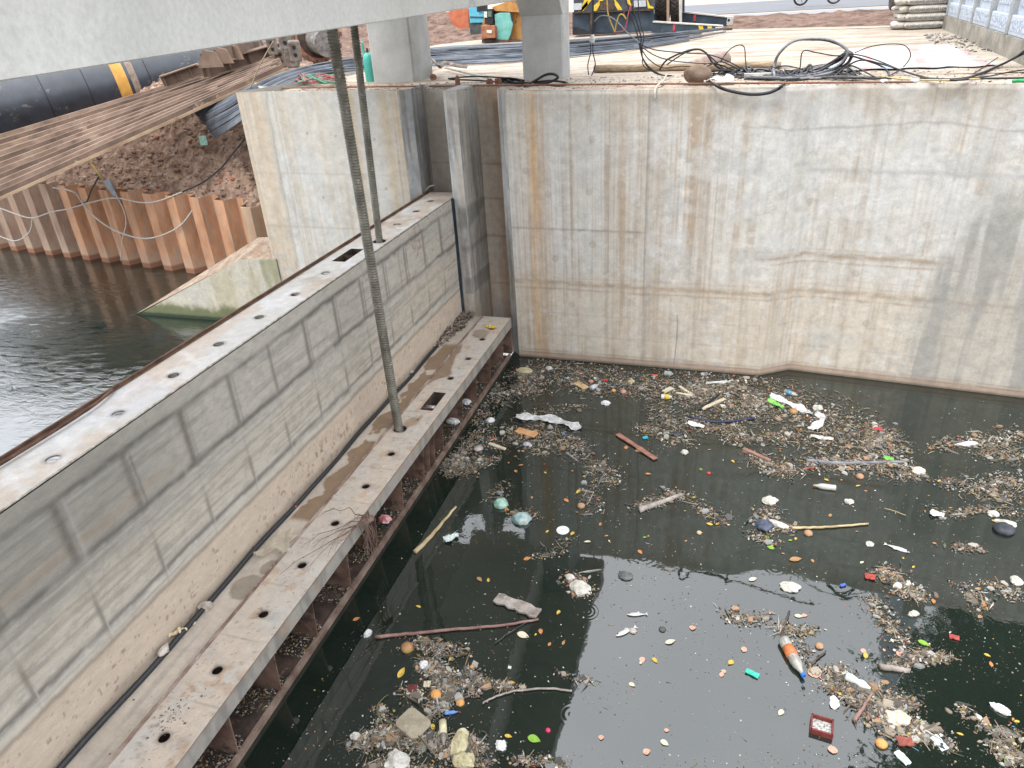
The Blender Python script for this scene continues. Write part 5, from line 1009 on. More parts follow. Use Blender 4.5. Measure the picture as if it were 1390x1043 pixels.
MB().tube([bpnt(1.32, -.08, .3), bpnt(1.08, -.08, 1.0)], .03*sc, 6).build('fork', M_blk, t); MB().tube([bpnt(1.0, -.3, 1.05), bpnt(1.0, .3, 1.05)], .02*sc, 6).build('handlebar', M_blk, t); MB().tube([bpnt(-.3, -.15, .3), bpnt(.4, -.15, .3)], .05*sc, 8).build('exhaust', pm('chrome', (.5, .5, .5), (.7, .7, .7), 5, .3, metal=.7), t)
# rider: one skinned body
me = bpy.data.meshes.new('person'); J = {'pel': (.25, 0, .86), 'che': (.35, 0, 1.25), 'nec': (.40, 0, 1.42), 'hea': (.42, 0, 1.60), 'top': (.42, 0, 1.70), 'shl': (.36, -.2, 1.36), 'ell': (.62, -.26, 1.15), 'hal': (.95, -.25, 1.08), 'shr': (.36, .2, 1.36), 'elr': (.62, .26, 1.15), 'har': (.95, .25, 1.08), 'knl': (.70, -.17, .78), 'fol': (.58, -.17, .34), 'tol': (.74, -.17, .30), 'knr': (.70, .17, .78), 'for': (.58, .17, .34), 'tor': (.74, .17, .30)}
keys = list(J); E_ = [('pel', 'che'), ('che', 'nec'), ('nec', 'hea'), ('hea', 'top'), ('che', 'shl'), ('shl', 'ell'), ('ell', 'hal'), ('che', 'shr'), ('shr', 'elr'), ('elr', 'har'), ('pel', 'knl'), ('knl', 'fol'), ('fol', 'tol'), ('pel', 'knr'), ('knr', 'for'), ('for', 'tor')]
rad_ = {'pel': .15, 'che': .15, 'nec': .06, 'hea': .11, 'top': .09, 'shl': .07, 'ell': .05, 'hal': .04, 'shr': .07, 'elr': .05, 'har': .04, 'knl': .075, 'fol': .045, 'tol': .04, 'knr': .075, 'for': .045, 'tor': .04}
me.from_pydata([tuple(np.array(J[k])*sc) for k in keys], [(keys.index(a), keys.index(b)) for a, b in E_], []); ob = bpy.data.objects.new('person', me); C.objects.link(ob); ob.location = o.tolist(); md = ob.modifiers.new('skin', 'SKIN')
for i, k in enumerate(keys): v = me.skin_vertices[0].data[i]; v.radius = (rad_[k]*sc, rad_[k]*sc); v.use_root = (k == 'pel')
ob.modifiers.new('sub', 'SUBSURF').levels = 1; me.materials.append(pm('rider_clothes_skin', (.30, .18, .14), (.42, .27, .21), 2, .8)); tag(ob, 'bare-legged person riding the dark motorbike, feet on its pegs', 'person')
# ================================================================== OUT-OF-FRAME MASSES SEEN ONLY AS REFLECTIONS
hd = MB(); hd.box(-7.6, -2.75, -4, 15.3, 7.72, 8.1); tag(hd.build('hoist_deck', M_concp), 'wide concrete hoist deck above the frame over the gates, dark in the water reflection', 'deck')
def tree(x, y, zb, h, cr, n, label, seed=1):
    rr = np.random.default_rng(seed); t = thing('shade_tree', label, 'tree', (x, y, zb)); m = MB(); top = np.array([x, y, zb+h*.62]); m.tube([(x, y, zb-.2), (x+.1, y, zb+h*.3), tuple(top)], [.38, .28, .16], 12)
    for k in range(14): a = k*2.4; q = top+np.array([math.cos(a)*cr*.75, math.sin(a)*cr*.75, h*.1+h*.22*rr.random()]); b0 = np.array([x, y, zb+h*(.3+.3*k/14)]); m.tube([b0, (b0+q)/2+np.array([0, 0, .4]), q], [.13, .08, .03], 6)
    m.build('trunk', pm('bark%d' % seed, (.10, .08, .06), (.2, .16, .12), 8, .9), t); c = MB(); cen = np.array([x, y, zb+h*.72])
    cl = []
    while len(cl) < 60:
        v_ = rr.uniform(-1, 1, 3)
        if v_@v_ < 1: cl.append(cen+v_*np.array([cr*.8, cr*.8, h*.44]))
    P = []
    for _ in range(n):
        q = cl[int(rr.integers(60))]+rr.normal(size=3)*cr*.15; P.append(q)
    P = np.array(P); A = rr.normal(size=(n, 3)); A /= np.linalg.norm(A, axis=1)[:, None]; B = np.cross(A, rr.normal(size=(n, 3))); B /= np.linalg.norm(B, axis=1)[:, None]; s = .11+.10*rr.random(n)
    V = np.stack([P-A*s[:, None], P+B*s[:, None]*.45, P+A*s[:, None], P-B*s[:, None]*.45], 1).reshape(-1, 3); c.v = V.tolist(); c.f = [(4*i, 4*i+1, 4*i+2, 4*i+3) for i in range(n)]; c.mi = [0]*n; c.col = [None]*n
    c.build('crown', bpy.data.materials.get('leaf_green') or pm('leaf_green', (.035, .06, .02), (.075, .12, .04), .8, .6), t)
tree(12.7, 20.6, 5, 19, 6.4, 80000, 'tall leafy tree standing beyond the fence outside the right edge, seen as a dark reflection', 3)

rc = random.Random(17)
for k in range(16):
    x = 955+rc.random()*150; pts = [(x, 103+rc.random()*5)]
    for j in range(7): x += rc.uniform(-16, 34); pts.append((x, 104-rc.random()*(18 if j % 2 else 6)+rc.random()*3))
    cable(pc_(14.1+.04*k, *pts), .008+.006*rc.random(), 'thin black cable in the flat tangle around the big coil', group='thin cables tangled around the coil')
# ================================================================== THINGS ON THE LOWER GATE
def foamchunk(px, py, z, sx, sy, sz, rot, name, label, mat, cat, rough=.3, seed=1, group=None, sub=3):
    o = onz(px, py, z); MBx = MB().blob(o+np.array([0, 0, sz*.55]), sx, sy, sz, rough, seed, sub, R=rotz(rot)); ob = MBx.build(name, mat, smooth=False, loc=o); return tag(ob, label, cat, group)
M_foam = pm('dirty_white_foam', (.36, .34, .29), (.60, .58, .53), 9, .85, bst=.6, bsc=40, spots=((.25, .22, .17), 14, .64))
M_foamc = pm('clean_white_foam', (.52, .52, .50), (.68, .68, .66), 9, .7, bst=.4, spots=((.33, .31, .27), 14, .66))
M_yfoam = pm('yellowed_foam', (.34, .29, .16), (.54, .49, .32), 12, .85, bst=.8, bsc=45, spots=((.20, .15, .08), 18, .6))
M_stone = pm('pitted_stone', (.30, .25, .21), (.52, .47, .42), 12, .9, bst=.9, bsc=30, spots=((.12, .09, .07), 14, .6))
foamchunk(280, 826, ZD-.01, .075, .05, .055, .6, 'stone', 'pitted pale stone resting on the black hose, highest of the white lumps', M_stone, 'stone', .3, 2)
foamchunk(263, 847, ZD-.01, .03, .022, .02, .3, 'foam_scrap', 'tiny white foam scrap on the black hose just below the pitted stone', M_foam, 'scrap', .4, 3)
o = onz(241, 863, ZD)
m = MB()
for k, (dx, dy, a, s) in enumerate(((.02, .05, .5, .055), (-.01, .0, 1.2, .05), (-.05, -.03, -.3, .04), (-.03, -.05, 1.9, .035), (.03, .02, 2.4, .045))): m.blob(o+np.array([dx, dy, .03+.01*k]), s, s*.45, s*.35, .4, k, 2, R=rotz(a) @ rotx(.4))
tag(m.build('dry_flower', pm('cream_petal', (.55, .45, .27), (.70, .62, .42), 9, .8), loc=o), 'cream coloured dried flower head lying across the black hose', 'flower')
o = onz(224, 887, ZD); m = MB(); m.blob(o+np.array([0, 0, .045]), .05, .075, .045, .5, 9, 2, R=rotz(.3)); tag(m.build('plastic_cup', pm('cloudy_plastic', (.45, .40, .35), (.60, .56, .50), 8, .35, spec=.6), loc=o, smooth=True), 'crumpled cloudy plastic cup, lowest of the pale lumps on the black hose', 'cup')
foamchunk(401, 689, ZD-.0, .022, .022, .02, 0, 'pink_ball', 'small pink-red ball on the black hose', flat('pinkish_red', (.55, .12, .14), .6), 'ball', .1, 5)
foamchunk(559, 507, ZD, .05, .035, .035, .2, 'stone', 'small beige stone beside the hose below the litter heap', M_stone, 'stone', .3, 8)
# honeycomb scrap
o = onz(388, 738, ZD); m = MB(); pl_ = [(.12, -.10), (.05, -.02), (.10, .08), (.02, .06), (-.03, .20), (-.08, .10), (-.14, .12), (-.10, .02), (-.20, -.28), (-.10, -.22), (.0, -.12), (.06, -.14)]
rr = random.Random(8)
def inside(x, y, P):
    c = False
    for i in range(len(P)):
        x1, y1 = P[i]; x2, y2 = P[i-1]
        if (y1 > y) != (y2 > y) and x < (x2-x1)*(y-y1)/(y2-y1)+x1: c = not c
    return c
for i in range(-14, 14):
    for j in range(-18, 16):
        x, y = i*.017, j*.017+(i % 2)*.008
        if inside(x*.8, y*.75, pl_):
            z = ZD+.02+.05*abs(math.sin(x*11+y*7))
            for k in range(6): a1, a2 = k*PI/3, (k+1)*PI/3; m.tube([o*[1, 1, 0]+np.array([x+.0095*math.cos(a1), y+.0095*math.sin(a1), z]), o*[1, 1, 0]+np.array([x+.0095*math.cos(a2), y+.0095*math.sin(a2), z])], .0026, 3, cap=False)
tag(m.build('honeycomb_scrap', pm('cream_honeycomb', (.55, .47, .36), (.72, .65, .52), 9, .8), loc=o), 'torn cream honeycomb scrap lying over the seam of the lower gate', 'scrap')
# leaf litter heap at the far end
mb = MB(); N = 1500; yy = rng.uniform(10.9, 12.45, N); ww = .05+.22*sm(10.8, 12.1, yy)*(.6+.4*vn(yy*5, yy*0)); xx = XG+.02+rng.random(N)*ww; zz = ZD-.01+.07*rng.random(N)*sm(10.8, 11.6, yy)
LIT = [(.28, .22, .17)]*6+[(.16, .12, .09)]*6+[(.40, .35, .29)]*4+[(.10, .07, .05)]*4+[(.5, .46, .4)]
chips(mb, np.stack([xx, yy, zz], 1), .02, .09, LIT, .03, .35, 1.2); tag(mb.build('dry_litter', M_chip), 'heap of dry leaves and twigs at the far end of the lower gate', 'leaf litter', kind='stuff')
mb = MB(); N = 420; yy = rng.uniform(2, 12.3, N); xx = rng.uniform(-4.68, -4.16, N); chips(mb, np.stack([xx, yy, np.full(N, ZD+.001)], 1), .004, .016, [(.6, .58, .54)]*3+[(.1, .08, .06)]*4+[(.3, .24, .18)]*3+[(.5, .35, .15)], .002, .1)
N = 60; chips(mb, np.stack([rng.uniform(-5.1, -4.75, N), rng.uniform(2, 9, N), np.full(N, ZD-.014)], 1), .005, .02, [(.6, .58, .54), (.1, .08, .06)], .002, .1)
N = 60; d = np.stack([-4.52+.07*rng.normal(size=N), 3.12+.12*rng.normal(size=N), np.full(N, ZD+.001)], 1); chips(mb, d, .008, .035, [(.10, .10, .09), (.07, .07, .06), (.22, .20, .17)], .003, 0)
tag(mb.build('crumbs', M_chip), 'fine crumbs and grit sprinkled over the ledge of the lower gate', 'grit', kind='stuff')
# bottle lying on the ledge
def bottle(o, ang, L, r, mat, name, label, cap=None, lab=None, tilt=0, group=None, sink=0, crush=0):
    ax = np.array([math.cos(ang)*math.cos(tilt), math.sin(ang)*math.cos(tilt), math.sin(tilt)]); o = np.array(o, float); t = thing(name, label, 'bottle', o, group); st = o-ax*L/2+np.array([0, 0, r*(1-sink)])
    prof = [(0, r*.6), (.02*L, r*.92), (.06*L, r), (.20*L, r), (.23*L, r*.93), (.26*L, r), (.45*L, r*(1-crush)), (.60*L, r), (.72*L, r*.85), (.82*L, r*.5), (.90*L, r*.33), (.94*L, r*.33)]
    MB().lathe(prof, st, ax, 16).build('body', mat, t, smooth=True)
    if cap: MB().lathe([(.93*L, r*.38), (1.0*L, r*.38)], st, ax, 12).build('cap', cap, t)
    if lab: MB().lathe([(lab[1]*L, r*1.02), (lab[2]*L, r*1.02)], st, ax, 16).build('label', lab[0], t, smooth=True)
    return t
M_clear = pm('murky_clear_plastic', (.20, .19, .165), (.38, .37, .33), 6, .22, spec=.8, bst=.3, bsc=10)
M_yelp = flat('yellow_plastic', (.68, .46, .02), .35, .5)
q = onz(667, 446, ZD); bottle(q, -.1, .22, .035, M_yelp, 'bottle', 'bright yellow bottle lying on the far end of the lower gate ledge', cap=flat('pale_cap', (.6, .55, .35), .5), lab=(flat('pale_label', (.62, .60, .40), .5), .3, .5))
MB().tube([onz(567, 570, ZD+.015), onz(573, 565, ZD+.015)], .016, 8).build('cork', M_wood); tag(bpy.data.objects['cork'], 'small wooden stub lying between the front rod and the rectangular slot', 'wood stub')
# root tangle over the edge
base_ = onz(503, 706, ZD); t = None; m = MB(); rr = random.Random(21)
for px, py, k in ((412, 738, .05), (418, 775, .10), (445, 752, .08), (455, 748, .06), (440, 695, .10), (478, 706, .06), (382, 778, .03), (470, 718, .09), (425, 745, .06)):
    e = onz(px, py, ZD+.012); n = 7; pts = [base_+(e-base_)*(i/n)+np.array([rr.uniform(-.03, .03), rr.uniform(-.05, .05), k*math.sin(PI*i/n)+.01]) for i in range(n+1)]; m.tube(spline(pts, 3), [.007*(1-.8*i/(n*3)) for i in range(n*3+1)], 5)
    for _ in range(2): i = rr.randrange(2, n); b_e = pts[i]+np.array([rr.uniform(-.12, .02), rr.uniform(-.25, -.05), rr.uniform(0, .02)]); m.tube([pts[i], (pts[i]+b_e)/2+np.array([0, 0, .02]), b_e], [.003, .0025, .0015], 4)
for k in range(16):
    a = np.array([XD+.02, base_[1]+rr.uniform(-.12, .14), ZD]); L = rr.uniform(.35, .75); pts = [base_+np.array([0, 0, .03]), a+np.array([.01, 0, .03])]+[a+np.array([rr.uniform(.0, .07), rr.uniform(-.05, .05), -L*i/4]) for i in range(1, 5)]; m.tube(spline(pts, 3), .004, 4)
m.blob(base_+np.array([.0, 0, .02]), .05, .06, .03, .4, 3, 2)
tag(m.build('root_tangle', pm('dead_root', (.12, .075, .055), (.27, .19, .15), 7, .9), loc=base_), 'dead root tangle sprawled over the ledge and hanging down its edge', 'roots')
q = np.array([-4.35, onz(519, 705, .1)[1], .06]); m = MB(); m.blob(q+np.array([0, 0, .05]), .09, .07, .06, .4, 5, 3); tag(m.build('snack_wrapper', pm('red_white_foil', (.55, .08, .09), (.70, .55, .55), 9, .35, spec=.6), loc=q), 'crumpled red and white wrapper in the pocket behind the hanging roots', 'wrapper')
for k, (px, py, c_, lb) in enumerate(((618, 600, (.62, .62, .60), 'crumpled white plastic bag stuck behind the rim near the three close ribs'), (636, 577, (.60, .60, .60), 'small white foam cup stuck inside the rim pocket'), (690, 480, (.55, .52, .48), 'pale crumpled scrap stuck in the farthest pocket'))):
    q = onx(px, py, -4.38); q[2] = .06; m = MB(); m.blob(q+np.array([0, 0, .03]), .11-.03*k, .09-.02*k, .05, .5, 4+k, 3); tag(m.build('plastic_scrap', flat('pocket_scrap%d' % k, c_, .4, .6), loc=q), lb, 'plastic scrap')
# ================================================================== FLOATING RUBBISH (stuff): thousands of small bits in drifts
drifts = [  # polyline px, half thickness px, count
 ([(700, 512), (740, 506), (800, 514), (860, 520), (930, 528)], [9, 14, 18, 16, 18], 4400), ([(930, 528), (990, 535), (1040, 545)], [20, 28, 30], 4200), ([(1040, 545), (1100, 562), (1150, 580), (1215, 598)], [30, 32, 26, 10], 2900),
 ([(640, 560), (665, 540), (700, 528), (735, 530)], [10, 14, 12, 6], 1100), ([(600, 636), (625, 622), (650, 590), (660, 565)], [6, 10, 12, 10], 900), ([(605, 640), (640, 632), (668, 624)], [9, 12, 8], 700), ([(660, 600), (700, 592), (760, 600), (795, 612)], [12, 16, 18, 8], 1500), ([(700, 568), (735, 560), (790, 552)], [5, 9, 3], 260),
 ([(880, 552), (920, 572), (980, 580), (1010, 590)], [16, 18, 10, 6], 1300), ([(870, 580), (905, 592), (935, 600)], [5, 12, 8], 500), ([(985, 600), (1040, 592), (1100, 600), (1170, 618)], [6, 9, 14, 12], 900), ([(1020, 620), (1060, 636), (1085, 640)], [8, 16, 6], 550), ([(1090, 632), (1150, 628), (1230, 632)], [8, 14, 14], 1000), ([(1170, 598), (1200, 606), (1228, 612)], [10, 16, 10], 600),
 ([(1190, 618), (1220, 640), (1250, 650)], [8, 10, 5], 350), ([(1265, 608), (1310, 600), (1390, 596)], [8, 9, 14], 650), ([(1330, 612), (1395, 622)], [10, 14], 420), ([(1280, 655), (1310, 658), (1345, 668), (1380, 680)], [5, 12, 8, 6], 650), ([(1260, 690), (1290, 700), (1330, 690), (1390, 700)], [5, 7, 4, 8], 330), ([(1345, 650), (1390, 660)], [10, 8], 260),
 ([(800, 628), (820, 640), (830, 660)], [10, 12, 8], 420), ([(800, 655), (805, 680), (800, 700)], [10, 7, 5], 200), ([(905, 665), (935, 680), (970, 700), (985, 712)], [4, 5, 7, 4], 330), ([(865, 690), (900, 678), (925, 672)], [4, 7, 4], 260), ([(1030, 705), (1050, 715), (1075, 718)], [6, 9, 4], 300), ([(1035, 690), (1050, 700)], [4, 8], 130), ([(1020, 725), (1050, 740)], [5, 6], 130),
 ([(1195, 775), (1215, 790), (1250, 812)], [8, 13, 5], 720), ([(1180, 810), (1200, 840), (1225, 870), (1235, 900)], [3, 6, 6, 6], 420), ([(1210, 905), (1245, 890), (1285, 895)], [4, 10, 5], 420), ([(1290, 740), (1330, 748)], [5, 4], 130), ([(1300, 790), (1330, 815), (1340, 830)], [4, 7, 4], 200), ([(1330, 790), (1360, 800), (1385, 815)], [3, 5, 4], 160),
 ([(680, 660), (670, 680)], [8, 8], 150), ([(700, 695), (730, 705)], [5, 5], 130), ([(775, 780), (785, 800), (800, 808)], [7, 9, 6], 330), ([(730, 760), (755, 745), (770, 730)], [3, 5, 3], 130),
 ([(560, 870), (590, 882), (625, 885)], [8, 10, 8], 420), ([(575, 900), (600, 915), (605, 940), (590, 965)], [8, 14, 16, 14], 1200), ([(585, 930), (620, 925), (640, 945)], [8, 12, 8], 420), ([(630, 910), (650, 925), (700, 935)], [6, 8, 5], 450), ([(555, 935), (560, 950)], [6, 8], 130), ([(480, 1010), (520, 1000), (560, 1005), (640, 1020)], [8, 18, 12, 16], 1500), ([(500, 1040), (600, 1050)], [8, 12], 400), ([(515, 960), (525, 990)], [5, 8], 130), ([(640, 1000), (660, 1040)], [6, 8], 260), ([(700, 1030), (760, 1040)], [6, 8], 200),
 ([(1055, 850), (1080, 860), (1100, 855)], [6, 10, 5], 230), ([(1125, 930), (1170, 945), (1215, 955), (1240, 960)], [8, 14, 16, 8], 1100), ([(1170, 970), (1220, 985), (1255, 1000)], [10, 16, 10], 750), ([(1140, 905), (1150, 925)], [4, 8], 160), ([(1240, 980), (1270, 1000), (1290, 1020)], [6, 8, 6], 260), ([(1300, 960), (1340, 990), (1390, 1000)], [4, 6, 8], 260), ([(1350, 1010), (1385, 1035)], [8, 8], 260), ([(1080, 870), (1100, 900), (1130, 920)], [5, 7, 5], 200), ([(760, 915), (800, 925)], [4, 5], 60), ([(985, 830), (1010, 845), (1040, 835)], [8, 9, 8], 170)]
FP = [(.20, .155, .105)]*16+[(.27, .21, .15)]*14+[(.14, .11, .08)]*16+[(.42, .39, .32)]*7+[(.06, .06, .05)]*10+[(.50, .48, .43)]*6+[(.64, .62, .58)]*2+[(.17, .19, .11)]*3+[(.36, .24, .13)]*4+[(.42, .20, .08)]*2+[(.50, .36, .08)]*2+[(.24, .26, .27)]*4+[(.10, .25, .33)]*1+[(.45, .08, .06)]*1
mb = MB()
for pts, th, n in drifts:
    P = np.array(pts, float); T = np.array(th, float); sl = np.concatenate([[0], np.cumsum(np.hypot(*np.diff(P, axis=0).T))]); n = int(n*2.3)
    s = rng.random(n)*sl[-1]; cx = np.interp(s, sl, P[:, 0]); cy = np.interp(s, sl, P[:, 1]); tt = np.interp(s, sl, T); off = np.clip(rng.normal(size=n)*.62, -2.2, 2.2)*tt; ox = rng.normal(size=n)*9
    d = np.gradient(P[:, 1])/(np.gradient(P[:, 0])+1e-6); X = cx+ox; Y = cy+off; W_ = fbm(X*.06, Y*.11, 9, 4); kk = (W_+.42*rng.random(n) > .58)
    Q = np.array([onz(a, b, 0)[:3] for a, b in zip(X[kk], Y[kk])]) if kk.any() else np.zeros((0, 3))
    Q = Q[(Q[:, 1] < 12.45) & (Q[:, 0] > -4.12)]; Q[:, 2] = .002
    chips(mb, Q, .008, .042, FP, .016, .28, 1.0); Q2 = Q[rng.random(len(Q)) < .035]; chips(mb, Q2, .05, .13, [(.20, .165, .125), (.30, .26, .20), (.13, .115, .09), (.38, .35, .30), (.09, .085, .08), (.46, .44, .40), (.26, .27, .26), (.33, .21, .13)], .012, .25, .5)
N = 11000; X = rng.uniform(300, 1390, N); Y = rng.uniform(505, 1060, N); kk = fbm(X*.012, Y*.018, 19, 4)+.25*rng.random(N) > .56
Q = np.array([onz(a, b, 0) for a, b in zip(X[kk], Y[kk])]); Q = Q[(Q[:, 1] < 12.3) & (Q[:, 0] > -3.9)]; Q[:, 2] = .001; chips(mb, Q, .004, .024, FP+[(.64, .62, .58)]*7, .003, .15, .4)
tag(mb.build('floating_litter', M_chip), 'drifts of tiny bits of straw, leaf crumbs, bark and plastic floating on the black water', 'litter', kind='stuff')
# twigs in the drifts, still uncountable
mb = MB()
for pts, th, n in drifts:
    P = np.array(pts, float); sl = np.concatenate([[0], np.cumsum(np.hypot(*np.diff(P, axis=0).T))])
    for _ in range(int(n*.035)):
        s = rng.random()*sl[-1]; q = onz(np.interp(s, sl, P[:, 0])+rng.normal()*6, np.interp(s, sl, P[:, 1])+rng.normal()*np.interp(s, sl, th)*.6, .012); a = rng.random()*6.28; L = .06+.2*rng.random()**2
        if q[0] < -3.95 or q[1] > 12.3: continue
        dd = np.array([math.cos(a), math.sin(a), .05*rng.normal()])*L/2; c = [(.10, .08, .06), (.22, .18, .13), (.36, .30, .22)][int(rng.integers(3))]; mb.tube([q-dd, q+np.array([rng.normal()*.01, rng.normal()*.01, .006]), q+dd], [.0035, .005, .003], 4, col=c)
tag(mb.build('floating_twigs', M_chip), 'thin twigs and stalks caught up in the floating drifts', 'twigs', kind='stuff')
# ================================================================== COUNTABLE FLOATERS
LEAFM = {'yellow': pm('yellow_leaf', (.40, .28, .04), (.60, .43, .08), 14, .5), 'orange': pm('orange_leaf', (.34, .14, .05), (.55, .24, .08), 14, .5), 'brown': pm('brown_leaf', (.26, .13, .05), (.42, .24, .11), 14, .6), 'green': pm('green_leaf', (.13, .28, .03), (.24, .42, .05), 14, .5), 'pale': pm('pale_leaf', (.50, .44, .30), (.64, .58, .44), 14, .6), 'pink': pm('pinkish_leaf', (.48, .24, .17), (.60, .36, .27), 14, .6)}
leafmesh = {}
def leaf(px, py, L, kind, ang=None, label=None, group=True):
    key = kind
    if key not in leafmesh:
        m = MB(); n = 9; vs = []
        for i in range(n):
            u = i/(n-1); w = .30*math.sin(PI*u**.8)**.9*(.9 if kind != 'pink' else 1.3); h = .07*math.sin(PI*u)
            vs += [(u-.5, -w, .05+h*.3), (u-.5, 0, .01+h*.2-.02), (u-.5, w, .045+h*.4)]
        vs2 = [(x, y, z-.02) for x, y, z in vs]; f = []
        for i in range(n-1):
            for j in (0, 1): a = i*3+j; f.append((a, a+3, a+4, a+1)); b = a+3*n; f.append((b, b+1, b+4, b+3))
        for i in range(n-1): f += [(i*3, i*3+3*n, i*3+3+3*n, i*3+3), (i*3+2, i*3+5, i*3+5+3*n, i*3+2+3*n)]
        m.add(vs+vs2, f); me = m.build('leaf', LEAFM[kind]); leafmesh[key] = me.data; bpy.data.objects.remove(me)
    o = bpy.data.objects.new('fallen_leaf', leafmesh[key]); C.objects.link(o); q = onz(px, py, 0); o.location = (q[0], q[1], .004); o.rotation_euler = (rng.normal()*.08, rng.normal()*.08, rng.random()*6.28 if ang is None else ang); o.scale = (L, L*(.8+.4*rng.random()), L)
    tag(o, label or 'small %s fallen leaf floating on the canal water' % {'pale': 'straw-coloured', 'pink': 'pinkish'}.get(kind, kind), 'leaf', 'fallen leaves floating on the canal')
    return o
special = [(545, 914, .15, 'yellow', 1.5, 'long yellow-ochre leaf floating alone left of the floating clump, pointing up'), (530, 992, .13, 'yellow', 1.0, 'yellow leaf beside the square tan board at the lower left'), (1254, 874, .13, 'green', -.4, 'bright lime green leaf on dark water at the lower right'), (867, 605+8, .13, 'brown', -.3, 'large tan leaf beside the red-brown plank'), (1080, 760, .17, 'brown', .4, 'largest brown curled leaf, with a yellow tip, just above the bright reflection'), (1022, 787, .12, 'pale', .6, 'pale leaf right at the upper edge of the bright reflection'), (910, 872, .13, 'pale', .6, 'cream pointed leaf on the bright reflection'), (716, 759, .11, 'orange', .5, 'bright orange oval leaf floating alone on black water'), (1105, 913, .15, 'pink', 1.9, 'salmon oval leaf right of the orange-labelled bottle'), (1073, 689+45, .06, 'green', .5, 'tiny bright green leaf near the large brown curled leaf'), (769, 680, .10, 'orange', -.6, 'vivid orange leaf above the round white lid'), (889, 897, .09, 'yellow', -.8, 'yellow leaf in the middle of the bright reflection'), (878, 1021, .08, 'pink', .5, 'pinkish leaf near the bottom of the bright reflection'), (690, 1000, .08, 'yellow', 0, 'lemon yellow leaf alone at the bottom, left of the bright reflection'), (725, 1004, .14, 'green', -.1, 'dull olive green leaf at the bottom beside the reflection edge'), (560, 997, .10, 'green', -.1, 'olive green leaf under the square tan board')]
for s in special: leaf(s[0], s[1], s[2], s[3], s[4], s[5])
spots = [(740, 642, 'yellow'), (777, 640, 'orange'), (793, 647, 'yellow'), (880, 644, 'orange'), (850, 608, 'orange'), (743, 722, 'yellow'), (777, 725, 'yellow'), (797, 736, 'pale'), (823, 728, 'brown'), (827, 735, 'pale'), (875, 730, 'green'), (880, 728, 'brown'), (931, 735, 'orange'), (869, 750, 'orange'), (663, 788, 'yellow'), (651, 787, 'brown'), (700, 620, 'orange'), (692, 588, 'orange'), (710, 613, 'brown'), (626, 568, 'orange'), (640, 604, 'orange'), (670, 624, 'yellow'), (707, 632, 'orange'), (963, 611, 'orange'), (1000, 597, 'orange'), (1007, 573, 'brown'), (993, 570, 'orange'), (1025, 542, 'orange'), (1095, 566, 'orange'), (1090, 575, 'orange'), (1088, 586, 'orange'), (1116, 582, 'orange'), (1132, 583, 'yellow'), (1138, 582, 'yellow'), (1064, 597, 'orange'), (1043, 594, 'orange'), (995, 627, 'yellow'), (1060, 610, 'orange'), (1142, 652, 'orange'), (1122, 652, 'yellow'), (1165, 660, 'yellow'), (1175, 667, 'orange'), (1172, 640, 'brown'), (1210, 648, 'orange'), (1263, 609, 'orange'), (1289, 605, 'orange'), (1331, 605, 'yellow'), (1290, 690, 'orange'), (1310, 702, 'brown'), (1335, 680, 'orange'), (1386, 683, 'orange'), (1350, 708, 'yellow'), (1226, 758, 'yellow'), (1240, 770, 'yellow'), (1268, 738, 'orange'), (1316, 739, 'orange'), (1328, 800, 'orange'), (1336, 820, 'orange'), (1267, 817, 'orange'), (1250, 812, 'yellow'), (1268, 738, 'brown'), (1103, 762, 'orange'), (1170, 764, 'pale'), (1063, 752, 'brown'), (1036, 700, 'brown'), (989, 702, 'orange'), (974, 712, 'yellow'), (963, 712, 'yellow'), (951, 724, 'brown'), (941, 676, 'yellow'), (956, 692, 'orange'), (1042, 730, 'green'), (1046, 744, 'green'), (1080, 732, 'yellow'), (1127, 700, 'brown'), (1163, 722, 'orange'), (940, 853, 'pink'), (1001, 837, 'pale'), (1084, 837, 'pale'), (1092, 836, 'pink'), (1010, 882, 'pink'), (872, 896, 'pink'), (870, 900, 'pale'), (982, 912, 'pink'), (980, 916, 'pink'), (992, 900, 'yellow'), (1175, 890, 'yellow'), (1172, 884, 'pink'), (1200, 883, 'pink'), (1222, 888, 'pink'), (1122, 909, 'pink'), (1116, 921, 'pink'), (1165, 935, 'pink'), (858, 930, 'pale'), (902, 1009, 'pale'), (905, 992, 'pink'), (816, 1002, 'pink'), (727, 862, 'yellow'), (734, 858, 'orange'), (758, 832, 'yellow'), (765, 873, 'brown'), (746, 875, 'orange'), (577, 868, 'brown'), (568, 882, 'orange'), (608, 875, 'yellow'), (612, 895, 'yellow'), (675, 925, 'yellow'), (695, 927, 'yellow'), (580, 976, 'yellow'), (588, 988, 'yellow'), (568, 824, 'yellow'), (484, 841, 'orange'), (1345, 902, 'orange'), (1340, 890, 'yellow'), (1380, 980, 'yellow'), (1375, 977, 'orange'), (1240, 979, 'orange'), (1250, 982, 'pale'), (1060, 968, 'pale'), (1130, 1018, 'pink'), (1303, 997, 'yellow'), (1367, 1035, 'green'), (1330, 838, 'brown'), (648, 648, 'brown'), (660, 680, 'green'), (687, 692, 'brown'), (722, 676, 'brown'), (785, 668, 'yellow'), (815, 712, 'orange'), (700, 640, 'brown'), (1004, 636, 'brown')]
for px, py, k in spots: leaf(px, py, .04+.06*rng.random(), k)
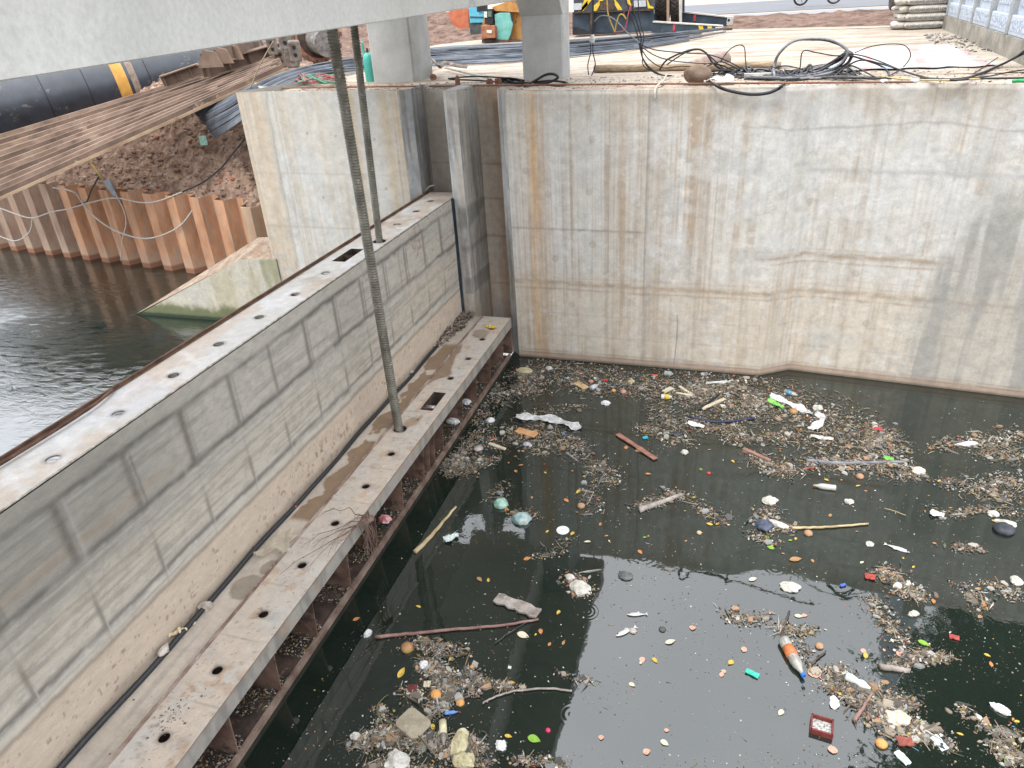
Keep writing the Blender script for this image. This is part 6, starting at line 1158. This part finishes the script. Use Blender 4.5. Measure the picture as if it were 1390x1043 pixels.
# planks, sticks, boards
def plank(p, q, w, th, mat, name, label, cat='plank', z=.012, ragged=False):
    a, b = onz(*p, z), onz(*q, z); d = b-a; s = np.array([-d[1], d[0], 0]); s = s/np.linalg.norm(s)*w/2; m = MB(); n = 8 if ragged else 1; rr = random.Random(int(p[0])); L = [];
    for i in range(n+1): u = i/n; L.append(a+d*u-s*(1-(rr.random()*.35 if ragged else 0)))
    for i in range(n, -1, -1): u = i/n; L.append(a+d*u+s*(1-(rr.random()*.35 if ragged else 0)))
    m.prism(L, (0, 0, th)); return tag(m.build(name, mat, loc=a, bevel=.003), label, cat)
M_redw = pm('red_brown_wood', (.17, .07, .05), (.32, .16, .12), 6, .8, spots=((.55, .42, .36), 40, .66)); M_gwood = pm('grey_wet_wood', (.16, .135, .115), (.36, .32, .28), 7, .85, bst=.8, bsc=25, spots=((.5, .47, .42), 16, .62)); M_pw = pm('pale_raw_wood', (.42, .36, .25), (.58, .52, .39), 8, .8)
plank((838, 590), (890, 624), .10, .02, M_redw, 'plank', 'red-brown speckled plank floating in the open gap of dark water', ragged=True)
plank((674, 812), (731, 835), .19, .03, M_gwood, 'plank', 'broad grey rotten plank with ragged ends, left of the reflection', ragged=True)
plank((664, 603), (686, 611), .06, .025, M_pw, 'plank', 'short clean pale wood stick by the orange board on the left', 'plank')
plank((901, 533), (912, 527), .10, .02, M_pw, 'plank', 'short pale plank in the main drift, near the wall', 'plank'); 
plank((953, 556), (984, 542), .07, .02, M_pw, 'plank', 'pale split plank beside a black stick in the main drift'); plank((948, 558), (977, 536), .03, .03, M_blk, 'stick', 'black stick beside the pale split plank', 'stick')
plank((922, 525), (938, 536), .05, .02, M_pw, 'plank', 'upper of two cream splinters crossing in the main drift'); plank((918, 534), (940, 538), .05, .02, M_pw, 'plank', 'lower of two cream splinters crossing in the main drift')
plank((1009, 610), (1045, 627), .07, .03, pm('dark_red_bark', (.16, .08, .06), (.30, .17, .13), 7, .85), 'plank', 'dark reddish piece of bark in the middle drift', ragged=True)
plank((702, 584), (728, 592), .22, .02, pm('orange_board', (.42, .20, .09), (.56, .32, .16), 6, .7), 'board', 'broken orange-brown board near the long white plastic sheet', 'board', ragged=True)
plank((782, 520), (796, 528), .14, .02, pm('tan_board', (.40, .26, .12), (.55, .40, .22), 6, .7, spots=((.15, .08, .04), 12, .6)), 'board', 'square tan board with dark spots in the drift near the gate', 'board')
plank((1127, 945), (1187, 941), .0, .0, M_gwood, 'x', '') if False else None
o = onz(561, 983, .01); m = MB(); R = rotz(-.45); L = [R @ np.array([x, y, 0])+o for x, y in ((-.15, -.10), (-.11, -.14), (.13, -.13), (.17, -.09), (.16, .10), (.12, .13), (-.12, .12), (-.16, .08))]; m.prism(L, (0, 0, .035)); tag(m.build('foam_board', pm('tan_foam_board', (.24, .20, .14), (.34, .30, .22), 7, .85, spots=((.42, .38, .28), 30, .62)), loc=o, bevel=.01), 'square tan-grey board floating at the lower left', 'board')
def stick(pts, r0, r1, mat, label, name='stick', z=.02):
    P = spline([onz(x, y, z) for x, y in pts], 6); n = len(P); rr = random.Random(int(pts[0][0])); P = [p+np.array([rr.uniform(-.006, .006), rr.uniform(-.006, .006), 0]) for p in P]
    ob = MB().tube(P, [r0+(r1-r0)*i/(n-1) for i in range(n)], 7).build(name, mat, smooth=True); return tag(ob, label, 'stick')
M_rstick = pm('pinkish_stick', (.17, .09, .08), (.32, .20, .17), 9, .8); M_dst = pm('dark_wet_stick', (.04, .032, .028), (.11, .09, .075), 9, .6); M_tst = pm('tan_cane', (.33, .25, .13), (.52, .43, .26), 6, .7)
stick([(509, 865), (560, 860), (620, 854), (680, 849), (731, 841)], .022, .014, M_rstick, 'long pinkish-brown straight stick lying across the lower left water')
stick([(563, 750), (585, 728), (602, 708), (619, 688)], .035, .016, M_tst, 'tan cane split at one end floating near the gate rim')
stick([(1075, 717), (1110, 716), (1145, 714), (1179, 711)], .020, .013, M_tst, 'straight pale cane floating on the right water')
stick([(655, 955), (675, 945), (700, 938), (745, 935), (777, 938)], .010, .012, M_gwood, 'thin grey branch beneath the yellow leaves at the lower middle')
stick([(672, 873), (690, 860), (715, 845), (728, 840)], .006, .004, M_dst, 'very thin dark twig joining the long pinkish stick')
stick([(1062, 872), (1064, 852), (1072, 830)], .018, .012, M_dst, 'dark forked stick pointing up from the bottle with the orange band')
stick([(1102, 902), (1112, 892), (1122, 884)], .010, .007, M_dst, 'short dark stick up and right of the salmon oval leaf')
stick([(1160, 978), (1172, 960), (1184, 941)], .020, .012, M_rstick, 'reddish stick crossing two black sticks on the bright reflection'); stick([(1148, 954), (1170, 962), (1183, 977)], .014, .009, M_dst, 'longer black stick of the crossed sticks on the reflection'); stick([(1160, 938), (1164, 950), (1167, 962)], .007, .006, M_dst, 'short thin black twig of the crossed sticks on the reflection')
stick([(1194, 905), (1215, 908), (1236, 911)], .035, .028, M_gwood, 'thick stubby grey-brown log at the right end of the bright reflection'); stick([(1218, 927), (1225, 914), (1231, 903)], .007, .005, M_dst, 'thin twig crossing the thick stubby log')
stick([(1195, 948), (1220, 953), (1247, 960)], .010, .008, M_dst, 'dark branch lying in the drift at the lower right')
stick([(1095, 625), (1140, 629), (1185, 628), (1230, 627)], .030, .022, pm('slate_tube', (.12, .12, .13), (.24, .24, .26), 6, .5), 'long slate-grey soft tube floating across the right hand drift', 'tube')
stick([(935, 566), (975, 573), (1025, 568)], .022, .018, flat('deep_blue_strip', (.02, .03, .08), .5), 'dark blue plastic strip under the main drift', 'strip')
stick([(1200, 690), (1215, 694), (1230, 700)], .004, .004, M_tst, 'thin straw on open water at the right') ; stick([(520, 985), (512, 962), (518, 950), (527, 943)], .006, .004, pm('vine', (.10, .12, .05), (.2, .2, .09), 9, .8), 'thin green vine tendril left of the square tan board')
stick([(868, 692), (880, 688), (925, 672)], .05, .03, pm('grey_rag', (.22, .19, .17), (.40, .36, .33), 12, .8, bst=.8), 'muddy grey rag rolled lengthwise in the middle of the water', 'rag')
# long white sheets
def ribbon(pts, w, mat, label, name='plastic_sheet', cat='plastic sheet', z=.015):
    P = [onz(x, y, z) for x, y in pts]; P = spline(P, 6); m = MB(); n = len(P); K = 7; vs = []; rr = random.Random(int(pts[0][0]))
    for i, p in enumerate(P):
        d = P[min(i+1, n-1)]-P[max(i-1, 0)]; s = np.array([-d[1], d[0], 0]); s /= np.linalg.norm(s)+1e-9; wi = w*(.75+.35*math.sin(i*.7)+.2*rr.random())*min(1, .45+i/3, .35+(n-1-i)/6)
        for k in range(K): u = k/(K-1)-.5; vs.append(p+s*u*wi+np.array([0, 0, .012+.028*math.sin(k*1.9+i*.8)*rr.random()+.02*(1-4*u*u)]))
    m.add(vs, [(i*K+k, i*K+k+1, (i+1)*K+k+1, (i+1)*K+k) for i in range(n-1) for k in range(K-1)]); ob = m.build(name, mat, loc=P[0]); sd_ = ob.modifiers.new('thick', 'SOLIDIFY'); sd_.thickness = .006; return tag(ob, label, cat)
M_wsh = pm('dirty_white_sheet', (.40, .39, .37), (.62, .62, .61), 11, .45, bst=.7, bsc=25, spots=((.16, .14, .12), 16, .62), spec=.5)
ribbon([(701, 566), (725, 568), (750, 570), (775, 578), (789, 582)], .20, M_wsh, 'long torn white plastic sheet floating near the orange board')
ribbon([(1046, 537), (1065, 546), (1085, 555), (1103, 564)], .17, M_wsh, 'long white foam strip lying diagonally in the right part of the main drift'); ribbon([(1108, 562), (1116, 570), (1107, 580), (1096, 583)], .14, M_wsh, 'bent white strip end curling down from the diagonal foam strip')
ribbon([(1100, 593), (1116, 596), (1131, 598)], .07, M_wsh, 'thin white strip below the bent foam strip'); ribbon([(1044, 543), (1052, 549), (1064, 555)], .12, pm('green_wrapper', (.03, .42, .12), (.30, .55, .10), 6, .4), 'bright green crumpled wrapper below the long foam strip', 'wrapper', 'wrapper')
ribbon([(958, 522), (985, 520), (995, 518)], .05, M_wsh, 'thin white strip at the upper edge of the main drift near the wall')
ribbon([(934, 575), (945, 578), (956, 581)], .12, M_foamc, 'white crumpled packet on open water under the blue strip', 'packet', 'packet')
ribbon([(1262, 697), (1272, 699), (1281, 702)], .12, M_foamc, 'flat white packet floating in the right drifts', 'packet', 'packet'); ribbon([(1199, 622), (1206, 624), (1213, 626)], .08, bpy.data.materials['green_wrapper'], 'pale green wrapper at the right end of the slate tube', 'wrapper', 'wrapper')
ribbon([(604, 736), (613, 730), (622, 727)], .13, pm('mint_white_packet', (.45, .55, .50), (.62, .68, .64), 9, .5), 'small pale green-white packet beside the split cane', 'packet', 'packet')
# foam lumps and round things
FL = [(712, 505, .17, .11, .04, -.2, M_yfoam, 'foam_block', 'largest pale yellow half-round foam slab floating against the gate corner', 'foam'), (745, 502, .07, .06, .04, 0, M_foam, 'foam_lump', 'white foam cup piece just right of the pale yellow slab', 'foam'), (822, 549, .075, .055, .045, 0, M_foamc, 'foam_lump', 'white lobed foam lump below the near-wall drift', 'foam'), (666, 573, .075, .055, .05, .5, M_foamc, 'foam_lump', 'white foam lump nearest the gate in the left drift', 'foam'), (857, 520, .07, .05, .04, .7, M_yfoam, 'foam_lump', 'flat cream foam chip in the near-wall drift', 'foam'), (929, 616, .055, .05, .04, 0, M_foam, 'foam_lump', 'round dirty white foam lump alone in mid water', 'foam'), (1044, 682, .11, .08, .05, .2, M_foam, 'foam_lump', 'lumpy cream foam piece floating above the dark blue bag', 'foam'), (1056, 714, .13, .05, .04, -.3, M_foam, 'foam_lump', 'elongated white foam piece beside the dark blue bag', 'foam'), (1110, 556, .08, .07, .05, 0, M_foam, 'foam_lump', 'round cream foam lump right of the diagonal foam strip', 'foam'), (1246, 641, .10, .07, .05, .1, pm('cream_bread', (.55, .45, .34), (.68, .58, .46), 9, .8), 'bread_lump', 'cream-coloured soggy lump with a dark red spot, right of the slate tube', 'lump'),
      (1072, 799, .11, .08, .04, .2, M_foam, 'foam_lump', 'flat white foam slab on the upper part of the bright reflection', 'foam'), (789, 801, .14, .10, .05, -.6, M_foam, 'foam_lump', 'large triangular speckled foam piece at the reflection corner', 'foam'), (774, 786, .06, .05, .04, 0, M_foam, 'foam_lump', 'small speckled foam piece above the triangular one', 'foam'), (1290, 703+22, .01, .01, .01, 0, M_foam, 'x', '', ''), (500, 863, .05, .035, .05, 1.2, M_foamc, 'foam_lump', 'small white foam piece at the left end of the long pinkish stick', 'foam'), (576, 905, .05, .05, .04, 0, M_foamc, 'foam_lump', 'white foam ball above the orange peels', 'foam'), (540, 1035, .12, .10, .07, .2, M_foam, 'foam_lump', 'big white foam lump at the bottom edge, lower left', 'foam'), (625, 1011, .08, .14, .06, .1, M_yfoam, 'foam_block', 'pitted pale yellow foam block upright above another near the bottom edge', 'foam'), (631, 1036, .10, .08, .06, 0, M_yfoam, 'foam_block', 'pitted pale yellow foam block cut by the bottom edge of the picture', 'foam'), (483, 1002, .05, .04, .04, 0, M_foam, 'foam_lump', 'jagged white foam chip at the far lower left', 'foam'), (681, 1014, .055, .05, .04, 0, M_foamc, 'foam_lump', 'white foam crumb right of the yellow foam blocks', 'foam'), (1216, 977, .11, .085, .05, 0, pm('brain_foam', (.45, .36, .26), (.68, .58, .46), 22, .85, bst=1, bsc=30), 'foam_lump', 'beige brain-textured lump in the lower right drift', 'lump'), (1358, 965, .09, .05, .04, -.4, M_foamc, 'foam_lump', 'elongated clean white foam piece near the right edge', 'foam'), (1378, 790, .07, .07, .04, 0, M_foam, 'foam_lump', 'round white foam piece at the right edge', 'foam'), (1348, 700, .07, .06, .04, 0, M_foam, 'foam_lump', 'white crumpled foam lump above the black shoe', 'foam'), (1312, 605, .17, .045, .04, .35, M_foamc, 'foam_board', 'long white foam bar floating at the right, near the wall', 'foam'), (1366, 712, .12, .05, .04, -.2, M_foam, 'foam_board', 'cream foam bar just above the black shoe', 'foam'), (1218, 798, .05, .04, .04, .4, M_foamc, 'foam_lump', 'bright white foam bit in the drift beside the reflection', 'foam'), (1152, 683, .06, .045, .04, 0, M_foam, 'foam_lump', 'small grey-white foam crumb right of the drink can', 'foam'), (1180, 740, .045, .045, .03, 0, M_foam, 'foam_lump', 'round pinkish-white lump next to the dead fish', 'foam'), (1240, 835, .06, .04, .03, .5, M_foam, 'foam_lump', 'ragged white crumb on dark water right of the reflection', 'foam'), (1132, 945+11, .05, .07, .04, 0, M_foamc, 'foam_lump', 'white foam piece left of the crossed sticks', 'foam'), (868, 844, .0, .0, .0, 0, M_foam, 'x', '', '')]
for k, (px, py, sx, sy, sz, ro, mt, nm, lb, ct) in enumerate(FL):
    if nm != 'x': foamchunk(px, py, -.012, sx, sy, sz, ro, nm, lb, mt, ct, .45, k+3)
def lump(px, py, r, mat, name, label, cat, sq=.7, rough=.12, seed=1):
    o = onz(px, py, 0); tag(MB().blob(o+np.array([0, 0, r*sq*.35]), r, r*.9, r*sq, rough, seed, 3).build(name, mat, smooth=True, loc=o), label, cat)
M_gbag = pm('pale_green_bag', (.16, .34, .25), (.40, .56, .46), 9, .35, spec=.6, bst=.6, bsc=12); M_bbag = pm('blue_green_bag', (.12, .25, .25), (.48, .54, .50), 7, .35, spec=.6, bst=.6, bsc=12)
lump(680, 686, .105, M_gbag, 'plastic_bag', 'rounded pale green plastic bag bulging from the water', 'plastic bag', .7, .25, 3); lump(708, 706, .13, M_bbag, 'plastic_bag', 'larger blue-green and white plastic bag bulging from the water', 'plastic bag', .6, .3, 5)
lump(1037, 715, .12, pm('navy_net_bag', (.03, .04, .07), (.10, .12, .16), 12, .6), 'plastic_bag', 'dark navy plastic bag half sunk in mid water', 'plastic bag', .4, .35, 8); lump(1362, 720, .13, pm('black_shoe', (.02, .022, .028), (.07, .075, .09), 7, .5), 'shoe', 'black shoe floating near the right edge', 'shoe', .5, .2, 9)
lump(849, 783, .085, pm('grey_stone_foam', (.06, .065, .065), (.16, .165, .16), 14, .8), 'lump', 'dark grey speckled lump on the bright reflection', 'lump', .35, .3, 4); lump(649, 610, .08, pm('clear_bag', (.25, .23, .2), (.45, .42, .38), 9, .3, spec=.7), 'plastic_bag', 'greyish clear bag beside the short clean pale stick', 'plastic bag', .5, .4, 6); lump(715, 604, .06, pm('clear_bag2', (.35, .38, .4), (.5, .52, .55), 9, .3, spec=.7), 'plastic_bag', 'small bluish clear bag below the orange board', 'plastic bag', .5, .4, 7); lump(919, 590, .07, pm('black_bag', (.02, .022, .03), (.06, .065, .08), 9, .4), 'plastic_bag', 'small black crumpled bag at the end of the middle drift', 'plastic bag', .5, .4, 12)
lump(900, 868-10, .0001, M_foam, 'pebble', 'x', 'x') if False else None
M_mango = pm('mango_skin', (.30, .10, .07), (.42, .33, .10), 2.4, .4, bst=.05); M_peel = pm('orange_fruit', (.50, .22, .06), (.66, .38, .14), 7, .6); M_brfr = pm('brown_fruit', (.30, .17, .10), (.46, .30, .18), 9, .6)
for px, py, r, mt, nm, lb in ((553, 881, .075, M_mango, 'mango', 'red and green mango under the long pinkish stick'), (1077, 560, .07, M_mango, 'mango', 'dark red mango in the main drift by the green wrapper'), (592, 944, .06, M_peel, 'orange_fruit', 'larger of two squeezed orange fruits in the lower left drift'), (625, 955, .045, M_peel, 'orange_fruit', 'smaller of two squeezed orange fruits in the lower left drift'), (641, 906, .028, M_peel, 'orange_fruit', 'tiny orange fruit on open water at the lower left'), (789, 688, .055, M_brfr, 'fruit', 'open brown fruit husk right of the vivid orange leaf'), (1196, 1011, .055, M_peel, 'fruit_slice', 'pale orange fruit slice near the bottom right of the reflection'), (744, 1+991, .026, flat('hot_pink', (.62, .03, .10), .4), 'pink_ball', 'tiny hot-pink ball at the left edge of the bright reflection'), (1112, 878, .045, M_brfr, 'fruit', 'small brown ring-shaped husk on the bright reflection'), (1097, 725, .055, M_brfr, 'fruit', 'brown shell under the straight pale cane'), (949, 724, .035, M_yfoam, 'fruit', 'small yellowish round seed in mid water'), (962, 643, .03, flat('tomato_red', (.50, .06, .03), .4), 'tomato', 'small red tomato alone in mid water'), (951, 638, .028, flat('dull_green_fruit', (.14, .20, .06), .5), 'lime', 'small dull green lime left of the tomato'), (710, 518, .03, flat('peach_red', (.50, .20, .12), .5), 'ball', 'small orange-red ball below the pale yellow slab'), (846, 533, .06, pm('onion_skin', (.36, .18, .13), (.52, .30, .22), 8, .6), 'onion', 'pinkish-brown onion in the near-wall drift'), (833, 531, .04, M_peel, 'onion', 'orange onion half left of the pinkish-brown one'), (802, 519, .05, bpy.data.materials['onion_skin'], 'onion', 'pink onion beside the tan board with spots'), (671, 597, .035, flat('red_white_ball', (.55, .10, .06), .5), 'ball', 'red ball in the left drift above the short clean stick'), (1167, 648, .055, M_brfr, 'potato', 'oval brown potato in the right drift')):
    lump(px, py, r, mt, nm, lb, 'fruit' if nm not in ('ball', 'pink_ball') else 'ball', .75, .1, int(px))
def disc(px, py, r, mat, name, label, cat, h=.012, n=28, ax=(0, 0, 1)):
    o = onz(px, py, .002); t = MB().lathe([(0, r*.96), (h*.5, r), (h*.8, r), (h, r*.93), (h*.8, r*.85)], o, ax, n).build(name, mat, loc=o); tag(t, label, cat)
disc(764, 720.5, .088, M_foamc, 'lid', 'round clean white plastic lid floating on black water', 'lid')
disc(1202, 771+27, .0001, M_foamc, 'lid', 'x', 'x') if False else None
# bottles and cans
q = onz(1076, 896, 0); bl = onz(1064, 874, 0)-onz(1090, 921, 0)
bottle(q, math.atan2(-bl[1], -bl[0]), .50, .062, M_clear, 'bottle', 'murky soft drink bottle with an orange label and blue cap on the reflection', cap=flat('blue_cap', (.03, .14, .50), .4), lab=(flat('orange_label', (.55, .17, .06), .5), .24, .48), sink=.3, crush=.15)
bottle(onz(1119, 663, 0), PI, .30, .042, pm('grey_can', (.36, .34, .31), (.52, .50, .46), 6, .4), 'bottle', 'grey-beige bottle lying level on the right water', sink=.3, cap=M_brfr)
q = onz(602, 998, 0); bottle(q, -1.15, .30, .038, pm('brown_glass', (.10, .08, .06), (.22, .19, .16), 6, .25, spec=.7), 'bottle', 'small brown bottle with a cream label left of the pitted foam blocks', lab=(flat('cream_label', (.60, .55, .36), .5), .05, .55), sink=.3)
bottle(onz(1074, 536, 0), -.5, .26, .04, M_clear, 'bottle', 'clear bottle with a blue label at the top of the main drift', lab=(flat('blue_label', (.08, .30, .48), .5), .2, .5), sink=.3)
bottle(onz(905, 541, 0), .1, .20, .045, flat('white_yellow_tub', (.58, .58, .55), .5), 'bottle', 'white bottle with a yellow label in the drift near the crossing splinters', lab=(flat('yellow_label', (.65, .48, .04), .5), .3, .7), sink=.3)
bottle(onz(807, 527, 0), 1.0, .20, .045, flat('silver_bottle', (.48, .50, .52), .3, .7), 'bottle', 'silvery clear bottle beside the tan spotted board', sink=.3); bottle(onz(1165, 929, 0), -.45, .26, .045, pm('milky_bottle', (.45, .50, .50), (.60, .64, .63), 6, .4), 'bottle', 'milky crushed bottle above the crossed sticks', sink=.4, crush=.3)
bottle(onz(908, 509, 0), 0, .18, .05, flat('grey_tray', (.30, .32, .32), .5), 'bottle', 'grey bottle floating against the foot of the wall', sink=.5); bottle(onz(613, 969, 0), .4, .14, .018, flat('blue_tube', (.12, .25, .58), .4), 'bottle', 'tiny blue tube with a red end in the lower left drift', cap=flat('red_end', (.55, .05, .08), .4))
for px, py, w, l, a, mt, nm, lb, ct in ((1021, 915, .05, .13, -.4, flat('mint_plastic', (.03, .50, .33), .4), 'blister_pack', 'bright mint green blister pack on the bright reflection', 'pack'), (1192, 583, .06, .10, -.1, flat('hot_red_pack', (.68, .04, .07), .4), 'packet', 'bright pinkish red packet at the right end of the main drift', 'packet'), (822, 517, .045, .06, .1, flat('red_carton', (.62, .03, .05), .4), 'carton', 'small bright red carton near the wall in the drift', 'carton'), (889, 510, .04, .10, -.2, flat('red_orange_pack', (.55, .10, .04), .5), 'packet', 'orange-red packet floating close to the wall foot', 'packet'), (876, 595, .05, .08, .5, flat('cyan_pack', (.03, .35, .45), .4), 'packet', 'small bright blue packet at the left of the middle drift', 'packet'), (767, 587, .02, .04, .3, flat('royal_blue', (.05, .18, .60), .4), 'plastic_disc', 'tiny royal blue cap below the long torn sheet', 'cap'), (771, 514, .04, .05, .7, flat('sky_pack', (.40, .60, .68), .4), 'packet', 'tiny pale blue packet in the near-wall drift', 'packet'), (1181, 784, .08, .11, -.1, flat('brick_red_bag', (.34, .05, .04), .5), 'packet', 'dark brick-red packet left of the drift beside the reflection', 'packet'), (1225, 866+9, .0, .0, 0, None, 'x', '', ''), (560, 936, .08, .09, .3, flat('maroon_rag', (.12, .025, .02), .8), 'rag', 'dark maroon rag above the square tan board', 'rag'), (1228, 1008, .08, .13, .2, flat('red_rag', (.25, .07, .05), .8), 'rag', 'dull red rag at the bottom right of the reflection', 'rag'), (1225, 1030, .06, .13, -.9, flat('pale_aqua', (.50, .62, .58), .5), 'packet', 'pale aqua packet below the dull red rag', 'packet'), (1275, 1010, .07, .14, -1.0, flat('pale_aqua2', (.50, .62, .62), .5), 'packet', 'crumpled pale aqua film right of the dull red rag', 'packet'), (1144, 795, .03, .07, .6, flat('pen_blue', (.06, .12, .50), .4), 'pen', 'short blue pen at the top edge of the reflection', 'pen'), (1295, 866, .05, .09, -.1, flat('red_scrap', (.34, .06, .05), .6), 'packet', 'red scrap with a white crumb on dark water at the right', 'packet'), (692, 907, .028, .032, .1, M_foamc, 'foam_cube', 'tiny clean white cube above the yellow leaves', 'cube'), (580, 930, .06, .07, .3, M_pw, 'foam_chip', 'small cream square chip above the larger orange fruit', 'chip'), (1099, 636, .02, .13, .35, flat('red_strip', (.40, .05, .04), .5), 'strip', 'thin red strip below the left end of the slate tube', 'strip')):
    if nm == 'x': continue
    o = onz(px, py, .006); R = rotz(a) @ rotx(.08); m = MB(); n = 6; rr = random.Random(int(px*7)); vs = []
    for i in range(n+1):
        for j in range(4): vs.append(o+R @ np.array([(i/n-.5)*l*(1+.1*rr.random()), (j/3-.5)*w*(1+.25*rr.random()), .012+.02*rr.random()*min(w, .08)/.08]))
    bt = [v-np.array([0, 0, .012]) for v in vs]; N_ = len(vs); f = [(i*4+j, (i+1)*4+j, (i+1)*4+j+1, i*4+j+1) for i in range(n) for j in range(3)]; f2 = [tuple(q+N_ for q in ff[::-1]) for ff in f]
    edge = [(i*4, (i+1)*4) for i in range(n)]+[((i+1)*4+3, i*4+3) for i in range(n)]+[(j+1, j) for j in range(3)]+[(n*4+j, n*4+j+1) for j in range(3)]
    m.add(vs+bt, f+f2+[(b_2, a_2, a_2+N_, b_2+N_) for a_2, b_2 in edge]); tag(m.build(nm, mt, loc=o), lb, ct)
# open red box
o = onz(1115, 989, .0); t = thing('small_box', 'small open maroon box with white speckled inside on the reflection', 'box', o); R = rotz(-.12)
M_mar = flat('maroon_card', (.16, .03, .025), .6)
for (cx, cy, dx, dy) in ((0, -.085, .095, .008), (0, .085, .095, .008), (-.095, 0, .008, .093), (.095, 0, .008, .093)): MB().obox(o+R @ np.array([cx, cy, .03]), dx, dy, .035, R).build('side', M_mar, t)
MB().obox(o+np.array([0, 0, .012]), .086, .076, .004, R).build('bottom', pm('speckled_liner', (.10, .10, .09), (.66, .65, .60), 55, .7), t)
# dead fish
def fish(px, py, L, ang, label):
    o = onz(px, py, 0); ax = np.array([math.cos(ang), math.sin(ang), 0]); s = np.array([-ax[1], ax[0], 0]); t = thing('dead_fish', label, 'fish', o, 'dead fish floating on the canal'); m = MB()
    m.tube([o+ax*L*(u-.5)+np.array([0, 0, .012]) for u in (0, .06, .15, .3, .45, .6, .75, .86)], [L*r for r in (.015, .05, .085, .11, .105, .08, .045, .022)], 12, flatn=.55)
    b = m.build('body', pm('fish_skin%d' % int(px), (.40, .40, .37), (.60, .60, .57), 9, .35, spec=.6, spots=((.14, .15, .15), 10, .62)), t, smooth=True); a0 = o+ax*L*.36+np.array([0, 0, .012]); MB().prism([a0, a0+ax*L*.14+s*L*.10, a0+ax*L*.11, a0+ax*L*.14-s*L*.10], (0, 0, .004)).build('tail_fin', bpy.data.materials['fish_skin%d' % int(px)], t)
    d0 = o+ax*L*(-.1)+s*L*.08+np.array([0, 0, .012]); MB().prism([d0, d0+ax*L*.25, d0+ax*L*.18+s*L*.07], (0, 0, .004)).build('dorsal_fin', bpy.data.materials['fish_skin%d' % int(px)], t); MB().lathe([(0, .006*L/.2), (.004, .006*L/.2)], o-ax*L*.40+s*L*.02+np.array([0, 0, .026]), n=8).build('eye', M_blk, t)
fish(1217, 745, .30, PI-.35, 'silver dead fish floating on dark water at the right'); fish(865, 835, .24, .25, 'upper right of two pale dead fish on the bright reflection'); fish(850, 858, .28, .75, 'lower left of two pale dead fish on the bright reflection'); fish(733, 862-1, .0001, 0, 'x') if False else None
fish(712, 864, .0001, 0, 'x') if False else None
leaf(710, 863, .15, 'pale', -.1, 'white-backed leaf touching two orange ones, lower left of the reflection')
lump(859, 857, .045, M_stone, 'shell', 'round pale shell touching the lower of the two pale fish', 'shell', .6, .2, 5); lump(899, 855, .04, pm('dark_seed', (.05, .05, .045), (.12, .115, .1), 9, .7), 'seed_pod', 'round dark seed pod on the bright reflection', 'seed pod', .6, .2, 5)
